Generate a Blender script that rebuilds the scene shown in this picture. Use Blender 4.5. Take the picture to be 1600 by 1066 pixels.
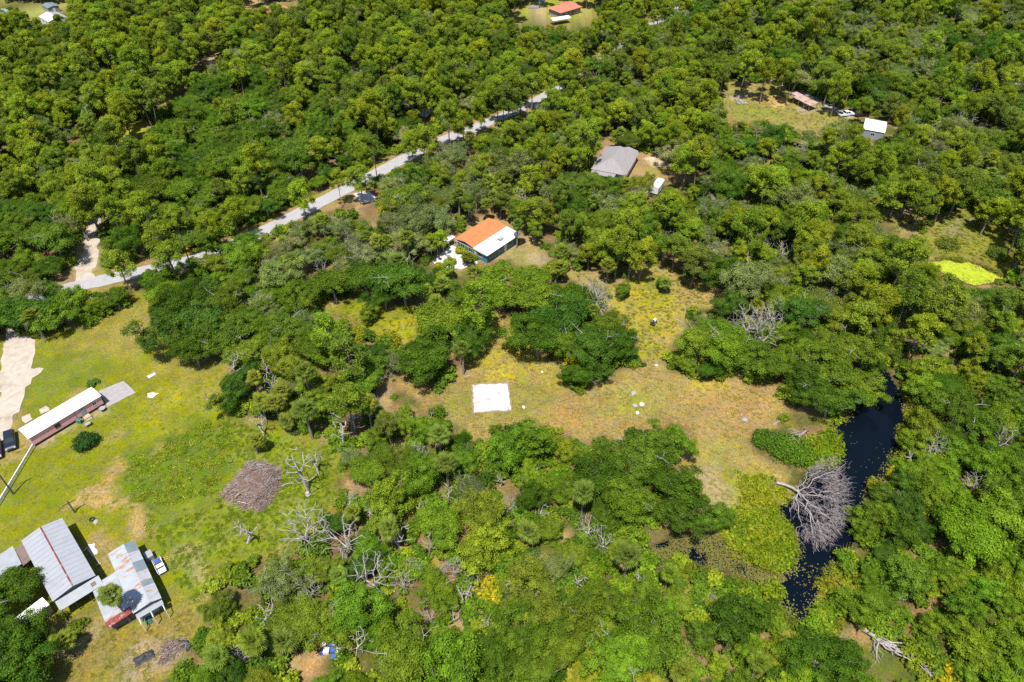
import bpy, math, random
import numpy as np
from mathutils import Vector

for _o in list(bpy.data.objects):
    bpy.data.objects.remove(_o, do_unlink=True)
SC = bpy.context.scene
COL = SC.collection
R = math.radians
rng = np.random.default_rng(11)
random.seed(11)

# ------------------------------------------------------------------ camera, sky, sun, exposure
CAM_H, FPX, PITCH, PCX, PCY = 108.0, 1150.0, R(41.7), 800.0, 533.0
cam_d = bpy.data.cameras.new('camera')
cam_d.sensor_width = 36.0
cam_d.lens = 36.0 * FPX / 1600.0
cam_d.clip_start = 1.0
cam_d.clip_end = 12000.0
cam = bpy.data.objects.new('camera', cam_d)
COL.objects.link(cam)
cam.location = (0, 0, CAM_H)
cam.rotation_euler = (R(90) - PITCH, 0, 0)
SC.camera = cam

SUN_EL, SHADOW_AZ = R(68), R(14)          # shadows fall away from the drone, a little to its right
world = bpy.data.worlds.new('World')
SC.world = world
world.use_nodes = True
wn, wl = world.node_tree.nodes, world.node_tree.links
wn.clear()
sky = wn.new('ShaderNodeTexSky')
sky.sky_type = 'NISHITA'
sky.sun_disc = False
sky.sun_elevation = SUN_EL
sky.sun_rotation = R(180) + SHADOW_AZ
sky.dust_density = 0.6
bg = wn.new('ShaderNodeBackground')
bg.inputs['Strength'].default_value = 0.115
wo = wn.new('ShaderNodeOutputWorld')
wl.new(sky.outputs[0], bg.inputs[0])
wl.new(bg.outputs[0], wo.inputs[0])
sun_d = bpy.data.lights.new('sun', 'SUN')
sun_d.energy = 5.0
sun_d.angle = R(0.5)
sun_d.color = (1.0, 0.955, 0.88)
sun = bpy.data.objects.new('sun', sun_d)
COL.objects.link(sun)
_d = Vector((math.sin(SHADOW_AZ) * math.cos(SUN_EL), math.cos(SHADOW_AZ) * math.cos(SUN_EL), -math.sin(SUN_EL)))
sun.rotation_euler = _d.to_track_quat('-Z', 'Y').to_euler()
sun.location = (0, 0, 200)
SC.view_settings.view_transform = 'Standard'
SC.view_settings.look = 'None'
SC.view_settings.gamma = 1.0
SC.view_settings.exposure = 0.80
SC.view_settings.use_curve_mapping = False
SC.cycles.use_denoising = False
SC.cycles.max_bounces = 6
SC.cycles.diffuse_bounces = 3
SC.cycles.transmission_bounces = 3
SC.cycles.glossy_bounces = 2

# ------------------------------------------------------------------ image <-> ground
CT, ST = math.cos(PITCH), math.sin(PITCH)

def at(px, py, z=0.0):
    u, v = (px - PCX) / FPX, (py - PCY) / FPX
    t = (z - CAM_H) / (-ST - v * CT)
    return (u * t, (CT - v * ST) * t, z)

def proj(x, y, z=0.0):
    x, y = np.asarray(x, float), np.asarray(y, float)
    dz = np.asarray(z, float) - CAM_H
    dep = y * CT - dz * ST
    return PCX + FPX * x / dep, PCY - FPX * (y * ST + dz * CT) / dep

def wpoly(pts, z=0.0):
    return np.array([at(px, py, z)[:2] for px, py in pts])

def sdf(poly, x, y):
    """signed distance, negative inside"""
    poly = np.asarray(poly, float)
    d2 = np.full(x.shape, 1e18)
    ins = np.zeros(x.shape, bool)
    n = len(poly)
    for i in range(n):
        ax, ay = poly[i]
        bx, by = poly[(i + 1) % n]
        ex, ey = bx - ax, by - ay
        t = np.clip(((x - ax) * ex + (y - ay) * ey) / (ex * ex + ey * ey + 1e-9), 0, 1)
        d2 = np.minimum(d2, (x - ax - t * ex) ** 2 + (y - ay - t * ey) ** 2)
        c = ((ay > y) != (by > y))
        with np.errstate(divide='ignore', invalid='ignore'):
            xi = ax + (y - ay) / (ey if abs(ey) > 1e-12 else 1e-12) * ex
        ins ^= c & (x < xi)
    d = np.sqrt(d2)
    return np.where(ins, -d, d)

def line_dist(pts, x, y):
    d2 = np.full(x.shape, 1e18)
    for i in range(len(pts) - 1):
        ax, ay = pts[i][:2]
        bx, by = pts[i + 1][:2]
        ex, ey = bx - ax, by - ay
        t = np.clip(((x - ax) * ex + (y - ay) * ey) / (ex * ex + ey * ey + 1e-9), 0, 1)
        d2 = np.minimum(d2, (x - ax - t * ex) ** 2 + (y - ay - t * ey) ** 2)
    return np.sqrt(d2)

_lat = np.random.default_rng(5).random((256, 256))

def vnoise(x, y, s, seed=0):
    x = np.asarray(x, float) / s + seed * 17.3
    y = np.asarray(y, float) / s + seed * 9.7
    xi, yi = np.floor(x).astype(int), np.floor(y).astype(int)
    fx, fy = x - xi, y - yi
    fx, fy = fx * fx * (3 - 2 * fx), fy * fy * (3 - 2 * fy)
    a = _lat[xi % 256, yi % 256]; b = _lat[(xi + 1) % 256, yi % 256]
    c = _lat[xi % 256, (yi + 1) % 256]; d = _lat[(xi + 1) % 256, (yi + 1) % 256]
    return (a * (1 - fx) + b * fx) * (1 - fy) + (c * (1 - fx) + d * fx) * fy

def fbm(x, y, s, seed=0, o=3):
    v, a, t = 0, 1, 0
    for i in range(o):
        v = v + a * vnoise(x, y, s / 2 ** i, seed + i)
        t += a
        a *= 0.5
    return v / t

def sstep(a, b, v):
    t = np.clip((v - a) / (b - a), 0, 1)
    return t * t * (3 - 2 * t)

# ------------------------------------------------------------------ object helpers
def tag(o, label=None, cat=None, group=None, kind=None):
    if label: o['label'] = label
    if cat: o['category'] = cat
    if group: o['group'] = group
    if kind: o['kind'] = kind
    return o

def empty(name, loc, rz=0.0, scale=None):
    o = bpy.data.objects.new(name, None)
    COL.objects.link(o)
    o.empty_display_size = 0.3
    o.location = loc
    o.rotation_euler = (0, 0, rz)
    if scale is not None: o.scale = scale
    return o

def link(name, me, parent=None, loc=None, rz=0.0):
    o = bpy.data.objects.new(name, me)
    COL.objects.link(o)
    if parent is not None: o.parent = parent
    if loc is not None: o.location = loc
    if rz: o.rotation_euler = (0, 0, rz)
    return o

class MB:
    def __init__(s):
        s.v, s.f, s.m = [], [], []
    def add(s, vs, fs, mi=0):
        b = len(s.v)
        s.v.extend([tuple(p) for p in vs])
        s.f.extend([tuple(i + b for i in f) for f in fs])
        s.m.extend([mi] * len(fs))
        return s
    def box(s, x0, y0, z0, x1, y1, z1, mi=0):
        return s.add([(x0, y0, z0), (x1, y0, z0), (x1, y1, z0), (x0, y1, z0), (x0, y0, z1), (x1, y0, z1), (x1, y1, z1), (x0, y1, z1)],
                     [(3, 2, 1, 0), (4, 5, 6, 7), (0, 1, 5, 4), (1, 2, 6, 5), (2, 3, 7, 6), (3, 0, 4, 7)], mi)
    def prism(s, prof, x0, x1, mi=0, taper=None):
        """profile (y,z) counter-clockwise seen from +x, extruded along x"""
        n = len(prof)
        vs = [(x0, y, z) for y, z in prof] + [(x1, y, z) for y, z in prof]
        fs = [tuple(range(n - 1, -1, -1)), tuple(range(n, 2 * n))]
        fs += [(i, (i + 1) % n, n + (i + 1) % n, n + i) for i in range(n)]
        return s.add(vs, fs, mi)
    def slab(s, quad, th, mi=0):
        """thick sheet under a top polygon"""
        n = len(quad)
        vs = [tuple(p) for p in quad] + [(p[0], p[1], p[2] - th) for p in quad]
        fs = [tuple(range(n)), tuple(range(2 * n - 1, n - 1, -1))]
        fs += [(i, n + i, n + (i + 1) % n, (i + 1) % n) for i in range(n)]
        return s.add(vs, fs, mi)
    def tube(s, pts, rad, sides=5, mi=0, cap=True):
        pts = [Vector(p) for p in pts]
        b = len(s.v)
        n = len(pts)
        for i, p in enumerate(pts):
            d = (pts[min(i + 1, n - 1)] - pts[max(i - 1, 0)])
            if d.length < 1e-6: d = Vector((0, 0, 1))
            d.normalize()
            a = d.cross(Vector((0.31, 0.17, 0.93)))
            if a.length < 0.05: a = d.cross(Vector((1, 0, 0)))
            a.normalize()
            c = d.cross(a)
            r = rad[i] if hasattr(rad, '__len__') else rad
            for k in range(sides):
                t = 2 * math.pi * k / sides
                q = p + a * (r * math.cos(t)) + c * (r * math.sin(t))
                s.v.append((q.x, q.y, q.z))
        for i in range(n - 1):
            for k in range(sides):
                k2 = (k + 1) % sides
                s.f.append((b + i * sides + k, b + i * sides + k2, b + (i + 1) * sides + k2, b + (i + 1) * sides + k))
                s.m.append(mi)
        if cap:
            s.f.append(tuple(b + k for k in range(sides - 1, -1, -1))); s.m.append(mi)
            s.f.append(tuple(b + (n - 1) * sides + k for k in range(sides))); s.m.append(mi)
        return s
    def mesh(s, name, mats):
        me = bpy.data.meshes.new(name)
        me.from_pydata(s.v, [], s.f)
        mats = mats if isinstance(mats, (list, tuple)) else [mats]
        for m in mats: me.materials.append(m)
        if len(mats) > 1: me.polygons.foreach_set('material_index', s.m)
        me.update()
        return me
    def build(s, name, mats, parent=None, loc=None, rz=0.0):
        return link(name, s.mesh(name, mats), parent, loc, rz)

# ------------------------------------------------------------------ materials
def new_mat(name):
    m = bpy.data.materials.new(name)
    m.use_nodes = True
    nt = m.node_tree
    nt.nodes.clear()
    out = nt.nodes.new('ShaderNodeOutputMaterial')
    return m, nt, nt.nodes, nt.links, out

def mat(name, c, rough=0.8, metal=0.0, spec=0.3, var=0.18, scale=1.2, c2=None, c2_scale=0.6, c2_lo=0.55, c2_hi=0.65, bump=0.0, stretch=None, ridges=None):
    """painted / weathered surface: base colour, fine mottling, optional patches of a second colour with shapes of their own"""
    c = tuple(v * 0.76 for v in c)
    if c2: c2 = tuple(v * 0.76 for v in c2)
    m, nt, N, L, out = new_mat(name)
    b = N.new('ShaderNodeBsdfPrincipled')
    b.inputs['Roughness'].default_value = rough
    b.inputs['Metallic'].default_value = metal
    b.inputs['Specular IOR Level'].default_value = spec
    tc = N.new('ShaderNodeTexCoord')
    vec = tc.outputs['Object']
    if stretch:
        mp = N.new('ShaderNodeMapping'); mp.inputs['Scale'].default_value = stretch
        L.new(vec, mp.inputs[0]); vec = mp.outputs[0]
    nz = N.new('ShaderNodeTexNoise'); nz.inputs['Scale'].default_value = scale; nz.inputs['Detail'].default_value = 6; nz.inputs['Roughness'].default_value = 0.65
    L.new(vec, nz.inputs['Vector'])
    mr = N.new('ShaderNodeMapRange'); mr.inputs['From Min'].default_value = 0.3; mr.inputs['From Max'].default_value = 0.7
    mr.inputs['To Min'].default_value = 1 - var; mr.inputs['To Max'].default_value = 1 + var
    L.new(nz.outputs['Fac'], mr.inputs['Value'])
    sc = N.new('ShaderNodeVectorMath'); sc.operation = 'SCALE'
    L.new(mr.outputs[0], sc.inputs['Scale'])
    if c2:
        n2 = N.new('ShaderNodeTexNoise'); n2.inputs['Scale'].default_value = c2_scale; n2.inputs['Detail'].default_value = 7; n2.inputs['Roughness'].default_value = 0.7
        L.new(vec, n2.inputs['Vector'])
        m2 = N.new('ShaderNodeMapRange'); m2.inputs['From Min'].default_value = c2_lo; m2.inputs['From Max'].default_value = c2_hi
        L.new(n2.outputs['Fac'], m2.inputs['Value'])
        mx = N.new('ShaderNodeMix'); mx.data_type = 'RGBA'
        mx.inputs['A'].default_value = (*c, 1); mx.inputs['B'].default_value = (*c2, 1)
        L.new(m2.outputs[0], mx.inputs['Factor'])
        L.new(mx.outputs['Result'], sc.inputs[0])
    else:
        sc.inputs[0].default_value = c
    L.new(sc.outputs[0], b.inputs['Base Color'])
    if bump:
        bp = N.new('ShaderNodeBump'); bp.inputs['Strength'].default_value = bump; bp.inputs['Distance'].default_value = 0.1
        L.new(nz.outputs['Fac'], bp.inputs['Height']); L.new(bp.outputs[0], b.inputs['Normal'])
    L.new(b.outputs[0], out.inputs[0])
    return m

def leaf_mat(name, transl=0.3, rough=0.5, spec=0.25):
    m, nt, N, L, out = new_mat(name)
    ti = N.new('ShaderNodeAttribute'); ti.attribute_type = 'INSTANCER'; ti.attribute_name = 'tint'
    sh = N.new('ShaderNodeAttribute'); sh.attribute_type = 'GEOMETRY'; sh.attribute_name = 'shade'
    sc = N.new('ShaderNodeVectorMath'); sc.operation = 'SCALE'
    L.new(ti.outputs['Vector'], sc.inputs[0]); L.new(sh.outputs['Fac'], sc.inputs['Scale'])
    hs = N.new('ShaderNodeHueSaturation'); hs.inputs['Saturation'].default_value = 1.0
    mr = N.new('ShaderNodeMapRange'); mr.inputs['From Min'].default_value = 0.5; mr.inputs['From Max'].default_value = 1.5
    mr.inputs['To Min'].default_value = 0.512; mr.inputs['To Max'].default_value = 0.49
    L.new(sh.outputs['Fac'], mr.inputs['Value']); L.new(mr.outputs[0], hs.inputs['Hue'])
    L.new(sc.outputs[0], hs.inputs['Color'])
    b = N.new('ShaderNodeBsdfPrincipled'); b.inputs['Roughness'].default_value = rough; b.inputs['Specular IOR Level'].default_value = spec
    L.new(hs.outputs[0], b.inputs['Base Color'])
    t = N.new('ShaderNodeBsdfTranslucent')
    s2 = N.new('ShaderNodeVectorMath'); s2.operation = 'MULTIPLY'; s2.inputs[1].default_value = (1.15, 1.2, 0.7)
    L.new(hs.outputs[0], s2.inputs[0]); L.new(s2.outputs[0], t.inputs['Color'])
    mx = N.new('ShaderNodeMixShader'); mx.inputs[0].default_value = transl
    L.new(b.outputs[0], mx.inputs[1]); L.new(t.outputs[0], mx.inputs[2])
    L.new(mx.outputs[0], out.inputs[0])
    return m

M = {}
M['leaf'] = leaf_mat('leaf', 0.30, 0.55, 0.07)
M['needle'] = leaf_mat('needle', 0.36, 0.6, 0.05)
M['palm_leaf'] = leaf_mat('palm_leaf', 0.25, 0.55, 0.06)
M['grass_blade'] = leaf_mat('grass_blade', 0.3, 0.7, 0.04)
M['oak_bark'] = mat('oak_bark', (0.29, 0.265, 0.24), 0.9, var=0.35, scale=2.0)
M['pine_bark'] = mat('pine_bark', (0.20, 0.15, 0.12), 0.9, var=0.35, scale=3.0)
M['palm_bark'] = mat('palm_bark', (0.24, 0.21, 0.18), 0.9, var=0.35, scale=3.0)
M['dead_wood'] = mat('dead_wood', (0.37, 0.33, 0.315), 0.85, var=0.28, scale=1.5)
M['dead_twig'] = mat('dead_twig', (0.29, 0.245, 0.24), 0.85, var=0.3, scale=1.5)
M['brown_wood'] = mat('brown_wood', (0.26, 0.16, 0.10), 0.9, var=0.4, scale=2.0)
M['asphalt'] = mat('asphalt', (0.36, 0.345, 0.345), 0.9, var=0.14, scale=0.5, c2=(0.29, 0.265, 0.25), c2_scale=0.25)
M['sand'] = mat('sand', (0.44, 0.38, 0.31), 0.95, var=0.18, scale=0.8, c2=(0.34, 0.27, 0.19), c2_scale=0.22, c2_lo=0.5, c2_hi=0.68)
M['white_sand'] = mat('white_sand', (0.50, 0.485, 0.46), 0.95, var=0.10, scale=2.0, c2=(0.33, 0.29, 0.24), c2_scale=0.5, c2_lo=0.56, c2_hi=0.72, bump=0.2)
M['soil'] = mat('soil', (0.28, 0.19, 0.12), 0.95, var=0.25, scale=2.0)
M['concrete'] = mat('concrete', (0.33, 0.30, 0.30), 0.9, var=0.15, scale=1.2, c2=(0.26, 0.215, 0.18), c2_scale=0.9, c2_lo=0.58, c2_hi=0.72)
M['pale_concrete'] = mat('pale_concrete', (0.55, 0.52, 0.49), 0.9, var=0.12, scale=1.0, c2=(0.36, 0.29, 0.20), c2_scale=0.7, c2_lo=0.58, c2_hi=0.7)
M['white_roof'] = mat('white_roof', (0.80, 0.80, 0.79), 0.6, var=0.05, scale=0.9, c2=(0.62, 0.60, 0.57), c2_scale=0.9, c2_lo=0.6, c2_hi=0.8)
M['grey_metal_roof'] = mat('grey_metal_roof', (0.325, 0.335, 0.365), 0.6, 0.0, var=0.06, scale=0.5, c2=(0.285, 0.295, 0.325), c2_scale=0.4)
M['light_metal'] = mat('light_metal', (0.30, 0.32, 0.34), 0.55, 0.0, var=0.1, scale=0.8)
M['rusty_roof'] = mat('rusty_roof', (0.35, 0.375, 0.40), 0.6, 0.0, var=0.14, scale=1.2, c2=(0.36, 0.15, 0.06), c2_scale=0.75, c2_lo=0.51, c2_hi=0.62, stretch=(1.6, 0.5, 1))
M['rust_red'] = mat('rust_red', (0.22, 0.05, 0.04), 0.8, var=0.35, scale=3.0, c2=(0.42, 0.40, 0.42), c2_scale=1.6, c2_lo=0.56, c2_hi=0.66)
M['pink_siding'] = mat('pink_siding', (0.84, 0.42, 0.41), 0.7, var=0.1, scale=1.0)
M['white_paint'] = mat('white_paint', (0.76, 0.76, 0.74), 0.55, var=0.06, scale=1.5)
M['dark_trim'] = mat('dark_trim', (0.05, 0.05, 0.055), 0.7, var=0.2, scale=2.0)
M['brown_wall'] = mat('brown_wall', (0.17, 0.12, 0.10), 0.85, var=0.2, scale=2.0)
M['teal_wall'] = mat('teal_wall', (0.08, 0.22, 0.30), 0.7, var=0.12, scale=1.5)
M['dark_metal_wall'] = mat('dark_metal_wall', (0.16, 0.21, 0.23), 0.6, var=0.15, scale=1.0)
M['orange_roof'] = mat('orange_roof', (0.56, 0.19, 0.065), 0.75, var=0.14, scale=0.8, c2=(0.42, 0.15, 0.07), c2_scale=0.5, stretch=(1, 3, 1))
M['grey_shingle'] = mat('grey_shingle', (0.29, 0.265, 0.265), 0.85, var=0.12, scale=1.5, c2=(0.24, 0.215, 0.21), c2_scale=0.5, stretch=(0.6, 3, 1))
M['red_roof'] = mat('red_roof', (0.48, 0.17, 0.11), 0.8, var=0.15, scale=1.5)
M['glass'] = mat('glass', (0.02, 0.025, 0.03), 0.08, spec=0.6, var=0.05)
M['chrome'] = mat('chrome', (0.5, 0.5, 0.5), 0.25, metal=1.0, var=0.05)
M['lamp_glass'] = mat('lamp_glass', (0.6, 0.6, 0.6), 0.15, var=0.02)
M['tail_red'] = mat('tail_red', (0.35, 0.02, 0.02), 0.2, var=0.02)
M['tyre'] = mat('tyre', (0.02, 0.02, 0.02), 0.8, var=0.1)
M['car_navy'] = mat('car_navy', (0.012, 0.02, 0.035), 0.16, spec=0.6, var=0.03)
M['car_white'] = mat('car_white', (0.78, 0.78, 0.78), 0.25, spec=0.5, var=0.03)
M['car_plum'] = mat('car_plum', (0.035, 0.02, 0.04), 0.2, spec=0.5, var=0.03)
M['tarp_blue'] = mat('tarp_blue', (0.05, 0.12, 0.38), 0.5, var=0.15, scale=2)
M['tarp_black'] = mat('tarp_black', (0.035, 0.035, 0.04), 0.6, var=0.3, scale=2)
M['green_junk'] = mat('green_junk', (0.07, 0.2, 0.15), 0.6, var=0.2, scale=2)
M['yellow_paint'] = mat('yellow_paint', (0.55, 0.36, 0.08), 0.7, var=0.2, scale=2)
M['timber'] = mat('timber', (0.42, 0.33, 0.24), 0.85, var=0.25, scale=2)
M['pole_wood'] = mat('pole_wood', (0.10, 0.085, 0.075), 0.9, var=0.25, scale=2)
M['burnt_roof'] = mat('burnt_roof', (0.42, 0.29, 0.25), 0.8, var=0.2, scale=1.0, c2=(0.12, 0.07, 0.06), c2_scale=0.7, c2_lo=0.55, c2_hi=0.62)
M['pool_blue'] = mat('pool_blue', (0.10, 0.35, 0.48), 0.2, var=0.1)

def water_mat(name, c, rough, bump, scale):
    m, nt, N, L, out = new_mat(name)
    b = N.new('ShaderNodeBsdfPrincipled')
    b.inputs['Base Color'].default_value = (*c, 1); b.inputs['Roughness'].default_value = rough
    b.inputs['IOR'].default_value = 1.33; b.inputs['Specular IOR Level'].default_value = 0.22
    tc = N.new('ShaderNodeTexCoord')
    nz = N.new('ShaderNodeTexNoise'); nz.inputs['Scale'].default_value = scale; nz.inputs['Detail'].default_value = 3
    L.new(tc.outputs['Object'], nz.inputs['Vector'])
    bp = N.new('ShaderNodeBump'); bp.inputs['Strength'].default_value = bump; bp.inputs['Distance'].default_value = 0.05
    L.new(nz.outputs['Fac'], bp.inputs['Height']); L.new(bp.outputs[0], b.inputs['Normal'])
    L.new(b.outputs[0], out.inputs[0])
    return m
M['pond_water'] = water_mat('pond_water', (0.002, 0.004, 0.008), 0.05, 0.12, 1.2)

# ------------------------------------------------------------------ picture-plane outlines of the place (photograph pixels, turned into ground metres)
YARD = [(-60, 540), (0, 528), (55, 530), (100, 514), (150, 505), (190, 482), (210, 460), (232, 458), (240, 500), (262, 555), (295, 566), (340, 556), (352, 590), (358, 640), (385, 662), (425, 662), (490, 680), (525, 692), (530, 730), (522, 780), (505, 800), (470, 850), (440, 870), (400, 865), (350, 890), (325, 920), (318, 965), (305, 1000), (265, 1025), (240, 1110), (50, 1110), (58, 1040), (62, 1015), (110, 1005), (135, 990), (128, 965), (75, 975), (60, 960), (20, 985), (-60, 985)]
SLAWN = [(496, 472), (545, 458), (592, 446), (594, 470), (608, 480), (645, 474), (656, 500), (645, 536), (600, 528), (560, 512), (530, 500)]
CLEAR = [(615, 600), (640, 590), (660, 600), (690, 612), (715, 590), (745, 560), (755, 540), (752, 500), (770, 490), (798, 505), (800, 540), (830, 555), (868, 562), (875, 590), (905, 615), (925, 602), (950, 587), (990, 580), (1002, 562), (1012, 548), (1042, 565), (1060, 588), (1110, 594), (1150, 592), (1185, 602), (1205, 590), (1228, 640), (1205, 665), (1178, 670), (1180, 695), (1205, 720), (1230, 740), (1250, 780), (1240, 800), (1190, 800), (1150, 800), (1110, 792), (1098, 765), (1080, 745), (1072, 715), (1080, 690), (1065, 668), (1040, 662), (1000, 675), (950, 682), (930, 690), (900, 682), (870, 662), (850, 667), (790, 667), (770, 690), (750, 685), (700, 650), (640, 615)]
UPPER = [(890, 422), (920, 425), (935, 430), (960, 432), (985, 436), (1000, 412), (1015, 410), (1050, 415), (1060, 437), (1100, 440), (1112, 455), (1110, 478), (1080, 482), (1060, 497), (1065, 520), (1042, 545), (1035, 575), (1000, 562), (985, 535), (960, 510), (958, 470), (960, 450), (935, 442), (900, 440)]
HOUSEYARD = [(668, 412), (705, 380), (712, 372), (750, 338), (770, 336), (824, 358), (850, 386), (856, 410), (850, 428), (815, 418), (790, 405), (745, 412), (715, 422), (690, 418)]
POND = [(1390, 578), (1405, 600), (1414, 632), (1415, 652), (1405, 680), (1403, 700), (1398, 714), (1388, 745), (1366, 752), (1356, 780), (1350, 800), (1350, 830), (1335, 858), (1312, 866), (1290, 900), (1276, 930), (1262, 962), (1257, 982), (1240, 962), (1215, 935), (1196, 906), (1202, 893), (1235, 890), (1247, 868), (1242, 832), (1226, 812), (1212, 792), (1235, 772), (1252, 748), (1268, 730), (1306, 722), (1311, 690), (1300, 660), (1322, 648), (1346, 610), (1366, 590), (1380, 574)]
INLET = [(1006, 858), (1020, 846), (1050, 838), (1110, 833), (1150, 860), (1200, 884), (1220, 898), (1196, 912), (1150, 897), (1110, 882), (1062, 868), (1045, 882), (1018, 886)]
TOPYARD = [(1126, 142), (1146, 126), (1200, 130), (1232, 138), (1275, 150), (1300, 165), (1332, 172), (1338, 186), (1300, 200), (1250, 204), (1200, 188), (1150, 194), (1132, 182)]
ALGAE = [(1456, 410), (1470, 402), (1487, 401), (1530, 415), (1568, 432), (1550, 441), (1524, 446), (1506, 438), (1488, 428), (1470, 424)]
MEADOW = [(1385, 325), (1410, 318), (1440, 330), (1462, 340), (1432, 352), (1400, 372), (1388, 350)]
FEN = [(1470, 330), (1520, 325), (1580, 360), (1600, 395), (1575, 430), (1540, 412), (1480, 396), (1450, 405), (1440, 382)]
TRACK = [(116, 420), (116, 385), (132, 356), (140, 332), (152, 320), (160, 335), (156, 370), (160, 400), (148, 434), (138, 446), (122, 440)]
GLADE = [(186, 216), (212, 188), (232, 193), (226, 206), (195, 224)]
GLADE2 = [(250, 160), (285, 122), (292, 130), (268, 168)]
GLADE3 = [(298, 106), (330, 72), (345, 74), (318, 112)]
H2YARD = [(926, 248), (945, 218), (970, 216), (998, 236), (1035, 238), (1065, 265), (1090, 264), (1085, 282), (1050, 284), (1010, 278), (985, 277), (940, 264)]
TLYARD = [(-40, 0), (-40, -20), (106, -20), (106, 30), (62, 36), (30, 14), (0, 10)]
H3YARD = [(790, 30), (818, -20), (935, -20), (930, 32), (900, 42), (850, 38), (815, 36)]
TOPBARE = [(366, -20), (470, -20), (468, 6), (420, 18), (380, 12)]
WHITEBLD = [(1350, 178), (1390, 184), (1388, 208), (1372, 224), (1352, 222)]
CAMPER = [(1016, 284), (1030, 282), (1036, 296), (1022, 302)]
DRIVE = [(542, 302), (588, 286), (606, 318), (566, 330)]
WHITES = [(654, 164), (676, 166), (676, 188), (656, 186)]
ROAD_PX = [(-90, 500), (20, 474), (110, 450), (220, 425), (310, 404), (350, 389), (430, 352), (550, 291), (670, 229), (740, 201), (780, 184), (850, 151), (935, 99), (990, 60), (1050, 15), (1062, -20), (1080, -60)]
ROAD = [at(px, py) for px, py in ROAD_PX]
ROADOPEN = [(108, 441), (190, 424), (222, 416), (223, 432), (190, 440), (112, 459)]
ROADOPEN2 = [(400, 362), (430, 349), (550, 288), (660, 231), (662, 237), (550, 296), (430, 357), (402, 369)]
ROADOPEN3 = [(690, 212), (740, 191), (836, 149), (842, 163), (745, 206), (696, 220)]
UPROOTED = [(1335, 975), (1380, 982), (1470, 1006), (1484, 1050), (1440, 1068), (1380, 1042), (1350, 1012)]
MARSHOPEN = [(1150, 745), (1200, 735), (1250, 740), (1250, 890), (1195, 905), (1130, 868), (1112, 832), (1150, 805)]
MOUNDOPEN = [(1285, 655), (1325, 642), (1315, 725), (1265, 740), (1190, 715), (1172, 690), (1175, 668), (1230, 655)]
GLADE4 = [(900, 1005), (940, 1015), (962, 1040), (1035, 1062), (1030, 1090), (885, 1090)]
SANDGAP = [(438, 1022), (505, 1014), (500, 1050), (470, 1068), (442, 1062)]
OPEN = [UPROOTED, MARSHOPEN, MOUNDOPEN, GLADE4, SANDGAP, YARD, SLAWN, CLEAR, UPPER, HOUSEYARD, POND, INLET, TOPYARD, ALGAE, MEADOW, FEN, TRACK, GLADE, GLADE2, GLADE3, H2YARD, TLYARD, H3YARD, TOPBARE, WHITEBLD, CAMPER, DRIVE, WHITES, ROADOPEN, ROADOPEN2, ROADOPEN3]
POND_W, INLET_W, ALGAE_W = wpoly(POND), wpoly(INLET), wpoly(ALGAE)

# ------------------------------------------------------------------ ground
def axis(lo, hi, step, far):
    a = np.arange(lo, hi + step * 0.5, step)
    out, s, v = [], step, hi
    while v < far:
        s *= 1.35; v += s; out.append(v)
    inn, s, v = [], step, lo
    while v > -far:
        s *= 1.35; v -= s; inn.append(v)
    return np.concatenate([np.array(inn[::-1]), a, np.array(out)])

def wsdf(pts, x, y):
    return sdf(wpoly(pts), x, y)

LITTER = (0.20, 0.125, 0.062); MOSS = (0.095, 0.10, 0.022)
LAWN = (0.190, 0.186, 0.012); GREEN = (0.105, 0.155, 0.010); LUSH = (0.175, 0.205, 0.018); TAN = (0.29, 0.20, 0.075)
ORANGE = (0.33, 0.19, 0.065); YELLOW = (0.36, 0.285, 0.02); PALE = (0.45, 0.38, 0.26); SANDC = (0.60, 0.51, 0.40)
OLIVE = (0.20, 0.185, 0.03); MARSH = (0.18, 0.20, 0.02); MUD = (0.10, 0.075, 0.03)
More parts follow.
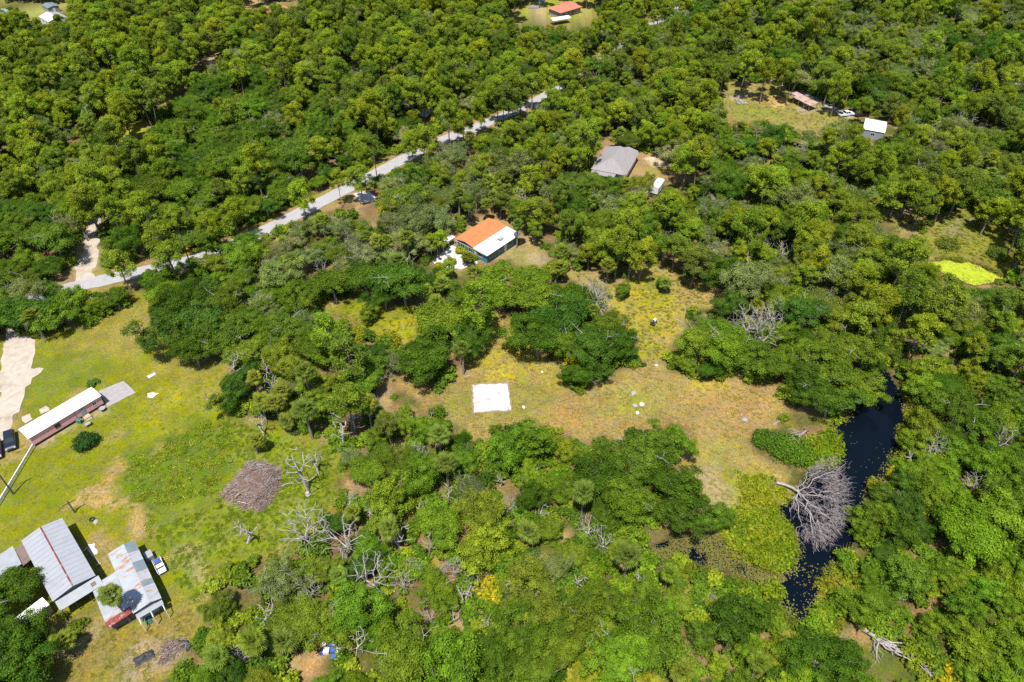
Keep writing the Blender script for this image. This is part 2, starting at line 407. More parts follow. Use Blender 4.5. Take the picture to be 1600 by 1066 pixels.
# outline (pixels), colour, softness in metres, ragged amplitude, strength
ZONES = [
    (YARD, LAWN, 1.5, 2.0, 1),
    ([(0, 700), (60, 660), (240, 640), (345, 560), (355, 640), (250, 700), (180, 740), (100, 800), (30, 850), (0, 850)], (0.180, 0.195, 0.010), 5, 5, 0.9),
    ([(215, 630), (330, 590), (340, 625), (300, 650), (230, 660)], (0.27, 0.245, 0.016), 4, 4, 0.9),
    ([(230, 490), (250, 460), (235, 520), (260, 560), (340, 565), (350, 610), (310, 620), (230, 560), (180, 520)], (0.26, 0.215, 0.045), 4, 4, 0.85),
    ([(100, 520), (200, 495), (230, 470), (240, 500), (215, 560), (150, 560), (100, 545)], (0.25, 0.20, 0.05), 4, 4, 0.7),
    ([(50, 560), (150, 545), (160, 590), (60, 650), (45, 600)], (0.14, 0.17, 0.018), 3, 3, 0.8),
    ([(190, 720), (240, 690), (330, 650), (372, 660), (370, 730), (330, 790), (260, 800), (230, 850), (200, 800), (190, 760)], GREEN, 2.0, 3, 0.95),
    ([(330, 640), (460, 690), (525, 700), (525, 780), (470, 850), (440, 868), (400, 862), (345, 870), (300, 840), (330, 790), (370, 730)], LUSH, 3, 3, 0.95),
    ([(225, 800), (300, 800), (330, 850), (310, 950), (250, 900), (225, 860)], (0.16, 0.20, 0.016), 3, 4, 0.9),
    ([(140, 760), (185, 720), (195, 735), (192, 775), (228, 800), (230, 850), (205, 850), (195, 800), (160, 780), (120, 790)], (0.36, 0.235, 0.10), 1.2, 2.5, 0.95),
    ([(150, 960), (250, 960), (310, 940), (310, 990), (250, 1030), (200, 1066), (60, 1066), (100, 1000)], (0.22, 0.160, 0.045), 4, 5, 0.85),
    ([(60, 985), (130, 985), (170, 960), (150, 1000), (100, 1030), (60, 1040)], (0.30, 0.235, 0.12), 2, 3, 0.9),
    ([(205, 1020), (240, 1000), (290, 1000), (300, 1015), (260, 1030), (235, 1066), (200, 1066)], (0.30, 0.23, 0.16), 1.2, 2, 0.9),
    ([(280, 860), (310, 850), (325, 900), (320, 960), (310, 980), (300, 920), (285, 890)], (0.33, 0.26, 0.13), 1.5, 3, 0.75),
    ([(145, 840), (160, 830), (180, 850), (175, 900), (160, 880)], (0.29, 0.205, 0.09), 1.5, 2, 0.9),
    ([(28, 690), (60, 660), (110, 650), (165, 630), (170, 640), (90, 685), (60, 705), (35, 700)], (0.33, 0.25, 0.15), 0.8, 1.2, 0.9),
    ([(0, 640), (30, 640), (45, 668), (45, 700), (30, 720), (0, 720)], (0.28, 0.21, 0.08), 1.5, 2, 0.9),
    (SLAWN, (0.20, 0.205, 0.016), 2, 2, 1),
    ([(505, 472), (540, 465), (520, 480)], (0.34, 0.23, 0.12), 1.5, 1, 0.9),
    ([(590, 505), (650, 490), (650, 530), (600, 545), (560, 520)], (0.27, 0.26, 0.012), 3, 2, 0.9),
    (CLEAR, TAN, 1.5, 2, 1),
    ([(690, 610), (800, 580), (860, 600), (870, 660), (790, 668), (740, 665), (700, 640)], (0.215, 0.20, 0.045), 3, 4, 0.9),
    ([(750, 500), (800, 505), (870, 570), (900, 610), (830, 600), (760, 580), (740, 570)], (0.30, 0.255, 0.03), 3, 4, 0.9),
    ([(745, 570), (785, 565), (790, 590), (750, 590)], (0.42, 0.33, 0.03), 2, 2, 0.8),
    ([(940, 600), (1000, 590), (1060, 600), (1040, 650), (960, 650)], (0.27, 0.235, 0.06), 3, 5, 0.8),
    ([(965, 615), (1000, 608), (1025, 625), (1010, 648), (975, 648)], (0.25, 0.25, 0.03), 1.5, 2, 0.8),
    ([(1060, 600), (1140, 590), (1150, 620), (1080, 620)], (0.38, 0.29, 0.04), 2, 3, 0.85),
    ([(855, 640), (900, 630), (940, 670), (900, 680), (870, 665)], ORANGE, 2, 2, 0.8),
    ([(1060, 620), (1200, 600), (1225, 650), (1120, 660)], (0.34, 0.205, 0.085), 3, 4, 0.8),
    ([(1080, 690), (1160, 690), (1200, 740), (1190, 790), (1120, 790), (1090, 760)], (0.255, 0.215, 0.05), 3, 5, 0.85),
    ([(1090, 735), (1120, 730), (1150, 770), (1140, 800), (1110, 790)], (0.34, 0.27, 0.17), 2, 2, 0.8),
    ([(1150, 750), (1200, 740), (1245, 780), (1240, 800), (1150, 820)], (0.24, 0.24, 0.025), 2, 2, 0.9),
    (UPPER, (0.29, 0.225, 0.075), 1.5, 2, 1),
    ([(960, 450), (1000, 440), (1060, 470), (1060, 500), (1035, 560), (1000, 555), (970, 510), (965, 480)], (0.33, 0.27, 0.025), 2, 3, 0.9),
    ([(985, 440), (1040, 430), (1060, 470), (1010, 480)], (0.26, 0.255, 0.02), 2, 3, 0.8),
    ([(1045, 430), (1110, 440), (1110, 475), (1065, 470)], (0.34, 0.235, 0.09), 2, 2, 0.8),
    ([(985, 475), (992, 475), (1005, 510), (1020, 555), (1010, 560), (995, 520)], (0.20, 0.20, 0.04), 0.6, 0.8, 0.7),
    (HOUSEYARD, (0.30, 0.22, 0.10), 2, 2, 1),
    ([(800, 385), (850, 388), (855, 425), (815, 418)], (0.24, 0.20, 0.05), 2, 2, 0.7),
    ([(815, 390), (850, 395), (855, 412), (830, 415)], (0.33, 0.255, 0.17), 1.5, 2, 0.7),
    ([(760, 330), (840, 330), (860, 350), (820, 360), (770, 340)], (0.34, 0.19, 0.085), 3, 3, 0.9),
    ([(620, 330), (700, 330), (710, 375), (670, 400), (600, 380), (560, 400), (540, 370)], (0.31, 0.20, 0.11), 4, 5, 0.7),
    (TOPYARD, (0.25, 0.215, 0.06), 2, 3, 1),
    ([(1180, 148), (1220, 150), (1230, 163), (1200, 166), (1180, 158)], (0.50, 0.30, 0.11), 2, 2, 0.95),
    ([(1140, 150), (1175, 142), (1180, 148), (1150, 156)], (0.33, 0.27, 0.24), 1.5, 1.5, 0.9),
    ([(1140, 160), (1185, 165), (1240, 185), (1200, 182), (1145, 180)], (0.20, 0.225, 0.03), 2, 3, 0.8),
    ([(1255, 165), (1290, 172), (1270, 180), (1245, 175)], (0.33, 0.28, 0.23), 1.5, 2, 0.8),
    (MEADOW, (0.24, 0.20, 0.05), 2, 3, 1),
    ([(1390, 322), (1425, 320), (1440, 332), (1400, 335)], (0.36, 0.25, 0.18), 1.5, 2, 0.9),
    ([(1395, 345), (1435, 350), (1410, 370)], (0.18, 0.175, 0.06), 2, 2, 0.9),
    (FEN, (0.20, 0.20, 0.03), 3, 3, 1),
    ([(1475, 340), (1520, 335), (1510, 370), (1475, 375)], (0.21, 0.195, 0.10), 3, 3, 0.9),
    (GLADE, (0.27, 0.27, 0.025), 2, 2, 1), (GLADE2, (0.27, 0.25, 0.04), 2, 2, 1), (GLADE3, (0.42, 0.33, 0.17), 2, 2, 1),
    (TRACK, (0.38, 0.29, 0.15), 1.5, 2, 1),
    (H2YARD, (0.33, 0.215, 0.11), 2, 2, 1),
    ([(1008, 246), (1030, 243), (1045, 262), (1020, 262)], (0.60, 0.50, 0.42), 1.2, 1.5, 0.9),
    ([(1000, 260), (1035, 262), (1045, 278), (1010, 276)], (0.26, 0.22, 0.05), 1.5, 1.5, 0.8),
    (TLYARD, (0.30, 0.30, 0.09), 3, 3, 1),
    ([(0, -10), (100, -10), (95, 4), (40, 8), (0, 6)], (0.42, 0.37, 0.33), 3, 2, 0.9),
    (H3YARD, (0.26, 0.27, 0.04), 3, 3, 1),
    ([(825, 5), (850, 3), (850, 18), (828, 20)], (0.36, 0.28, 0.16), 2, 3, 0.9),
    ([(900, 15), (930, 10), (928, 30), (910, 32)], (0.33, 0.29, 0.09), 2, 2, 0.9),
    (TOPBARE, (0.44, 0.34, 0.16), 3, 3, 1),
    ([(870, 850), (930, 1000), (960, 1040), (1030, 1066), (880, 1066), (895, 1000), (850, 920)], (0.25, 0.215, 0.035), 3, 4, 0.75),
    ([(900, 990), (960, 1010), (1020, 1050), (1030, 1080), (880, 1080)], (0.27, 0.265, 0.02), 3, 3, 0.95),
    ([(430, 1010), (510, 1010), (505, 1050), (470, 1066), (440, 1066)], (0.40, 0.24, 0.12), 2, 3, 0.9),
    ([(655, 780), (690, 780), (700, 900), (690, 960), (675, 900)], (0.28, 0.22, 0.03), 1.5, 2, 0.8),
    ([(690, 945), (750, 960), (750, 1030), (725, 1035), (700, 1000)], (0.36, 0.25, 0.12), 2, 3, 0.8),
    ([(735, 755), (775, 750), (785, 800), (745, 790)], (0.30, 0.235, 0.06), 2, 3, 0.8),
    ([(1100, 950), (1180, 960), (1160, 1000), (1080, 990)], (0.27, 0.20, 0.08), 2, 3, 0.7),
    ([(1330, 970), (1385, 975), (1475, 1000), (1490, 1055), (1440, 1075), (1370, 1050), (1340, 1015)], (0.11, 0.13, 0.02), 2, 3, 1),
    ([(1360, 940), (1380, 930), (1395, 990), (1350, 1010), (1340, 1000)], (0.34, 0.21, 0.10), 1.5, 2, 0.8),
    ([(1300, 650), (1320, 640), (1312, 720), (1270, 735), (1250, 700), (1280, 670)], MARSH, 1.5, 1.5, 1),
    ([(1140, 800), (1225, 805), (1250, 840), (1240, 890), (1200, 895), (1150, 870), (1120, 830)], (0.22, 0.225, 0.02), 1.5, 1.5, 1),
    ([(1060, 880), (1200, 930), (1260, 985), (1240, 1000), (1150, 950), (1060, 910)], (0.20, 0.21, 0.02), 2, 2, 0.9),
    ([(1262, 985), (1300, 900), (1345, 870), (1350, 900), (1300, 1000), (1280, 1010)], (0.20, 0.21, 0.02), 2, 2, 0.9),
]

def pond_depth(x, y):
    d = np.minimum(sdf(POND_W, x, y), sdf(INLET_W, x, y))
    d = d + (vnoise(x, y, 2.2, 3) - 0.5) * 1.6
    da = sdf(ALGAE_W, x, y) + (fbm(x, y, 3.5, 4) - 0.5) * 4.0
    return np.minimum(d, da)

def ground_z(x, y):
    x = np.asarray(x, float); y = np.asarray(y, float)
    z = -0.012 - 0.10 * fbm(x, y, 9.0, 1) * sstep(0, 1, (np.abs(y) + 1) / 2)
    d = pond_depth(x, y)
    return np.where(d < 1.5, np.minimum(z, -0.10 - 0.9 * sstep(1.2, -3.0, d)), z)

def road_w(x, y):
    return line_dist(ROAD, x, y)

def ground_colour(x, y):
    """soil and grass cover of the place"""
    jx = x + (fbm(x, y, 7.0, 21) - 0.5) * 4 + (vnoise(x, y, 1.1, 23) - 0.5) * 1.6
    jy = y + (fbm(x, y, 7.0, 22) - 0.5) * 4 + (vnoise(x, y, 1.1, 24) - 0.5) * 1.6
    n = fbm(x, y, 6.0, 31)
    t = sstep(0.38, 0.62, n)[:, None]
    col = np.array(LITTER) * (1 - t) + np.array(MOSS) * t
    t2 = (sstep(0.58, 0.72, fbm(x, y, 4.0, 35)) * 0.75)[:, None]
    col = col * (1 - t2) + np.array((0.34, 0.225, 0.12)) * t2
    cover = np.zeros(len(x))
    for k, (pts, c, soft, rag, st) in enumerate(ZONES):
        w = wpoly(pts)
        lo, hi = w.min(0) - 12, w.max(0) + 12
        sel = np.where((x > lo[0]) & (x < hi[0]) & (y > lo[1]) & (y < hi[1]))[0]
        if not len(sel): continue
        d = sdf(w, jx[sel], jy[sel]) + (fbm(x[sel], y[sel], 3.0, 40 + k) - 0.5) * rag * 1.6
        a = (sstep(soft, -soft, d) * st)[:, None]
        col[sel] = col[sel] * (1 - a) + np.array(c) * a
        cover[sel] = np.maximum(cover[sel], a[:, 0])
    # road verge
    rd = road_w(x, y) + (fbm(x, y, 2.5, 90) - 0.5) * 2.5
    a = (sstep(6.5, 3.6, rd) * 0.85)[:, None]
    vn = sstep(0.4, 0.6, fbm(x, y, 5.0, 91))[:, None]
    col = col * (1 - a) + (np.array((0.33, 0.21, 0.12)) * (1 - vn) + np.array((0.27, 0.215, 0.05)) * vn) * a
    # patchy growth: greener and drier spots, bare specks
    p = fbm(x, y, 3.2, 61)[:, None] - 0.5
    q = vnoise(x, y, 0.9, 62)[:, None] - 0.5
    col = col * (1 + 0.42 * p + 0.20 * q)
    g = (sstep(0.56, 0.72, fbm(x, y, 2.4, 66)) * 0.45)[:, None]
    col = col * (1 - g) + col * np.array((0.68, 0.98, 0.7)) * g
    s = (sstep(0.66, 0.8, fbm(x, y, 5.5, 67)) * 0.5)[:, None]
    col = col * (1 - s) + np.array((0.33, 0.225, 0.10)) * s
    return np.clip(col * np.array((0.68, 0.665, 0.58)), 0.004, 0.9), cover

gx, gy = axis(-150, 150, 0.8, 4500), axis(40, 260, 0.8, 4500)
XX, YY = np.meshgrid(gx, gy)
fx, fy = XX.ravel(), YY.ravel()
gz = ground_z(fx, fy)
gcol, _ = ground_colour(fx, fy)
pd = pond_depth(fx, fy)
wet = sstep(0.9, -0.2, pd)[:, None]
gcol = gcol * (1 - wet) + np.array((0.035, 0.028, 0.012)) * wet
nx, ny = len(gx), len(gy)
me = bpy.data.meshes.new('ground')
idx = np.arange(nx * ny).reshape(ny, nx)
quads = np.stack([idx[:-1, :-1], idx[:-1, 1:], idx[1:, 1:], idx[1:, :-1]], -1).reshape(-1, 4)
def fill_mesh(me, V, Q):
    """vertices (n,3) and faces (m,k) straight into a mesh"""
    k = Q.shape[1]
    me.vertices.add(len(V)); me.vertices.foreach_set('co', np.ascontiguousarray(V, np.float32).ravel())
    me.loops.add(Q.size); me.loops.foreach_set('vertex_index', np.ascontiguousarray(Q, np.int32).ravel())
    me.polygons.add(len(Q))
    me.polygons.foreach_set('loop_start', np.arange(0, Q.size, k, dtype=np.int32))
    me.update(calc_edges=True)
fill_mesh(me, np.stack([fx, fy, gz], -1), quads)
ca = me.attributes.new('cover', 'FLOAT_COLOR', 'POINT')
ca.data.foreach_set('color', np.concatenate([gcol, np.ones((len(gcol), 1))], 1).astype(np.float32).ravel())
me.polygons.foreach_set('use_smooth', np.ones(len(quads), bool))

def ground_mat():
    m, nt, N, L, out = new_mat('ground_cover')
    b = N.new('ShaderNodeBsdfPrincipled'); b.inputs['Roughness'].default_value = 0.95; b.inputs['Specular IOR Level'].default_value = 0.1
    at_ = N.new('ShaderNodeAttribute'); at_.attribute_name = 'cover'
    tc = N.new('ShaderNodeTexCoord')
    def noise(s, d=5, r=0.65):
        n = N.new('ShaderNodeTexNoise'); n.inputs['Scale'].default_value = s; n.inputs['Detail'].default_value = d; n.inputs['Roughness'].default_value = r
        L.new(tc.outputs['Object'], n.inputs['Vector']); return n
    n1, n2 = noise(2.6, 4), noise(0.45, 5)
    def mr(n, a, b_, lo, hi):
        r = N.new('ShaderNodeMapRange'); r.inputs['From Min'].default_value = a; r.inputs['From Max'].default_value = b_
        r.inputs['To Min'].default_value = lo; r.inputs['To Max'].default_value = hi
        L.new(n.outputs['Fac'], r.inputs['Value']); return r
    f1, f2 = mr(n1, 0.3, 0.7, 0.66, 1.34), mr(n2, 0.3, 0.7, 0.84, 1.16)
    mu = N.new('ShaderNodeMath'); mu.operation = 'MULTIPLY'
    L.new(f1.outputs[0], mu.inputs[0]); L.new(f2.outputs[0], mu.inputs[1])
    sc = N.new('ShaderNodeVectorMath'); sc.operation = 'SCALE'
    L.new(at_.outputs['Color'], sc.inputs[0]); L.new(mu.outputs[0], sc.inputs['Scale'])
    n3 = noise(1.3, 6, 0.75)
    hs = N.new('ShaderNodeHueSaturation')
    h = mr(n3, 0.35, 0.65, 0.485, 0.52); L.new(h.outputs[0], hs.inputs['Hue'])
    s = mr(n2, 0.35, 0.65, 0.85, 1.1); L.new(s.outputs[0], hs.inputs['Saturation'])
    L.new(sc.outputs[0], hs.inputs['Color']); L.new(hs.outputs[0], b.inputs['Base Color'])
    bp = N.new('ShaderNodeBump'); bp.inputs['Strength'].default_value = 0.6; bp.inputs['Distance'].default_value = 0.12
    L.new(n1.outputs['Fac'], bp.inputs['Height']); L.new(bp.outputs[0], b.inputs['Normal'])
    L.new(b.outputs[0], out.inputs[0])
    return m
me.materials.append(ground_mat())
tag(link('ground', me), kind='structure')

def sheet(name, pts, z, m, kind='structure', world=None):
    if world is None: world = not isinstance(pts[0][0], int)
    w = pts if world else [at(px, py)[:2] for px, py in pts]
    mb = MB(); mb.add([(x, y, z) for x, y in w], [tuple(range(len(w)))])
    meh = mb.mesh(name, m)
    if meh.polygons[0].normal.z < 0: meh.flip_normals()
    return tag(link(name, meh), kind=kind)

def rag_outline(pts, amp, step, seed, world=False):
    w = [np.array(p[:2]) for p in pts] if world else [np.array(at(px, py)[:2]) for px, py in pts]
    out = []
    c = sum(w) / len(w)
    for i in range(len(w)):
        a, b = w[i], w[(i + 1) % len(w)]
        n = max(1, int(np.linalg.norm(b - a) / step))
        for k in range(n):
            p = a + (b - a) * k / n
            d = (p - c) / (np.linalg.norm(p - c) + 1e-6)
            out.append(tuple(p + d * (float(vnoise(p[0], p[1], step * 1.7, seed)) - 0.5) * 2 * amp))
    return out

def water_rect(name, w, m, z=-0.30):
    lo, hi = w.min(0) - 4, w.max(0) + 4
    return sheet(name, [(lo[0], lo[1]), (hi[0], lo[1]), (hi[0], hi[1]), (lo[0], hi[1])], z, m, world=True)
water_rect('pond_water', np.concatenate([POND_W, INLET_W]), M['pond_water'])
M['duckweed'] = mat('duckweed', (0.34, 0.40, 0.014), 0.8, var=0.3, scale=1.6, c2=(0.20, 0.25, 0.02), c2_scale=0.5, c2_lo=0.5, c2_hi=0.66)
water_rect('algae_pool', ALGAE_W, M['duckweed'])

# ------------------------------------------------------------------ road, drives and flat pads
def ribbon(name, pts, width, z, m, rag=0.0, seed=1, step=1.5):
    P = [np.array(p[:2]) for p in pts]
    fine = []
    for i in range(len(P) - 1):
        n = max(1, int(np.linalg.norm(P[i + 1] - P[i]) / step))
        p0, p1, p2, p3 = P[max(i - 1, 0)], P[i], P[i + 1], P[min(i + 2, len(P) - 1)]
        for k in range(n):
            t = k / n
            fine.append(0.5 * (2 * p1 + (p2 - p0) * t + (2 * p0 - 5 * p1 + 4 * p2 - p3) * t * t + (3 * p1 - p0 - 3 * p2 + p3) * t ** 3))
    fine.append(P[-1])
    mb = MB(); vs, fs = [], []
    for i, p in enumerate(fine):
        d = fine[min(i + 1, len(fine) - 1)] - fine[max(i - 1, 0)]
        d = d / (np.linalg.norm(d) + 1e-9)
        nrm = np.array((-d[1], d[0]))
        w = width[min(len(width) - 1, int(i / len(fine) * len(width)))] if hasattr(width, '__len__') else width
        for s_ in (-1, 1):
            q = p + nrm * s_ * (w / 2 + (float(vnoise(p[0] + s_ * 40, p[1], 2.5, seed)) - 0.5) * 2 * rag)
            vs.append((q[0], q[1], z))
        if i: fs.append((2 * i - 2, 2 * i - 1, 2 * i + 1, 2 * i))
    mb.add(vs, fs)
    meh = mb.mesh(name, m)
    if meh.polygons[0].normal.z < 0: meh.flip_normals()
    return tag(link(name, meh), kind='structure')
ribbon('road', ROAD, 4.7, 0.016, M['asphalt'], 0.25, 3)
ribbon('sand_driveway', [at(*p) for p in [(34, 478), (30, 520), (28, 560), (22, 600), (12, 650), (-6, 690)]], [5.4, 5.4, 6.4, 6.2, 4.5, 2.4], 0.012, M['sand'], 0.4, 5, 0.6)
ribbon('sand_path', [at(*p) for p in [(152, 318), (148, 345), (140, 370), (142, 400), (130, 425), (132, 446)]], [2.5, 3, 4, 5, 3.4], 0.010, M['sand'], 1.0, 6, 0.9)
ribbon('dirt_track', [at(*p) for p in [(1120, 106), (1140, 112), (1175, 120), (1240, 138), (1290, 163), (1330, 184)]], 2.6, 0.010, M['concrete'], 0.5, 7)
sheet('driveway_apron', rag_outline([(553, 303), (575, 297), (590, 313), (566, 318)], 0.4, 1.2, 8), 0.020, M['pale_concrete'])
sheet('sand_pad', rag_outline([(738, 602), (793, 599), (798, 641), (741, 644)], 0.22, 0.4, 9), 0.030, M['white_sand'])
sheet('soil_border', rag_outline([(735.5, 600), (795, 597), (800.5, 643), (738.5, 646.5)], 0.16, 0.5, 10), 0.022, M['soil'])
sheet('trailer_slab', rag_outline([(155, 611), (193, 595), (212, 614), (168, 636)], 0.15, 0.8, 11), 0.024, M['concrete'])
sheet('sand_patch', rag_outline([(45, 575), (66, 577), (66, 582), (50, 592), (45, 588)], 0.5, 0.8, 12), 0.014, M['sand'])
sheet('sand_patch', rag_outline([(34, 652), (47, 646), (52, 655), (40, 662)], 0.4, 0.8, 13), 0.014, M['sand'])
sheet('sand_patch', rag_outline([(60, 640), (72, 634), (78, 642), (64, 648)], 0.4, 0.8, 14), 0.014, M['sand'])
for k, q in enumerate([[(229, 615), (240, 612), (248, 615), (238, 622), (231, 620)], [(229, 588), (242, 581), (245, 585), (232, 592)]]):
    sheet('concrete_patch', rag_outline(q, 0.25, 0.5, 15 + k), 0.018, M['pale_concrete'])
sheet('house_patio', rag_outline([(674, 406), (706, 383), (742, 402), (748, 412), (722, 422), (694, 418), (680, 416)], 0.7, 1.0, 19), 0.020, M['pale_concrete'])

# ------------------------------------------------------------------ plant meshes
def leaf_mesh(name, C, Nn, size, shade, m, aspect=0.6, rs=None):
    """one small four-sided leaf spray per point: centre C, facing Nn"""
    n = len(C)
    r = rs.normal(size=(n, 3))
    t = np.cross(Nn, r); t /= np.linalg.norm(t, axis=1, keepdims=True) + 1e-9
    b = np.cross(Nn, t); b /= np.linalg.norm(b, axis=1, keepdims=True) + 1e-9
    s = size[:, None]
    V = np.stack([C - t * s, C - b * s * aspect - Nn * s * 0.15, C + t * s, C + b * s * aspect - Nn * s * 0.15], 1).reshape(-1, 3)
    Q = np.arange(4 * n).reshape(n, 4)
    me = bpy.data.meshes.new(name)
    fill_mesh(me, V, Q)
    a = me.attributes.new('shade', 'FLOAT', 'FACE'); a.data.foreach_set('value', shade.astype(np.float32))
    me.materials.append(m)
    return me

def tri_mesh(name, V, shade, m):
    """V (n,3,3) triangles"""
    n = len(V)
    me = bpy.data.meshes.new(name)
    fill_mesh(me, V.reshape(-1, 3), np.arange(3 * n).reshape(n, 3))
    a = me.attributes.new('shade', 'FLOAT', 'FACE'); a.data.foreach_set('value', shade.astype(np.float32))
    me.materials.append(m)
    return me

def unit(v):
    return v / (np.linalg.norm(v, axis=-1, keepdims=True) + 1e-9)

def dendrite(mb, trunk, targets, r0, bf=0.45, rmin=0.025, rs=None, sides=4, jit=0.12, mi=0, limbs=(), power=0.58):
    """branches growing from a trunk polyline to every target point"""
    nodes = [np.array(p, float) for p in trunk]
    par = [-1] + list(range(len(trunk) - 1))
    pl = [0.0]
    for i in range(1, len(nodes)): pl.append(pl[-1] + np.linalg.norm(nodes[i] - nodes[i - 1]))
    for lb in limbs:          # ready-made main limbs leaving the trunk's end
        prev = len(trunk) - 1
        for p in lb:
            nodes.append(np.array(p, float)); par.append(prev); pl.append(pl[prev] + np.linalg.norm(nodes[-1] - nodes[prev])); prev = len(nodes) - 1
    first = max(1, len(trunk) // 2)
    root = nodes[0]
    T = sorted([np.array(t, float) for t in targets], key=lambda t: np.linalg.norm(t - nodes[len(trunk) - 1]))
    for t in T:
        A = np.array(nodes[first:])
        c = np.linalg.norm(A - t, axis=1) + bf * np.array(pl[first:])
        j = int(np.argmin(c)) + first
        a = nodes[j]; L = np.linalg.norm(t - a)
        k = max(1, min(3, int(L / 1.2)))
        prev = j
        for q in range(1, k + 1):
            p = a + (t - a) * q / k
            if q < k: p = p + rs.normal(size=3) * jit * L * 0.5
            nodes.append(p); par.append(prev); pl.append(pl[prev] + np.linalg.norm(p - nodes[prev])); prev = len(nodes) - 1
    n = len(nodes)
    w = np.zeros(n)
    ch = [0] * n
    for i in range(n):
        if par[i] >= 0: ch[par[i]] += 1
    for i in range(n - 1, -1, -1):
        if ch[i] == 0: w[i] += 1
        if par[i] >= 0: w[par[i]] += w[i]
    rad = np.maximum(rmin, r0 * (w / w[0]) ** power)
    for i in range(1, n):
        if par[i] >= 0:
            mb.tube([nodes[par[i]], nodes[i]], [min(rad[par[i]], rad[i] * 1.5), rad[i]], sides, mi, cap=False)
    return nodes, rad

def oak(seed, rad=5.0, h=9.0, dens=1.0, flat=0.62, clumps=62, bare=0, leaf=0.24, low=-0.25):
    rs = np.random.default_rng(seed)
    zc = h - rad * flat
    lob = unit(rs.normal(size=(7, 3)) * np.array([1, 1, 0.7])); lw = rs.uniform(0.15, 0.62, 7)
    C = []
    while len(C) < clumps:
        d = unit(rs.normal(size=3))
        if d[2] < low: continue
        f = 0.60 + sum(w * max(0, d @ l) ** 5 for l, w in zip(lob, lw))
        rr = rs.uniform(0.55, 1.08) if rs.random() < 0.8 else rs.uniform(0.25, 0.6)
        c = d * rad * f * rr * np.array([1, 1, flat]) + np.array([0, 0, zc])
        if all(np.linalg.norm(c - q) > rad * 0.155 for q in C): C.append(c)
        elif rs.random() < 0.02: C.append(c)
    C = np.array(C)
    P, Nn, S, SH = [], [], [], []
    for c in C:
        out = unit((c - np.array([0, 0, zc - rad * 0.25])) * np.array([1, 1, 1.3]))
        r = rs.uniform(0.55, 1.35) * rad / 5.0
        n = int(285 * dens * r * r * rs.uniform(0.7, 1.25))
        d = unit(rs.normal(size=(n, 3)) + out * 0.55 + np.array([0, 0, 0.25]))
        rr = r * rs.uniform(0.55, 1.0, (n, 1)) * (1 + 0.18 * rs.normal(size=(n, 1)))
        rr = np.where(rs.random((n, 1)) < 0.16, rr * rs.uniform(1.05, 1.7, (n, 1)), rr)
        p = c + d * rr * np.array([1.12, 1.12, 0.72])
        P.append(p)
        Nn.append(unit(d * 1.15 + rs.normal(size=(n, 3)) * 0.42 + np.array([0, 0, 0.40])))
        S.append(rs.uniform(0.55, 1.25, n) * leaf * 0.62)
        SH.append(np.clip(rs.normal(1.0, 0.17, n) * rs.uniform(0.72, 1.28), 0.4, 1.8))
    crown = leaf_mesh('oak_crown', np.concatenate(P), np.concatenate(Nn), np.concatenate(S), np.concatenate(SH), M['leaf'], 0.62, rs)
    mb = MB()
    lean = rs.normal(size=2) * 0.35
    tr = [(0, 0, -0.3), (lean[0] * 0.4, lean[1] * 0.4, h * 0.16), (lean[0], lean[1], h * 0.32)]
    tg = list(C * np.array([0.93, 0.93, 0.97]))
    for k in range(bare):
        c = C[rs.integers(len(C))]
        out = unit(c - np.array([0, 0, zc - 1]))
        for q in range(9):
            tg.append(c + (out * rs.uniform(0.3, 1.7) + rs.normal(size=3) * 0.75) * rad / 5 + np.array([0, 0, 0.5]))
    dendrite(mb, tr, tg, 0.30 * rad / 5, 0.35, 0.02, rs, power=0.64)
    return [('crown', crown), ('trunk', mb.mesh('oak_trunk', M['oak_bark']))]

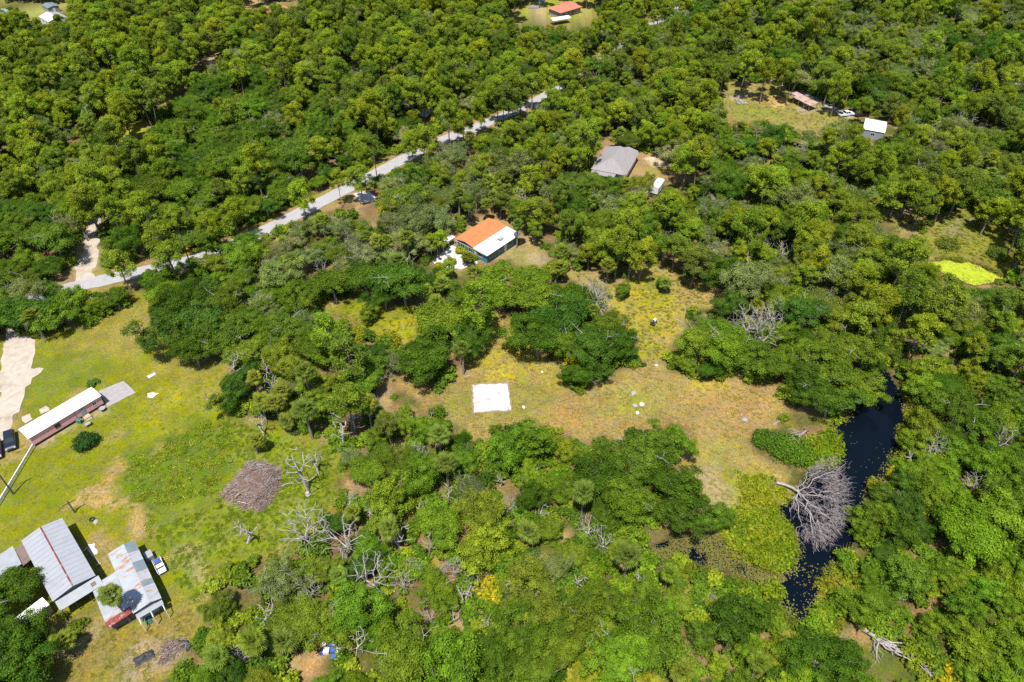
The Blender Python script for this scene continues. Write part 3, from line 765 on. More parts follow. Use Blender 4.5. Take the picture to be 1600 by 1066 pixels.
def pine(seed, h=13.0, rad=3.0, tufts=46, full=0.55):
    """tall bare trunk under a rounded head of needle tufts"""
    rs = np.random.default_rng(seed)
    P, Nn, S, SH, tg = [], [], [], [], []
    z0 = h * (1 - full)
    for k in range(tufts):
        t = rs.random() ** 0.8
        z = z0 + (h - z0 - 0.6) * t
        prof = rad * (math.sin(math.pi * (0.22 + 0.70 * t)) ** 0.7) * (rs.uniform(0.62, 1.08) if rs.random() < 0.75 else rs.uniform(0.1, 0.5))
        a = rs.uniform(0, 2 * math.pi)
        c = np.array([math.cos(a) * prof, math.sin(a) * prof, z])
        tg.append(c)
        r = rs.uniform(0.55, 1.05)
        n = int(150 * r * r / 0.6)
        d = unit(rs.normal(size=(n, 3)) + np.array([math.cos(a) * 0.3, math.sin(a) * 0.3, 0.45]))
        P.append(c + d * r * rs.uniform(0.4, 1.08, (n, 1)) * np.where(rs.random((n, 1)) < 0.16, rs.uniform(1.05, 1.6, (n, 1)), 1) * np.array([1, 1, 0.85]))
        Nn.append(unit(d * 0.55 + rs.normal(size=(n, 3)) * 0.5 + np.array([0, 0, 0.6])))
        S.append(rs.uniform(0.55, 1.2, n) * 0.23)
        SH.append(np.clip(rs.normal(1, 0.22, n) * rs.uniform(0.78, 1.22), 0.4, 1.8))
    crown = leaf_mesh('pine_crown', np.concatenate(P), np.concatenate(Nn), np.concatenate(S), np.concatenate(SH), M['needle'], 0.36, rs)
    mb = MB()
    lx, ly = rs.normal(size=2) * 0.4
    tr = [(lx * i / 6 * math.sin(i), ly * i / 6, -0.3 + (h * 0.95 + 0.3) * i / 6) for i in range(7)]
    mb.tube(tr, [0.2 * (1 - 0.12 * i) for i in range(7)], 6)
    def on(z):
        f = min(0.999, z / (h * 0.95)) * 6; i = min(5, int(f))
        return np.array(tr[i]) + (np.array(tr[i + 1]) - np.array(tr[i])) * (f - i)
    for c in tg:
        p = on(max(z0 * 0.95, c[2] - rs.uniform(0.2, 0.9)))
        mb.tube([p, (p + c) / 2 + np.array([0, 0, -0.12]), c], [0.05, 0.04, 0.02], 3, cap=False)
    for k in range(5):
        a = rs.uniform(0, 6.28); p = on(z0 * rs.uniform(0.6, 0.98))
        mb.tube([p, p + np.array([math.cos(a), math.sin(a), 0.15]) * rs.uniform(0.6, 1.5)], [0.035, 0.015], 3, cap=False)
    return [('crown', crown), ('trunk', mb.mesh('pine_trunk', M['pine_bark']))]

def frond_tris(rs, L=1.5, fan=0.95, n=13):
    """one costapalmate palm leaf along +x: stalk, then a drooping fan of folded blades"""
    V, SH = [], []
    V.append([(0, -0.035, 0), (0, 0.035, 0), (L * 0.8, 0, 0.02)]); SH.append(1.1)
    for k in range(n):
        a = (k / (n - 1) - 0.5) * 2 * math.radians(118)
        l = fan * (1 - 0.28 * abs(a) / 2.1) * rs.uniform(0.9, 1.1)
        b = np.array([L * 0.72, 0, 0.02])
        d = np.array([math.cos(a), math.sin(a), 0])
        s = np.array([-math.sin(a), math.cos(a), 0])
        m = b + d * l * 0.55 + np.array([0, 0, -0.04])
        e = b + d * l + np.array([0, 0, -0.30 - 0.14 * rs.random()])
        w = 0.115
        sh = rs.uniform(0.75, 1.25)
        V += [[b, m - s * w, m + s * w], [m + s * w, m - s * w, e]]; SH += [sh, sh * 0.95]
    return np.array(V, float), np.array(SH)

def palm(seed, h=6.0, n=26):
    rs = np.random.default_rng(seed)
    lx, ly = rs.normal(size=2) * 0.5
    top = np.array([lx, ly, h])
    fr = []
    for k in range(n):
        t = k / (n - 1)
        el = math.radians(86 - 122 * t + rs.uniform(-8, 8)); az = k * 2.39996 + rs.uniform(-0.2, 0.2)
        fr.append((az, el, rs.uniform(0.85, 1.15) * (0.62 + 0.38 * min(1, t * 3)), t))
    mb = MB()
    tr = [(lx * (i / 4) ** 1.5, ly * (i / 4) ** 1.5, -0.3 + (h + 0.3) * i / 4) for i in range(5)]
    mb.tube(tr, [0.24, 0.2, 0.18, 0.19, 0.24], 7)
    return top, fr, mb.mesh('palm_trunk', M['palm_bark'])

def frond_matrix(top, az, el, s):
    from mathutils import Matrix, Euler
    return Matrix.Translation(Vector(top)) @ Matrix.Rotation(az, 4, 'Z') @ Matrix.Rotation(-el, 4, 'Y') @ Matrix.Diagonal((s, s, s, 1))

def palm_crown(top, fr, seed, name='palm_crown', dead=True):
    rs = np.random.default_rng(seed)
    V, SH = [], []
    for az, el, s, t in fr:
        v, sh = frond_tris(rs)
        A = np.array(frond_matrix(top, az, el, s))
        v = v.reshape(-1, 3) @ A[:3, :3].T + A[:3, 3]
        V.append(v.reshape(-1, 3, 3)); SH.append(sh * rs.uniform(0.8, 1.2))
    return tri_mesh(name, np.concatenate(V), np.concatenate(SH), M['palm_leaf'])

def shrub(seed, rad=1.3, h=1.5, clumps=12, leaf=0.17, per=46):
    rs = np.random.default_rng(seed)
    P, Nn, S, SH = [], [], [], []
    C = []
    for k in range(clumps):
        a, r = rs.uniform(0, 6.28), rad * rs.random() ** 0.6 * 0.8
        zt = h * (1 - 0.55 * (r / rad) ** 2) * rs.uniform(0.55, 1.0)
        c = np.array([math.cos(a) * r, math.sin(a) * r, zt * 0.72]); C.append(c)
        d = unit(rs.normal(size=(per, 3)) + np.array([0, 0, 0.4]))
        P.append(c + d * rs.uniform(0.4, 1.05, (per, 1)) * rad * 0.36 * np.array([1.1, 1.1, 0.85]))
        Nn.append(unit(d * 0.7 + rs.normal(size=(per, 3)) * 0.55 + np.array([0, 0, 0.6])))
        S.append(rs.uniform(0.6, 1.25, per) * leaf); SH.append(np.clip(rs.normal(1, 0.2, per) * rs.uniform(0.8, 1.2), 0.4, 1.7))
    P = np.concatenate(P); P[:, 2] = np.maximum(P[:, 2], 0.04)
    crown = leaf_mesh('shrub_foliage', P, np.concatenate(Nn), np.concatenate(S), np.concatenate(SH), M['leaf'], 0.6, rs)
    mb = MB()
    dendrite(mb, [(0, 0, -0.15), (0.02, 0.01, h * 0.12)], C, 0.07, 0.3, 0.02, rs, 3)
    return [('crown', crown), ('stem', mb.mesh('shrub_stem', M['oak_bark']))]

def willow(seed, rad=3.6, h=7.5):
    """lush round-headed wetland tree, billowing clumps down to the ground"""
    return [(a if a == 'crown' else 'trunk', b) for a, b in oak(seed, rad, h, 1.25, 0.98, 64, 0, 0.22, -0.62)]

def tuft(seed, h=0.9, rad=0.5, n=30, w=0.05):
    """a spreading tuft of arching grass blades"""
    rs = np.random.default_rng(seed)
    a = rs.uniform(0, 6.28, n); r = rad * 0.6 * rs.random(n)
    base = np.stack([np.cos(a) * r, np.sin(a) * r, np.zeros(n)], 1)
    ln = rs.uniform(0.5, 1.6, n)
    d = unit(np.stack([np.cos(a) * ln, np.sin(a) * ln, np.ones(n)], 1))
    s = np.stack([-np.sin(a), np.cos(a), np.zeros(n)], 1) * w
    V = np.stack([base - s, base + s, base + d * (h * rs.uniform(0.5, 1.1, n))[:, None]], 1)
    return tri_mesh('grass_tuft', V, np.clip(rs.normal(1, 0.2, n), 0.5, 1.6), M['grass_blade'])

def weed(seed, n=26, rad=0.6):
    """low broad-leaved weed patch"""
    rs = np.random.default_rng(seed)
    a = rs.uniform(0, 6.28, n); r = rad * rs.random(n) ** 0.6
    C = np.stack([np.cos(a) * r, np.sin(a) * r, 0.08 + 0.4 * rs.random(n) * (1 - r / rad * 0.7)], 1)
    N_ = unit(np.stack([np.cos(a) * 0.4, np.sin(a) * 0.4, np.ones(n)], 1) + rs.normal(size=(n, 3)) * 0.35)
    return leaf_mesh('weed_patch', C, N_, rs.uniform(0.09, 0.19, n), np.clip(rs.normal(1, 0.22, n), 0.5, 1.6), M['leaf'], 0.6, rs)

def snag(seed, h=7.0, spread=3.0, n=40, r0=0.22, m='dead_wood', broken=False):
    """standing dead tree: bare forked limbs"""
    rs = np.random.default_rng(seed)
    tg = []
    for k in range(n):
        t = rs.uniform(0.35, 1.0)
        a = rs.uniform(0, 6.28); r = spread * rs.uniform(0.2, 1.0) * (0.4 + 0.6 * math.sin(math.pi * min(1, t * 0.9)))
        tg.append((math.cos(a) * r, math.sin(a) * r, h * t))
    mb = MB()
    lx, ly = rs.normal(size=2) * 0.6
    tr = [(0, 0, -0.3), (lx * 0.3, ly * 0.3, h * 0.14), (lx * 0.5, ly * 0.5, h * 0.28), (lx, ly, h * 0.42)]
    if broken:
        mb.tube(tr + [(lx * 1.6, ly * 1.4, h * 0.75), (lx * 1.5, ly * 1.9, h)], [r0 * 1.2, r0, r0 * 0.85, r0 * 0.7, r0 * 0.5, 0.04], 6)
    dendrite(mb, tr, tg, r0, 0.5, 0.02, rs, 4)
    return mb.mesh('dead_trunk', M[m])

OAKS = [oak(101 + k, rad, h, dens, flat, cl, bare, lf) for k, (rad, h, dens, flat, cl, bare, lf) in enumerate([
    (5.0, 8.5, 1.05, 0.64, 66, 1, 0.24), (5.0, 9.5, 1.0, 0.72, 62, 2, 0.24), (5.0, 8.0, 1.1, 0.60, 60, 0, 0.24), (5.0, 9.0, 1.0, 0.76, 70, 1, 0.23),
    (5.0, 8.5, 0.62, 0.62, 52, 9, 0.22), (5.0, 9.0, 0.55, 0.66, 48, 12, 0.22), (5.0, 8.0, 0.68, 0.58, 54, 8, 0.22),
    (5.0, 8.8, 1.15, 0.64, 74, 1, 0.25)])]
DENSE_OAKS, THIN_OAKS = [0, 1, 2, 3, 7], [4, 5, 6]
PINES = [pine(201 + k, h, r, t, f) for k, (h, r, t, f) in enumerate([(13, 3.0, 46, 0.52), (14, 2.7, 40, 0.46), (12, 2.9, 44, 0.58), (15, 3.2, 52, 0.48), (12.5, 3.3, 54, 0.56), (13.5, 2.5, 36, 0.45)])]
WILLOWS = [willow(301 + k) for k in range(4)]
SHRUBS = [shrub(401 + k, *a) for k, a in enumerate([(1.3, 1.5, 13), (1.5, 1.2, 14), (1.1, 1.9, 12), (1.6, 1.7, 15), (1.2, 1.1, 10)])]
PALMS = [palm(501 + k, h, n) for k, (h, n) in enumerate([(5.5, 38), (6.5, 36), (4.0, 38), (8.0, 36)])]
PALM_CROWNS = [palm_crown(t, f, 520 + k) for k, (t, f, tr) in enumerate(PALMS)]
FRONDS = []
for k in range(4):
    v, sh = frond_tris(np.random.default_rng(540 + k)); FRONDS.append(tri_mesh('palm_frond', v, sh, M['palm_leaf']))
SNAGS = [snag(601 + k, *a) for k, a in enumerate([(7, 3.0, 90, 0.19), (8, 2.2, 44, 0.19), (6, 2.6, 130, 0.17), (7.5, 3.4, 220, 0.2), (5.5, 1.6, 24, 0.18), (9, 2.0, 34, 0.2)])]
TUFTS = [tuft(701 + k) for k in range(3)]
WEEDS = [weed(751 + k) for k in range(4)]

# ------------------------------------------------------------------ where the plants stand
TINTS = {
    'deep': [(0.050, 0.104, 0.007), (0.064, 0.118, 0.008), (0.054, 0.110, 0.011)],
    'mid': [(0.094, 0.156, 0.010), (0.112, 0.170, 0.011), (0.086, 0.144, 0.012)],
    'grey': [(0.165, 0.195, 0.052), (0.185, 0.205, 0.072), (0.145, 0.182, 0.044), (0.128, 0.168, 0.046)],
    'lush': [(0.106, 0.188, 0.010), (0.124, 0.202, 0.011), (0.096, 0.174, 0.011)],
    'lime': [(0.162, 0.216, 0.012), (0.180, 0.224, 0.013), (0.146, 0.204, 0.013)],
    'pine': [(0.186, 0.240, 0.014), (0.206, 0.250, 0.014), (0.156, 0.218, 0.017), (0.172, 0.238, 0.016)],
    'pinedark': [(0.112, 0.164, 0.016), (0.128, 0.172, 0.022)],
    'olive': [(0.138, 0.184, 0.014), (0.156, 0.196, 0.016), (0.120, 0.168, 0.014)],
    'gold': [(0.30, 0.26, 0.010), (0.33, 0.28, 0.012)],
    'palm': [(0.118, 0.150, 0.014), (0.132, 0.156, 0.016), (0.100, 0.138, 0.018)],
}
TONE = {'deep': 'dark green', 'mid': 'mid green', 'grey': 'grey-green', 'lush': 'bright green', 'lime': 'lime green', 'pine': 'yellow-green', 'pinedark': 'dull green', 'olive': 'olive green', 'gold': 'golden yellow', 'palm': 'olive'}
# (outline in pixels of the crowns, species weights, tints)
KZ = [
    ([(-80, 860), (140, 860), (140, 1130), (-80, 1130)], dict(oak=1.0), ['deep', 'deep', 'mid']),
    ([(180, 230), (260, 165), (330, 120), (480, 130), (560, 200), (560, 260), (480, 310), (400, 350), (300, 330), (200, 310)], dict(oak=0.84, thin=0.11, pine=0.05), ['deep', 'deep', 'mid', 'mid']),
    ([(-80, 300), (120, 300), (120, 440), (230, 460), (180, 480), (60, 520), (-80, 530)], dict(oak=0.88, thin=0.12), ['deep', 'mid', 'mid']),
    ([(150, 330), (300, 320), (420, 350), (330, 390), (230, 430), (150, 430)], dict(oak=0.5, thin=0.12, pine=0.38), ['deep', 'mid', 'lush']),
    ([(230, 430), (300, 425), (420, 490), (500, 540), (420, 560), (330, 560), (255, 555), (230, 480)], dict(oak=0.95, thin=0.05), ['deep', 'mid', 'mid']),
    ([(-80, -80), (1120, -80), (1050, 20), (940, 100), (850, 150), (670, 220), (430, 350), (310, 400), (150, 330), (-80, 330)], dict(oak=0.34, thin=0.17, pine=0.45, palm=0.02, snag=0.02), ['mid', 'deep', 'deep', 'olive', 'grey']),
    ([(430, 365), (560, 300), (640, 300), (720, 232), (900, 300), (900, 350), (820, 350), (700, 350), (620, 400), (560, 400), (480, 440), (400, 420)], dict(oak=0.22, thin=0.62, pine=0.06, palm=0.08, snag=0.02), ['grey', 'grey', 'mid', 'olive']),
    ([(310, 420), (420, 380), (560, 400), (700, 410), (760, 420), (800, 430), (800, 500), (740, 590), (690, 612), (640, 590), (560, 540), (430, 470)], dict(oak=0.75, thin=0.18, palm=0.05, pine=0.02), ['deep', 'mid', 'mid']),
    ([(800, 400), (960, 400), (960, 520), (1000, 560), (920, 620), (860, 580), (790, 540)], dict(oak=0.9, thin=0.08, palm=0.02), ['deep', 'mid']),
    ([(350, 570), (430, 480), (640, 600), (760, 690), (720, 760), (560, 700), (530, 690), (430, 665), (360, 650)], dict(oak=0.66, thin=0.15, pine=0.05, palm=0.09, snag=0.05), ['mid', 'deep', 'olive', 'mid']),
    ([(530, 690), (720, 700), (880, 780), (1000, 860), (1100, 930), (1060, 1130), (240, 1130), (330, 900), (450, 870), (520, 800)], dict(oak=0.60, thin=0.20, willow=0.06, palm=0.05, snag=0.09), ['mid', 'mid', 'lush', 'deep', 'olive']),
    ([(760, 680), (860, 660), (930, 690), (900, 760), (860, 770)], dict(oak=0.5, willow=0.5), ['lush', 'mid', 'lime']),
    ([(900, 680), (1080, 670), (1160, 800), (1050, 860), (920, 790)], dict(oak=1.0), ['deep', 'mid']),
    ([(1040, 870), (1260, 985), (1290, 1010), (1240, 1130), (1020, 1130)], dict(oak=0.2, willow=0.76, palm=0.04), ['lime', 'lush', 'mid', 'lime']),
    ([(1240, 1130), (1300, 1010), (1400, 980), (1480, 1000), (1480, 1130)], dict(oak=0.3, willow=0.7), ['lush', 'mid']),
    ([(1440, 880), (1700, 860), (1700, 1130), (1440, 1130)], dict(willow=1.0), ['lime', 'lush', 'lush']),
    ([(1330, 760), (1480, 640), (1700, 560), (1700, 870), (1440, 890), (1400, 1000), (1290, 1000)], dict(oak=0.32, willow=0.60, snag=0.03, thin=0.05), ['mid', 'lush', 'deep', 'lush']),
    ([(1040, 500), (1240, 470), (1400, 560), (1340, 660), (1240, 650), (1060, 590)], dict(oak=0.85, thin=0.1, snag=0.05), ['mid', 'deep', 'lush']),
    ([(1400, 540), (1590, 570), (1500, 650), (1400, 740)], dict(oak=0.5, willow=0.5), ['mid', 'lime', 'mid']),
    ([(1100, 430), (1250, 440), (1700, 620), (1700, 440), (1560, 450), (1440, 400), (1200, 340), (1050, 330)], dict(oak=0.42, thin=0.31, pine=0.24, snag=0.03), ['mid', 'olive', 'grey', 'deep']),
    ([(720, 230), (850, 150), (1000, 60), (1130, 100), (1140, 200), (1100, 260), (1000, 230), (900, 260), (860, 290)], dict(oak=0.45, thin=0.22, pine=0.28, palm=0.04, snag=0.01), ['mid', 'olive', 'grey']),
]
KDEF = (dict(oak=0.46, thin=0.34, pine=0.14, palm=0.04, snag=0.02), ['mid', 'grey', 'olive', 'deep', 'mid'])

# crowns that stand out by themselves: pixel of the crown's middle, crown radius in metres, species, tint
HAND = [
    (14, 916, 4.2, 'oak', 'deep'), (22, 1014, 4.4, 'oak', 'deep'), (0, 1058, 5.0, 'oak', 'deep'), (64, 1004, 2.6, 'oak', 'deep'), (-25, 965, 4, 'oak', 'deep'), (40, 1062, 4.0, 'oak', 'deep'),
    (690, 500, 6.4, 'oak', 'mid'), (668, 560, 5.6, 'oak', 'deep'), (728, 535, 4.6, 'oak', 'deep'), (630, 440, 6.2, 'oak', 'deep'), (570, 432, 5.0, 'oak', 'deep'), (600, 462, 3.2, 'oak', 'deep'), (520, 440, 5.0, 'oak', 'mid'), (470, 455, 4.5, 'oak', 'mid'),
    (574, 488, 2.4, 'willow', 'mid'), (880, 495, 6.2, 'oak', 'deep'), (840, 520, 5.4, 'oak', 'deep'), (925, 545, 5.2, 'oak', 'deep'), (975, 540, 4.4, 'oak', 'deep'), (912, 585, 3.6, 'oak', 'deep'), (825, 465, 5.0, 'oak', 'mid'), (945, 510, 4.4, 'oak', 'mid'), (830, 430, 4.6, 'oak', 'mid'), (770, 450, 5.0, 'oak', 'mid'),
    (945, 385, 4.6, 'oak', 'olive'), (988, 352, 4.6, 'oak', 'olive'), (1080, 400, 4.4, 'oak', 'mid'), (975, 452, 1.9, 'oak', 'mid'), (1035, 440, 1.8, 'oak', 'deep'),
    (942, 742, 4.6, 'oak', 'deep'), (1000, 708, 5.4, 'oak', 'mid'), (1045, 748, 4.6, 'oak', 'deep'), (985, 785, 4.4, 'oak', 'mid'), (1062, 800, 4.0, 'oak', 'deep'), (1130, 808, 3.0, 'oak', 'mid'), (1050, 690, 3.6, 'oak', 'lush'),
    (830, 690, 4.6, 'willow', 'lush'), (795, 700, 4.2, 'willow', 'lush'), (880, 700, 3.0, 'willow', 'lime'), (780, 672, 1.6, 'willow', 'mid'),
    (1090, 535, 4.4, 'oak', 'olive'), (1140, 545, 5.4, 'oak', 'mid'), (1195, 560, 4.6, 'oak', 'mid'), (1300, 570, 5.8, 'oak', 'mid'), (1268, 605, 4.8, 'oak', 'deep'), (1335, 545, 5.0, 'oak', 'mid'), (1340, 600, 4.2, 'oak', 'lush'), (1300, 625, 4.0, 'oak', 'mid'), (1260, 490, 4.6, 'oak', 'deep'),
    (1440, 600, 3.4, 'willow', 'lime'), (1440, 660, 3.6, 'willow', 'lime'), (1430, 690, 3.0, 'willow', 'lime'), (1460, 625, 3.4, 'willow', 'lush'), (1385, 770, 2.4, 'willow', 'mid'), (1375, 800, 3.2, 'willow', 'mid'), (1415, 790, 3.6, 'oak', 'deep'), (1340, 800, 1.8, 'willow', 'lush'), (1352, 820, 2.2, 'willow', 'mid'),
    (1480, 600, 3.8, 'oak', 'deep'), (1500, 640, 4.2, 'oak', 'deep'), (1525, 830, 5.6, 'oak', 'lush'), (1560, 800, 4.6, 'willow', 'lush'),
    (290, 470, 5.6, 'oak', 'deep'), (262, 515, 5.4, 'oak', 'deep'), (318, 505, 5.6, 'oak', 'deep'), (300, 545, 4.4, 'oak', 'deep'), (350, 520, 5.2, 'oak', 'mid'), (255, 455, 4.4, 'oak', 'mid'), (262, 400, 3.6, 'pine', 'pine'), (180, 400, 3.0, 'pine', 'pine'), (375, 600, 3.8, 'oak', 'deep'), (440, 555, 4.6, 'oak', 'olive'), (390, 550, 4.0, 'oak', 'olive'),
    (540, 620, 5.0, 'pine', 'olive'), (750, 850, 4.2, 'willow', 'lime'), (610, 780, 4.4, 'willow', 'lime'), (455, 970, 4.0, 'oak', 'olive'), (498, 975, 4.0, 'oak', 'olive'), (545, 950, 4.4, 'oak', 'lush'), (1020, 1000, 5.0, 'oak', 'mid'), (975, 1020, 4.6, 'oak', 'lush'), (880, 1000, 4.4, 'oak', 'mid'), (1150, 960, 4.4, 'willow', 'deep'),
    (1460, 282, 3.6, 'pine', 'pinedark'), (1170, 230, 5.0, 'oak', 'deep'), (1210, 210, 4.6, 'oak', 'deep'), (1120, 260, 4.6, 'oak', 'mid'), (1065, 240, 5.4, 'oak', 'grey'), (1380, 250, 4.0, 'pine', 'pine'), (1330, 212, 3.6, 'pine', 'pine'), (1300, 205, 4.0, 'oak', 'grey'),
    (700, 185, 3.8, 'pine', 'pine'), (725, 190, 3.6, 'pine', 'pine'), (560, 270, 2.6, 'pine', 'pine'), (640, 215, 2.6, 'pine', 'pine'), (850, 180, 3.4, 'pine', 'pine'), (790, 130, 3.4, 'pine', 'pine'), (330, 350, 3.6, 'pine', 'pine'), (360, 330, 3.2, 'pine', 'pine'), (470, 300, 3.0, 'pine', 'pine'), (500, 230, 3.2, 'pine', 'pine'), (200, 300, 3.2, 'pine', 'pine'),
    (985, 215, 4.2, 'oak', 'mid'), (905, 205, 3.0, 'pine', 'pine'), (860, 210, 2.6, 'oak', 'lush'), (1000, 290, 4.0, 'oak', 'olive'), (960, 290, 4.2, 'oak', 'mid'), (925, 280, 3.4, 'oak', 'olive'), (1045, 322, 3.6, 'pine', 'pine'),
]
HAND_PALM = [(174, 928, 3, 1.0), (93, 995, 2, 0.95), (50, 495, 0, 1.15), (878, 392, 1, 1.1), (868, 420, 2, 1.2), (808, 350, 3, 0.9), (760, 318, 1, 0.9), (782, 312, 0, 0.95), (812, 300, 0, 0.9), (705, 415, 2, 0.9), (655, 440, 2, 1.0), (678, 468, 0, 0.9), (790, 295, 0, 1.0), (770, 305, 1, 0.9), (800, 320, 2, 1.0), (690, 440, 0, 1.0), (665, 455, 1, 0.95), (740, 425, 1, 1.0), (725, 400, 2, 0.8), (1365, 148, 1, 0.95), (1322, 155, 0, 0.9), (1355, 160, 2, 1.1), (1045, 442, 2, 0.8), (405, 625, 0, 1.05), (440, 610, 1, 1.0), (940, 985, 2, 0.95), (1022, 985, 2, 1.0), (1065, 1042, 0, 0.95), (455, 1000, 2, 1.1), (345, 1030, 0, 1.0), (535, 120, 1, 1.0), (910, 345, 0, 1.0), (1195, 110, 1, 1.0), (970, 205, 0, 1.0), (1090, 210, 0, 1.0), (395, 690, 2, 0.9)]
# standing dead trees: pixel of the foot, mesh, height scale, look
HAND_SNAG = [(482, 768, 1, 0.95, 0.4), (497, 742, 4, 0.85, 2.0), (385, 850, 4, 0.85, 1.0), (484, 858, 3, 0.95, 0.0), (540, 872, 0, 1.0, 1.2), (412, 685, 4, 0.9, 2.0), (538, 702, 5, 0.75, 2.9), (588, 928, 2, 1.05, 0.2), (632, 862, 4, 0.9, 3.0), (672, 866, 5, 0.6, 0.5), (725, 948, 4, 1.0, 1.4), (905, 925, 4, 0.8, 2.2), (935, 500, 3, 1.05, 0.8), (925, 475, 3, 0.9, 2.3), (1185, 548, 3, 1.25, 1.0), (1160, 530, 3, 1.05, 2.6), (1205, 510, 2, 1.1, 0.6), (1455, 712, 2, 0.85, 1.5), (1440, 722, 2, 0.7, 0.1), (1500, 690, 5, 0.65, 0.9), (995, 920, 4, 0.8, 0.7), (555, 672, 0, 0.85, 2.8), (420, 600, 5, 0.7, 1.7), (700, 205, 2, 0.9, 1.9), (1028, 230, 5, 0.7, 0.3), (560, 585, 5, 0.7, 0.9), (590, 655, 2, 0.8, 1.1), (700, 790, 5, 0.6, 2.4), (1235, 580, 4, 0.9, 0.7), (1420, 290, 5, 0.8, 1.3), (470, 90, 5, 0.8, 0.7), (148, 205, 5, 0.9, 0.2), (600, 120, 5, 0.8, 0.2), (1512, 770, 2, 0.8, 1.2), (820, 905, 5, 0.55, 1.0), (760, 985, 4, 0.7, 0.3), (1115, 955, 2, 0.6, 1.9), (640, 985, 4, 0.7, 1.7), (870, 960, 4, 0.7, 0.9), (780, 760, 4, 0.6, 0.5), (655, 720, 2, 0.7, 2.0), (1100, 400, 5, 0.6, 0.9)]

LAND = [((760, 375), 'beside the orange-roofed house'), ((575, 485), 'around the small lawn enclosed by woods'), ((765, 620), 'by the square white sand pad'), ((1000, 640), 'at the edge of the dry tan clearing'), ((1020, 490), 'around the yellow meadow with the mower'), ((1370, 680), 'on the bank of the dark pond'), ((1110, 870), 'around the weedy brown inlet'), ((962, 245), 'near the grey hip-roofed house'), ((1365, 200), 'near the white gabled building'), ((1210, 160), 'around the bare-earth yard with the carport'), ((1510, 422), 'around the lime-coloured algae pool'), ((270, 500), 'along the mown yard of the pink trailer'), ((450, 700), 'between the brush pile and the clearing'), ((330, 990), 'behind the rusty-roofed shed'), ((620, 920), 'in the thicket past the brush pile'), ((900, 960), 'in the thicket beside the weedy glade'), ((1390, 1010), 'around the uprooted grey trunk by the pond'), ((1550, 900), 'in the lush swamp woods beyond the pond'), ((140, 390), 'beside the sandy track off the road'), ((210, 205), 'around the grassy glade across the road'), ((400, 230), 'in the dense oak woods across the road'), ((650, 140), 'across the road near the white caravan'), ((880, 10), 'near the far red-roofed house'), ((80, 22), 'near the far white-roofed workshop'), ((1040, 30), 'beside the far end of the road'), ((1450, 60), 'in the far woods behind the carport yard'), ((570, 310), 'near the driveway mouth on the road'), ((150, 470), 'between the road and the trailer yard'), ((300, 60), 'in the far pine woods across the road'), ((560, 60), 'in the far pine woods past the caravan'), ((1250, 330), 'in the mixed woods beyond the clearing'), ((20, 980), 'over the white box trailer by the barn'), ((1560, 620), 'in the woods past the pond head')]
LAND_W = np.array([at(*p)[:2] for p, _ in LAND])
def where(x, y):
    return LAND[int(np.argmin(((LAND_W - np.array((x, y))) ** 2).sum(1)))][1]

SOLID = []          # round footprints that no stem may enter: x, y, radius
def solid(px, py, r):
    x, y, _ = at(px, py); SOLID.append((x, y, r))
for a in [(95, 655, 4.5), (65, 675, 4), (125, 635, 4.5), (150, 620, 4), (90, 880, 6), (120, 920, 5), (60, 860, 5), (205, 900, 4.5), (230, 930, 4.5), (185, 875, 3.5), (190, 945, 4), (55, 965, 3.5), (15, 885, 5), (765, 380, 8.5), (738, 395, 5), (963, 255, 7.5), (882, 15, 9), (80, 30, 9), (1368, 205, 6), (1255, 160, 6), (390, 765, 5.5), (1025, 300, 4), (665, 180, 3), (765, 622, 5.5), (1325, 185, 3.5), (17, 690, 3)]:
    solid(*a)
SOLID = np.array(SOLID)
FALLEN_PX = [(1205, 745), (1340, 740), (1340, 870), (1220, 870)]

SPEC = {'oak': (5.0, 5.6), 'thin': (5.0, 5.4), 'pine': (2.9, 9.8), 'willow': (3.6, 4.4), 'palm': (1.6, 5.5), 'snag': (2.6, 4.0)}   # crown radius and middle height of the unit mesh
prs = np.random.default_rng(77)
plants = []          # species, x, y, scale, zscale, rot, tint name, tint, proto index
occx, occy, occr = [], [], []

def pick_proto(sp):
    if sp == 'oak': return int(prs.choice(DENSE_OAKS))
    if sp == 'thin': return int(prs.choice(THIN_OAKS))
    if sp == 'pine': return int(prs.integers(len(PINES)))
    if sp == 'willow': return int(prs.integers(len(WILLOWS)))
    if sp == 'palm': return int(prs.integers(len(PALMS)))
    return int(prs.integers(len(SNAGS)))

def put(sp, x, y, s, tint, proto=None, zs=1.0, rot=None):
    t = np.array(TINTS[tint][prs.integers(len(TINTS[tint]))]) * prs.uniform(0.82, 1.18) * prs.uniform(0.92, 1.08, 3)
    plants.append(dict(sp=sp, x=x, y=y, s=s, zs=zs, rot=prs.uniform(0, 6.28) if rot is None else rot, tone=tint, tint=t, ax=prs.uniform(0.84, 1.2), proto=pick_proto(sp) if proto is None else proto))
    occx.append(x); occy.append(y); occr.append(SPEC[sp][0] * s * (0.8 if sp == 'pine' else 1))

for px, py, r, sp, ti in HAND:
    R0, Z0 = SPEC[sp]
    s = r / R0 if sp != 'pine' else min(1.15, 0.75 + r / 12)
    zs = prs.uniform(0.88, 1.05) * (1.15 if r < 3.5 and sp == 'oak' else 1)
    x, y, _ = at(px, py, Z0 * s * zs)
    put(sp, x, y, s, ti, zs=zs)
for px, py, k, s in HAND_PALM:
    x, y, _ = at(px, py, PALMS[k][0][2] * s)
    put('palm', x, y, s, 'palm', k)
for px, py, k, s, ro in HAND_SNAG:
    x, y, _ = at(px, py); put('snag', x, y, s * (1.5 if px < 640 and py > 660 else 1.15), 'grey', k, rot=ro)
    occr[-1] *= 0.4

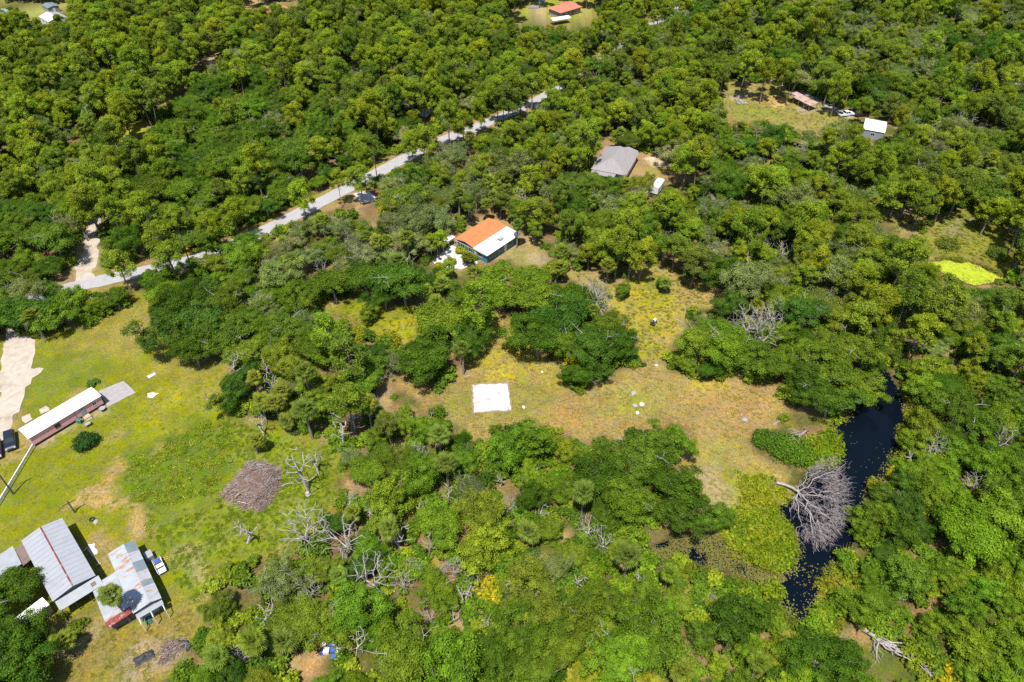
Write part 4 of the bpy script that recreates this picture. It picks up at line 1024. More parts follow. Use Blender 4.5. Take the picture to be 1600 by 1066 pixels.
cx = prs.uniform(-280, 280, 52000); cy = prs.uniform(30, 410, 52000)
bpx, bpy_ = proj(cx, cy, 6.0)
keep = (bpx > -70) & (bpx < 1670) & (bpy_ > -45) & (bpy_ < 1150)
cx, cy = cx[keep], cy[keep]
n = len(cx)
# species at each candidate
px7, py7 = proj(cx, cy, 5.5)
zone = np.full(n, -1)
for k in range(len(KZ) - 1, -1, -1):
    zone[sdf(KZ[k][0], px7, py7) < 0] = k
sps, ss, zz, tn = [], np.zeros(n), np.zeros(n), []
for i in range(n):
    w, tl = (KZ[zone[i]][1], KZ[zone[i]][2]) if zone[i] >= 0 else KDEF
    ks = list(w); p = np.array([w[k] for k in ks]); sp = ks[prs.choice(len(ks), p=p / p.sum())]
    sps.append(sp)
    ss[i] = {'oak': 0.46 + 0.66 * prs.random() ** 1.3, 'thin': prs.uniform(0.5, 0.92), 'pine': prs.uniform(0.52, 1.22), 'willow': 0.5 + 0.6 * prs.random() ** 1.2, 'palm': prs.uniform(0.8, 1.15), 'snag': prs.uniform(0.6, 0.95)}[sp]
    zz[i] = prs.uniform(0.80, 1.18)
    t = tl[prs.integers(len(tl))]
    tn.append('palm' if sp == 'palm' else ('pine' if prs.random() < 0.8 else 'pinedark') if sp == 'pine' else ('grey' if sp == 'thin' and prs.random() < 0.7 else t))
r0 = np.array([SPEC[s][0] for s in sps]) * ss
z0 = np.array([SPEC[s][1] for s in sps]) * ss * zz
kx, ky = proj(cx, cy, z0)
dep = cy * CT + (CAM_H - z0) * ST
rpx = r0 * FPX / dep
ok = np.ones(n, bool)
for poly in OPEN:
    ok &= sdf(poly, kx, ky) > np.minimum(0.92 * rpx, 52)
pd_ = np.minimum(sdf(POND_W, cx, cy), sdf(INLET_W, cx, cy)); ok &= pd_ > 0.4
ok &= sdf(ALGAE_W, cx, cy) > 0.8
ok &= road_w(cx, cy) > 4.2
for x, y, r in SOLID: ok &= (cx - x) ** 2 + (cy - y) ** 2 > (r + 0.4) ** 2
ok &= sdf(FALLEN_PX, kx, ky) > 0
zone2 = np.full(n, -1)
for k in range(len(KZ) - 1, -1, -1):
    zone2[sdf(KZ[k][0], kx, ky) < 0] = k
for i in np.where(ok & (zone2 != zone))[0]:
    w = KZ[zone2[i]][1] if zone2[i] >= 0 else KDEF[0]
    if w.get(sps[i], 0) < 0.1: ok[i] = False
cell = 6.0
grid = {}
def gput(x, y, r):
    grid.setdefault((int(x // cell), int(y // cell)), []).append((x, y, r))
for a in zip(occx, occy, occr): gput(*a)
for i in np.where(ok)[0]:
    x, y = cx[i], cy[i]
    r = r0[i] * (0.8 if sps[i] == 'pine' else 1)
    gi, gj = int(x // cell), int(y // cell)
    good = True
    for a in range(gi - 2, gi + 3):
        for b in range(gj - 2, gj + 3):
            for (qx, qy, qr) in grid.get((a, b), ()):
                f = (0.72 if sps[i] == 'thin' else 0.58 if sps[i] in ('oak', 'willow') else 0.55) + (0.07 if ky[i] > 680 and 520 < kx[i] < 1100 else 0)
                if (qx - x) ** 2 + (qy - y) ** 2 < ((r + qr) * f) ** 2: good = False; break
            if not good: break
        if not good: break
    if good:
        gput(x, y, r)
        put(sps[i], x, y, ss[i], tn[i], zs=zz[i])

# ------------------------------------------------------------------ scattering of what cannot be counted
def proto_collection(name, meshes):
    c = bpy.data.collections.new(name)
    for k, me_ in enumerate(meshes):
        o = bpy.data.objects.new('%s_%02d' % (name, k), me_); c.objects.link(o)
    return c

def scatter(name, colls, P, rot, scl, tint, idx, kind='stuff', label=None):
    me_ = bpy.data.meshes.new(name)
    n_ = len(P)
    me_.vertices.add(n_); me_.vertices.foreach_set('co', np.ascontiguousarray(P, np.float32).ravel())
    for nm, ty, arr, fld in (('rotv', 'FLOAT_VECTOR', rot, 'vector'), ('sclv', 'FLOAT_VECTOR', scl, 'vector'), ('tint', 'FLOAT_VECTOR', tint, 'vector'), ('pick', 'INT', idx, 'value')):
        a = me_.attributes.new(nm, ty, 'POINT')
        a.data.foreach_set(fld, np.ascontiguousarray(arr, np.int32 if ty == 'INT' else np.float32).ravel())
    o = link(name, me_)
    tag(o, kind=kind, label=label)
    ng = bpy.data.node_groups.new(name, 'GeometryNodeTree')
    ng.interface.new_socket('Geometry', in_out='INPUT', socket_type='NodeSocketGeometry')
    ng.interface.new_socket('Geometry', in_out='OUTPUT', socket_type='NodeSocketGeometry')
    N, L = ng.nodes, ng.links
    gi, go = N.new('NodeGroupInput'), N.new('NodeGroupOutput')
    jn = N.new('GeometryNodeJoinGeometry')
    def named(nm, ty):
        q = N.new('GeometryNodeInputNamedAttribute'); q.data_type = ty; q.inputs['Name'].default_value = nm
        return q.outputs['Attribute']
    for c in colls:
        ci = N.new('GeometryNodeCollectionInfo'); ci.inputs['Collection'].default_value = c
        ci.inputs['Separate Children'].default_value = True; ci.inputs['Reset Children'].default_value = True
        ip = N.new('GeometryNodeInstanceOnPoints'); ip.inputs['Pick Instance'].default_value = True
        L.new(gi.outputs[0], ip.inputs['Points']); L.new(ci.outputs[0], ip.inputs['Instance'])
        L.new(named('pick', 'INT'), ip.inputs['Instance Index'])
        L.new(named('rotv', 'FLOAT_VECTOR'), ip.inputs['Rotation'])
        L.new(named('sclv', 'FLOAT_VECTOR'), ip.inputs['Scale'])
        L.new(ip.outputs[0], jn.inputs[0])
    L.new(jn.outputs[0], go.inputs[0])
    md = o.modifiers.new('scatter', 'NODES'); md.node_group = ng
    return o

FAMILY = {'oak': ('live_oak', OAKS, 'live oak'), 'thin': ('scrub_oak', OAKS, 'sparse scrub oak with bare grey twigs'), 'pine': ('slash_pine', PINES, 'tall pine'), 'willow': ('willow_tree', WILLOWS, 'billowing willow'), 'palm': ('sabal_palm', None, 'fan palm'), 'snag': ('dead_tree', None, 'bare dead tree')}
LIMIT = {'oak': 298, 'thin': 200, 'pine': 298, 'willow': 160, 'palm': 120, 'snag': 90}
PLURAL = {'oak': 'live oaks', 'thin': 'scrub oaks', 'pine': 'pines', 'willow': 'willows', 'palm': 'fan palms', 'snag': 'dead trees'}
px_, py_ = proj([p['x'] for p in plants], [p['y'] for p in plants], [SPEC[p['sp']][1] * p['s'] for p in plants])
for p, a, b in zip(plants, px_, py_):
    d = p['y'] * CT + CAM_H * ST
    p['size'] = SPEC[p['sp']][0] * p['s'] / d
    p['seen'] = (-10 < a < 1610) and (-10 < b < 1076)
    p['gz'] = float(ground_z(np.array([p['x']]), np.array([p['y']]))[0])
PX, PY = np.array([p['x'] for p in plants]), np.array([p['y'] for p in plants])
SHORT = {'oak': 'live oak', 'thin': 'scrub oak', 'pine': 'pine', 'willow': 'willow', 'palm': 'fan palm', 'snag': 'dead tree'}
BIG = {'oak': (0.72, 0.98), 'thin': (0.62, 0.86), 'pine': (0.80, 1.04), 'willow': (0.7, 1.0), 'palm': (0.88, 1.05), 'snag': (0.7, 0.92)}
SEEN_LABELS = {}
def describe(p, wh):
    sp = p['sp']; lo, hi = BIG[sp]
    size = 'small ' if p['s'] < lo else 'large ' if p['s'] > hi else ''
    shape = 'squat ' if p['zs'] < 0.91 else 'upright ' if p['zs'] > 1.05 else ''
    tone = {'palm': 'olive ', 'snag': 'bare grey '}.get(sp, TONE[p['tone']] + ' ')
    order = np.argsort((PX - p['x']) ** 2 + (PY - p['y']) ** 2)
    def art(q, col=True):
        w = q if isinstance(q, str) else {'palm': 'fan palm', 'snag': 'dead tree'}.get(q['sp'], (TONE[q['tone']] + ' ' if col else '') + SHORT[q['sp']])
        return ('an ' if w[0] in 'aeiou' else 'a ') + w
    q1, q2 = plants[int(order[1])], plants[int(order[2])]
    me = size + shape + tone + SHORT[sp]
    opts = ['%s next to %s %s' % (me, art(q1), wh), '%s between %s and %s %s' % (me, art(q1, False), art(q2, False), wh), '%s close to %s %s' % (me, art(q2), wh), '%s by %s %s' % (me, art(q1, False), wh), '%s standing %s' % (me, wh), '%s %s' % (size + tone + SHORT[sp], wh)]
    opts = [o for o in opts if len(o.split()) <= 16]
    best = min(opts, key=lambda o: SEEN_LABELS.get(o, 0))
    SEEN_LABELS[best] = SEEN_LABELS.get(best, 0) + 1
    return best
mass = []
for sp, (nm, fam, words) in FAMILY.items():
    L_ = sorted([p for p in plants if p['sp'] == sp], key=lambda p: (not p['seen'], -p['size']))
    for k, p in enumerate(L_):
        if k >= LIMIT[sp] or (not p['seen'] and sp in ('oak', 'pine', 'thin', 'willow')):
            if fam is not None: mass.append(p)
            continue
        if not p['seen']: continue
        wh = where(p['x'], p['y'])
        root = empty(nm, (p['x'], p['y'], p['gz']), p['rot'], (p['s'] * p['ax'], p['s'] / p['ax'], p['s'] * p['zs']))
        if sp not in ('palm', 'snag'): root.rotation_euler = (prs.normal(0, 0.055), prs.normal(0, 0.055), p['rot'])
        tag(root, describe(p, wh), {'snag': 'dead tree', 'palm': 'palm tree', 'pine': 'pine tree'}.get(sp, 'tree'), PLURAL[sp] + ' ' + wh)
        if sp == 'snag':
            link('trunk', SNAGS[p['proto']], root)
        elif sp == 'palm':
            top, fr, tr = PALMS[p['proto']]
            link('trunk', tr, root)
            if k < 14:
                for q, (az, el, s_, t_) in enumerate(fr):
                    f = link('frond', FRONDS[q % 4], root)
                    f.matrix_local = frond_matrix(top, az, el, s_)
                    c_ = np.array((0.24, 0.17, 0.08)) if t_ > 0.88 else p['tint']
                    f['tint'] = [float(v) for v in c_ * prs.uniform(0.85, 1.15)]
            else:
                c = link('crown', PALM_CROWNS[p['proto']], root); c['tint'] = [float(v) for v in p['tint']]
        else:
            for part, me_ in fam[p['proto']]:
                o = link(part, me_, root)
                if part == 'crown': o['tint'] = [float(v) for v in p['tint']]

ALLF = OAKS + PINES + WILLOWS
OFF = {'oak': 0, 'thin': 0, 'pine': len(OAKS), 'willow': len(OAKS) + len(PINES)}
if mass:
    P = np.array([(p['x'], p['y'], p['gz']) for p in mass])
    scatter('woodland', [proto_collection('woodland_crown', [f[0][1] for f in ALLF]), proto_collection('woodland_trunk', [f[1][1] for f in ALLF])],
            P, np.array([(prs.normal(0, 0.055), prs.normal(0, 0.055), p['rot']) for p in mass]), np.array([(p['s'] * p['ax'], p['s'] / p['ax'], p['s'] * p['zs']) for p in mass]), np.array([p['tint'] for p in mass]), np.array([OFF[p['sp']] + p['proto'] for p in mass]),
            label='distant mixed oak and pine woodland')
print('PLANTS', len(plants), 'mass', len(mass), {k: sum(p['sp'] == k for p in plants) for k in FAMILY})

# undergrowth below and between the trees
ux = prs.uniform(-280, 280, 60000); uy = prs.uniform(30, 410, 60000)
upx, upy = proj(ux, uy, 0.8)
ok = (upx > -40) & (upx < 1640) & (upy > -30) & (upy < 1110)
ux, uy, upx, upy = ux[ok], uy[ok], upx[ok], upy[ok]
ok = road_w(ux, uy) > 4.6
for poly in OPEN[1:]: ok &= sdf(poly, upx, upy) > 4
ok &= np.minimum(sdf(POND_W, ux, uy), sdf(INLET_W, ux, uy)) > 0.6
for x, y, r in SOLID: ok &= (ux - x) ** 2 + (uy - y) ** 2 > (r + 0.6) ** 2
dens = 0.18 + 0.75 * sstep(0.42, 0.6, fbm(ux, uy, 11, 71))
low = sdf([(420, 365), (720, 232), (1000, 330), (1000, 400), (700, 420), (560, 420), (400, 430)], upx, upy) < 0
dens = np.where(low, dens * 0.4, dens)
lush = (upy > 650) & (upx > 520)
dens = np.where(lush, dens + 0.25, dens)
ok &= prs.random(len(ux)) < dens * np.where(lush, 0.85, 1.2)
ux, uy, upx, upy, lush = ux[ok], uy[ok], upx[ok], upy[ok], lush[ok]
m_ = len(ux)
names = np.where(lush, prs.choice(['lush', 'mid', 'lime', 'deep', 'gold'], m_, p=[0.34, 0.31, 0.24, 0.1, 0.01]), prs.choice(['mid', 'olive', 'deep', 'pine', 'gold'], m_, p=[0.35, 0.27, 0.24, 0.13, 0.01]))
ut = np.array([TINTS[q][prs.integers(len(TINTS[q]))] for q in names]) * prs.uniform(0.8, 1.2, (m_, 1))
us = prs.uniform(0.6, 1.9, m_)
SHRUB_COLL = proto_collection('undergrowth_clump', [s_[0][1] for s_ in SHRUBS])
scatter('undergrowth', [SHRUB_COLL], np.stack([ux, uy, ground_z(ux, uy)], 1), np.stack([np.zeros(m_), np.zeros(m_), prs.uniform(0, 6.28, m_)], 1), np.stack([us, us, us * prs.uniform(0.7, 1.2, m_)], 1), ut, prs.integers(0, len(SHRUBS), m_), label='tangled low undergrowth beneath the trees')

# long grass, weeds and reeds
def grass_patch(name, pts, per_m2, tints, h, label, fade=1.0, shape=None):
    w = wpoly(pts); lo, hi = w.min(0), w.max(0)
    k = int((hi[0] - lo[0]) * (hi[1] - lo[1]) * per_m2)
    x, y = prs.uniform(lo[0], hi[0], k), prs.uniform(lo[1], hi[1], k)
    d = sdf(w, x, y) + (fbm(x, y, 3.5, 81) - 0.5) * 3.0
    sel = (d < 0) & (prs.random(k) < sstep(0.0, -fade, d) * (0.35 + 0.65 * sstep(0.35, 0.6, fbm(x, y, 2.5, 83))))
    for qx, qy, r in SOLID: sel &= (x - qx) ** 2 + (y - qy) ** 2 > (r * 0.8) ** 2
    return x[sel], y[sel], tints, h
def grass(name, patches, label, protos=None):
    P, T, S = [], [], []
    for pts, per, tints, (h0, h1), kw in patches:
        x, y, _, _ = grass_patch(name, pts, per, tints, None, label, **kw)
        z = ground_z(x, y)
        if kw.get('fade') != 0.71:
            sel = z > -0.34; x, y, z = x[sel], y[sel], z[sel]
        P.append(np.stack([x, y, z], 1))
        t = np.array(tints)[prs.integers(0, len(tints), len(x))] * prs.uniform(0.75, 1.25, (len(x), 1)); T.append(t)
        s = prs.uniform(h0, h1, len(x)); S.append(np.stack([np.maximum(0.6, s), np.maximum(0.6, s), s], 1))
    P, T, S = np.concatenate(P), np.concatenate(T), np.concatenate(S)
    n_ = len(P)
    return scatter(name, [proto_collection(name + '_blade', protos or TUFTS)], P, np.stack([np.zeros(n_), np.zeros(n_), prs.uniform(0, 6.28, n_)], 1), S, T * 0.76, prs.integers(0, len(protos or TUFTS), n_), label=label)

grass('meadow_grass', [
    (CLEAR, 2.0, [(0.38, 0.28, 0.10), (0.36, 0.29, 0.07), (0.33, 0.30, 0.05), (0.42, 0.29, 0.12)], (0.14, 0.32), {}),
    (UPPER, 2.0, [(0.30, 0.25, 0.03), (0.25, 0.24, 0.03), (0.30, 0.22, 0.08)], (0.2, 0.5), {}),
    (SLAWN, 1.6, [(0.20, 0.21, 0.015), (0.25, 0.24, 0.015)], (0.12, 0.25), {}),
    (FEN, 2.2, [(0.27, 0.28, 0.02), (0.32, 0.29, 0.03), (0.23, 0.26, 0.02)], (0.4, 0.8), {}),
    (MEADOW, 2.0, [(0.25, 0.21, 0.05), (0.21, 0.19, 0.05)], (0.4, 0.8), {}),
    (TOPYARD, 0.9, [(0.22, 0.21, 0.04), (0.3, 0.24, 0.08)], (0.2, 0.4), {}),
], 'dry tan and yellow meadow grass')
grass('weedy_grass', [
    ([(190, 720), (240, 690), (330, 645), (372, 660), (372, 730), (330, 790), (260, 800), (235, 850), (200, 800), (190, 760)], 3.4, [(0.17, 0.25, 0.014), (0.21, 0.29, 0.016), (0.19, 0.25, 0.014), (0.30, 0.30, 0.03)], (0.4, 1.0), {'fade': 3.0}),
    ([(330, 640), (460, 690), (528, 695), (525, 780), (470, 855), (440, 868), (400, 865), (345, 880), (310, 950), (240, 880), (250, 820), (330, 790), (370, 730)], 4.5, [(0.15, 0.21, 0.012), (0.19, 0.23, 0.015), (0.11, 0.17, 0.012)], (0.2, 0.5), {}),
    ([(0, 700), (60, 660), (240, 600), (350, 560), (355, 640), (250, 700), (180, 740), (200, 850), (150, 840), (100, 800), (30, 850), (0, 850)], 0.7, [(0.24, 0.25, 0.016), (0.21, 0.23, 0.016)], (0.08, 0.18), {}),
    ([(900, 985), (960, 1005), (1030, 1055), (1030, 1085), (880, 1085), (890, 1030)], 6.0, [(0.26, 0.265, 0.015), (0.2, 0.23, 0.015)], (0.5, 0.9), {}),
    ([(140, 960), (250, 960), (315, 940), (310, 1000), (240, 1066), (60, 1066), (100, 1010)], 1.6, [(0.20, 0.18, 0.03), (0.16, 0.18, 0.02), (0.26, 0.20, 0.06)], (0.12, 0.3), {}),
], 'rough green weeds and grass in the trailer yard', WEEDS + TUFTS[:1])
grass('marsh_grass', [
    ([(1298, 650), (1322, 638), (1316, 722), (1272, 738), (1240, 720), (1280, 670)], 3.0, [(0.15, 0.23, 0.010), (0.23, 0.27, 0.013), (0.12, 0.20, 0.010)], (1.2, 2.4), {}),
    ([(1140, 795), (1225, 800), (1252, 840), (1244, 894), (1200, 898), (1150, 872), (1120, 830)], 3.0, [(0.18, 0.25, 0.010), (0.25, 0.27, 0.013), (0.14, 0.21, 0.010)], (1.2, 2.4), {}),
    ([(1150, 740), (1200, 735), (1245, 780), (1240, 805), (1150, 815)], 2.6, [(0.26, 0.28, 0.013), (0.20, 0.25, 0.012)], (0.9, 1.7), {}),
    ([(1040, 870), (1100, 885), (1200, 920), (1262, 985), (1240, 1000), (1150, 950), (1040, 905)], 2.6, [(0.14, 0.19, 0.012), (0.18, 0.21, 0.012), (0.11, 0.16, 0.012)], (1.2, 2.4), {}),
    ([(1262, 985), (1288, 905), (1315, 868), (1345, 862), (1350, 900), (1300, 1000), (1280, 1012)], 2.8, [(0.22, 0.22, 0.015), (0.16, 0.20, 0.012)], (1.2, 2.4), {}),
    ([(1408, 600), (1416, 640), (1408, 690), (1425, 700), (1440, 640), (1420, 600)], 2.6, [(0.22, 0.22, 0.015), (0.18, 0.21, 0.012)], (1.0, 2.0), {}),
    ([(1388, 745), (1395, 715), (1415, 712), (1428, 745), (1420, 765), (1395, 760)], 3.0, [(0.34, 0.30, 0.012), (0.30, 0.28, 0.012)], (1.0, 2.0), {}),
    ([(1452, 412), (1470, 398), (1530, 408), (1575, 430), (1560, 436), (1525, 418), (1480, 405)], 3.0, [(0.22, 0.21, 0.02), (0.17, 0.18, 0.02)], (0.8, 1.3), {}),
], 'tall yellow-green marsh grass along the pond edge', WEEDS + [TUFTS[0]])

# floating weed on the inlet and leaves on the pond
def floating(name, pts, per_m2, size, cols, label, dens_noise=(0.4, 0.6), seed=95):
    w = wpoly(pts); lo, hi = w.min(0), w.max(0)
    k = int((hi[0] - lo[0]) * (hi[1] - lo[1]) * per_m2)
    x, y = prs.uniform(lo[0], hi[0], k), prs.uniform(lo[1], hi[1], k)
    sel = (sdf(w, x, y) < 0) & (prs.random(k) < 0.06 + sstep(dens_noise[0], dens_noise[1], fbm(x, y, 3.0, seed)))
    x, y = x[sel], y[sel]; k = len(x)
    a = prs.uniform(0, 6.28, k); s = prs.uniform(0.5, 1.2, k) * size
    V = np.zeros((k, 6, 3))
    for q in range(6):
        V[:, q, 0] = x + np.cos(a + q * 1.047) * s * prs.uniform(0.7, 1.1, k)
        V[:, q, 1] = y + np.sin(a + q * 1.047) * s * prs.uniform(0.7, 1.1, k)
        V[:, q, 2] = -0.285 + prs.uniform(0, 0.012, k)
    me_ = bpy.data.meshes.new(name); fill_mesh(me_, V.reshape(-1, 3), np.arange(6 * k).reshape(k, 6))
    for c in cols: me_.materials.append(c)
    me_.polygons.foreach_set('material_index', prs.integers(0, len(cols), k).astype(np.int32))
    return tag(link(name, me_), kind='stuff', label=label)
M['weed_brown'] = mat('weed_brown', (0.15, 0.115, 0.018), 0.8, var=0.25, scale=2)
M['weed_olive'] = mat('weed_olive', (0.125, 0.135, 0.014), 0.8, var=0.25, scale=2)
M['pad_green'] = mat('pad_green', (0.13, 0.12, 0.03), 0.6, var=0.3, scale=2)
floating('floating_weed', [(995, 850), (1020, 836), (1046, 830), (1110, 824), (1160, 852), (1212, 880), (1232, 905), (1196, 922), (1150, 907), (1100, 890), (1050, 892), (1010, 896)], 95.0, 0.085, [M['weed_brown'], M['weed_olive'], M['pad_green']], 'brown floating water weed on the inlet', (0.22, 0.48))
floating('lily_pads', [(1205, 895), (1250, 880), (1310, 862), (1290, 905), (1262, 975), (1220, 930)], 5.0, 0.12, [M['pad_green'], M['weed_olive'], M['weed_brown']], 'small lily pads floating on the pond', (0.42, 0.6), 96)
floating('lily_pads', [(1320, 660), (1400, 700), (1380, 760), (1345, 850), (1310, 860), (1310, 730)], 0.8, 0.09, [M['pad_green'], M['weed_olive']], 'sparse floating leaves on open pond water', (0.5, 0.62), 97)

def bank_weed(name, w, per_m2, label, cols, width=1.15):
    """ragged rim of floating and drowned plants along the water's edge"""
    lo, hi = w.min(0) - 1, w.max(0) + 1
    k = int((hi[0] - lo[0]) * (hi[1] - lo[1]) * per_m2)
    x, y = prs.uniform(lo[0], hi[0], k), prs.uniform(lo[1], hi[1], k)
    d = sdf(w, x, y)
    sel = (d < 0.9) & (prs.random(k) < sstep(-width * (0.4 + 1.9 * vnoise(x, y, 3.0, 99)), 0.1, d))
    x, y = x[sel], y[sel]; k = len(x)
    a = prs.uniform(0, 6.28, k); s = prs.uniform(0.05, 0.16, k)
    V = np.zeros((k, 5, 3))
    for q in range(5):
        V[:, q, 0] = x + np.cos(a + q * 1.257) * s * prs.uniform(0.6, 1.2, k)
        V[:, q, 1] = y + np.sin(a + q * 1.257) * s * prs.uniform(0.6, 1.2, k)
        V[:, q, 2] = -0.286 + prs.uniform(0, 0.09, k)
    me_ = bpy.data.meshes.new(name); fill_mesh(me_, V.reshape(-1, 3), np.arange(5 * k).reshape(k, 5))
    for c in cols: me_.materials.append(c)
    me_.polygons.foreach_set('material_index', prs.integers(0, len(cols), k).astype(np.int32))
    return tag(link(name, me_), kind='stuff', label=label)
bank_weed('bank_weed', POND_W, 26.0, 'ragged rim of water weed along the pond bank', [M['weed_olive'], M['weed_brown'], M['pad_green'], mat('weed_green', (0.13, 0.19, 0.015), 0.8, var=0.3, scale=2)])
bank_weed('bank_weed', ALGAE_W, 8.0, 'ragged weed rim round the algae pool', [M['weed_olive'], M['pad_green'], M['weed_green'] if 'weed_green' in M else M['weed_olive']], 2.4)

# ------------------------------------------------------------------ shrubs one can pick out
def put_shrub(px, py, r, tint, label, k=0, hz=1.0, colour=None):
    x, y, _ = at(px, py)
    s = r / 1.3
    root = empty('shrub', (x, y, float(ground_z(np.array([x]), np.array([y]))[0])), prs.uniform(0, 6.28), (s, s, s * hz))
    c = np.array(colour if colour is not None else TINTS[tint][0])
    for part, me_ in SHRUBS[k]:
        o = link(part, me_, root)
        if part == 'crown': o['tint'] = [float(v) for v in c]
    tag(root, label, 'shrub')
def lush_shrub(seed, px, py, rad, h, tint, label, clumps=40):
    """larger bush with a crown of its own"""
    x, y, _ = at(px, py)
    root = empty('shrub', (x, y, -0.05))
    for part, me_ in shrub(seed, rad, h, clumps, 0.19, 70):
        o = link(part, me_, root)
        if part == 'crown': o['tint'] = [float(v) for v in tint]
    tag(root, label, 'shrub')
lush_shrub(801, 136, 696, 2.4, 2.8, (0.028, 0.075, 0.012), 'round dark green bush alone on the lawn beside the pink trailer', 46)
lush_shrub(802, 59, 684, 1.5, 2.4, (0.26, 0.15, 0.02), 'orange-leaved bush at the end of the pink trailer', 22)
lush_shrub(803, 146, 600, 1.3, 1.0, (0.07, 0.13, 0.015), 'low sprawling green bush against the far side of the pink trailer', 12)
lush_shrub(804, 1232, 705, 4.2, 2.2, (0.075, 0.145, 0.01), 'wide green vine mound under the bleached fallen limb', 80)
lush_shrub(805, 1195, 690, 2.6, 1.8, (0.06, 0.12, 0.01), 'dark green thicket mound at the clearing edge by the fallen limb', 40)
lush_shrub(806, 1255, 715, 2.4, 1.6, (0.09, 0.16, 0.01), 'bright green mound between the vine mound and the pond', 36)
lush_shrub(807, 780, 690, 1.5, 2.6, (0.055, 0.12, 0.012), 'upright green sapling beside the sand pad clearing', 24)
lush_shrub(808, 880, 745, 1.8, 1.5, (0.24, 0.21, 0.012), 'yellow bush in front of the big dark oaks', 24)
lush_shrub(809, 556, 528, 2.8, 2.0, (0.19, 0.20, 0.012), 'broad yellow-green thicket at the end of the small lawn', 60)
lush_shrub(810, 610, 535, 2.6, 2.0, (0.21, 0.21, 0.012), 'yellow-green bush beyond the small lawn', 44)
lush_shrub(811, 978, 458, 1.2, 1.6, (0.06, 0.10, 0.012), 'small dark shrub alone in the yellow meadow', 16)
lush_shrub(812, 1032, 448, 1.4, 1.6, (0.045, 0.09, 0.02), 'bluish dark shrub beside the lone palm in the meadow', 18)
lush_shrub(813, 1002, 570, 1.0, 0.9, (0.05, 0.09, 0.012), 'low dark shrub beside the mown track through the meadow', 10)
lush_shrub(814, 1400, 745, 2.0, 1.6, (0.33, 0.29, 0.012), 'golden flowering bush leaning over the pond', 36)
lush_shrub(815, 1365, 756, 1.2, 1.3, (0.24, 0.22, 0.012), 'small yellow bush reaching over the pond water', 16)
lush_shrub(816, 460, 672, 1.6, 1.3, (0.08, 0.10, 0.02), 'dull green shrub at the top of the weedy yard', 20)
lush_shrub(817, 1480, 385, 3.0, 1.8, (0.12, 0.145, 0.02), 'olive thicket above the algae pool', 36)
lush_shrub(818, 1555, 400, 3.0, 2.2, (0.07, 0.11, 0.015), 'dark thicket beside the algae pool', 36)
lush_shrub(821, 722, 394, 1.7, 1.6, (0.22, 0.24, 0.012), 'yellow-green planting bed bush on the bungalow patio', 22)
lush_shrub(822, 735, 408, 2.0, 1.9, (0.12, 0.18, 0.012), 'green bush at the patio corner under the bungalow wall', 26)
lush_shrub(823, 703, 411, 1.6, 1.5, (0.20, 0.22, 0.014), 'olive bush on the outer patio edge', 20)
lush_shrub(824, 688, 417, 1.5, 1.4, (0.24, 0.22, 0.014), 'yellowish bush beside the patio chairs', 18)
lush_shrub(819, 1180, 780, 1.8, 1.2, (0.21, 0.22, 0.012), 'yellow-green bush by the root plate of the fallen tree', 24)

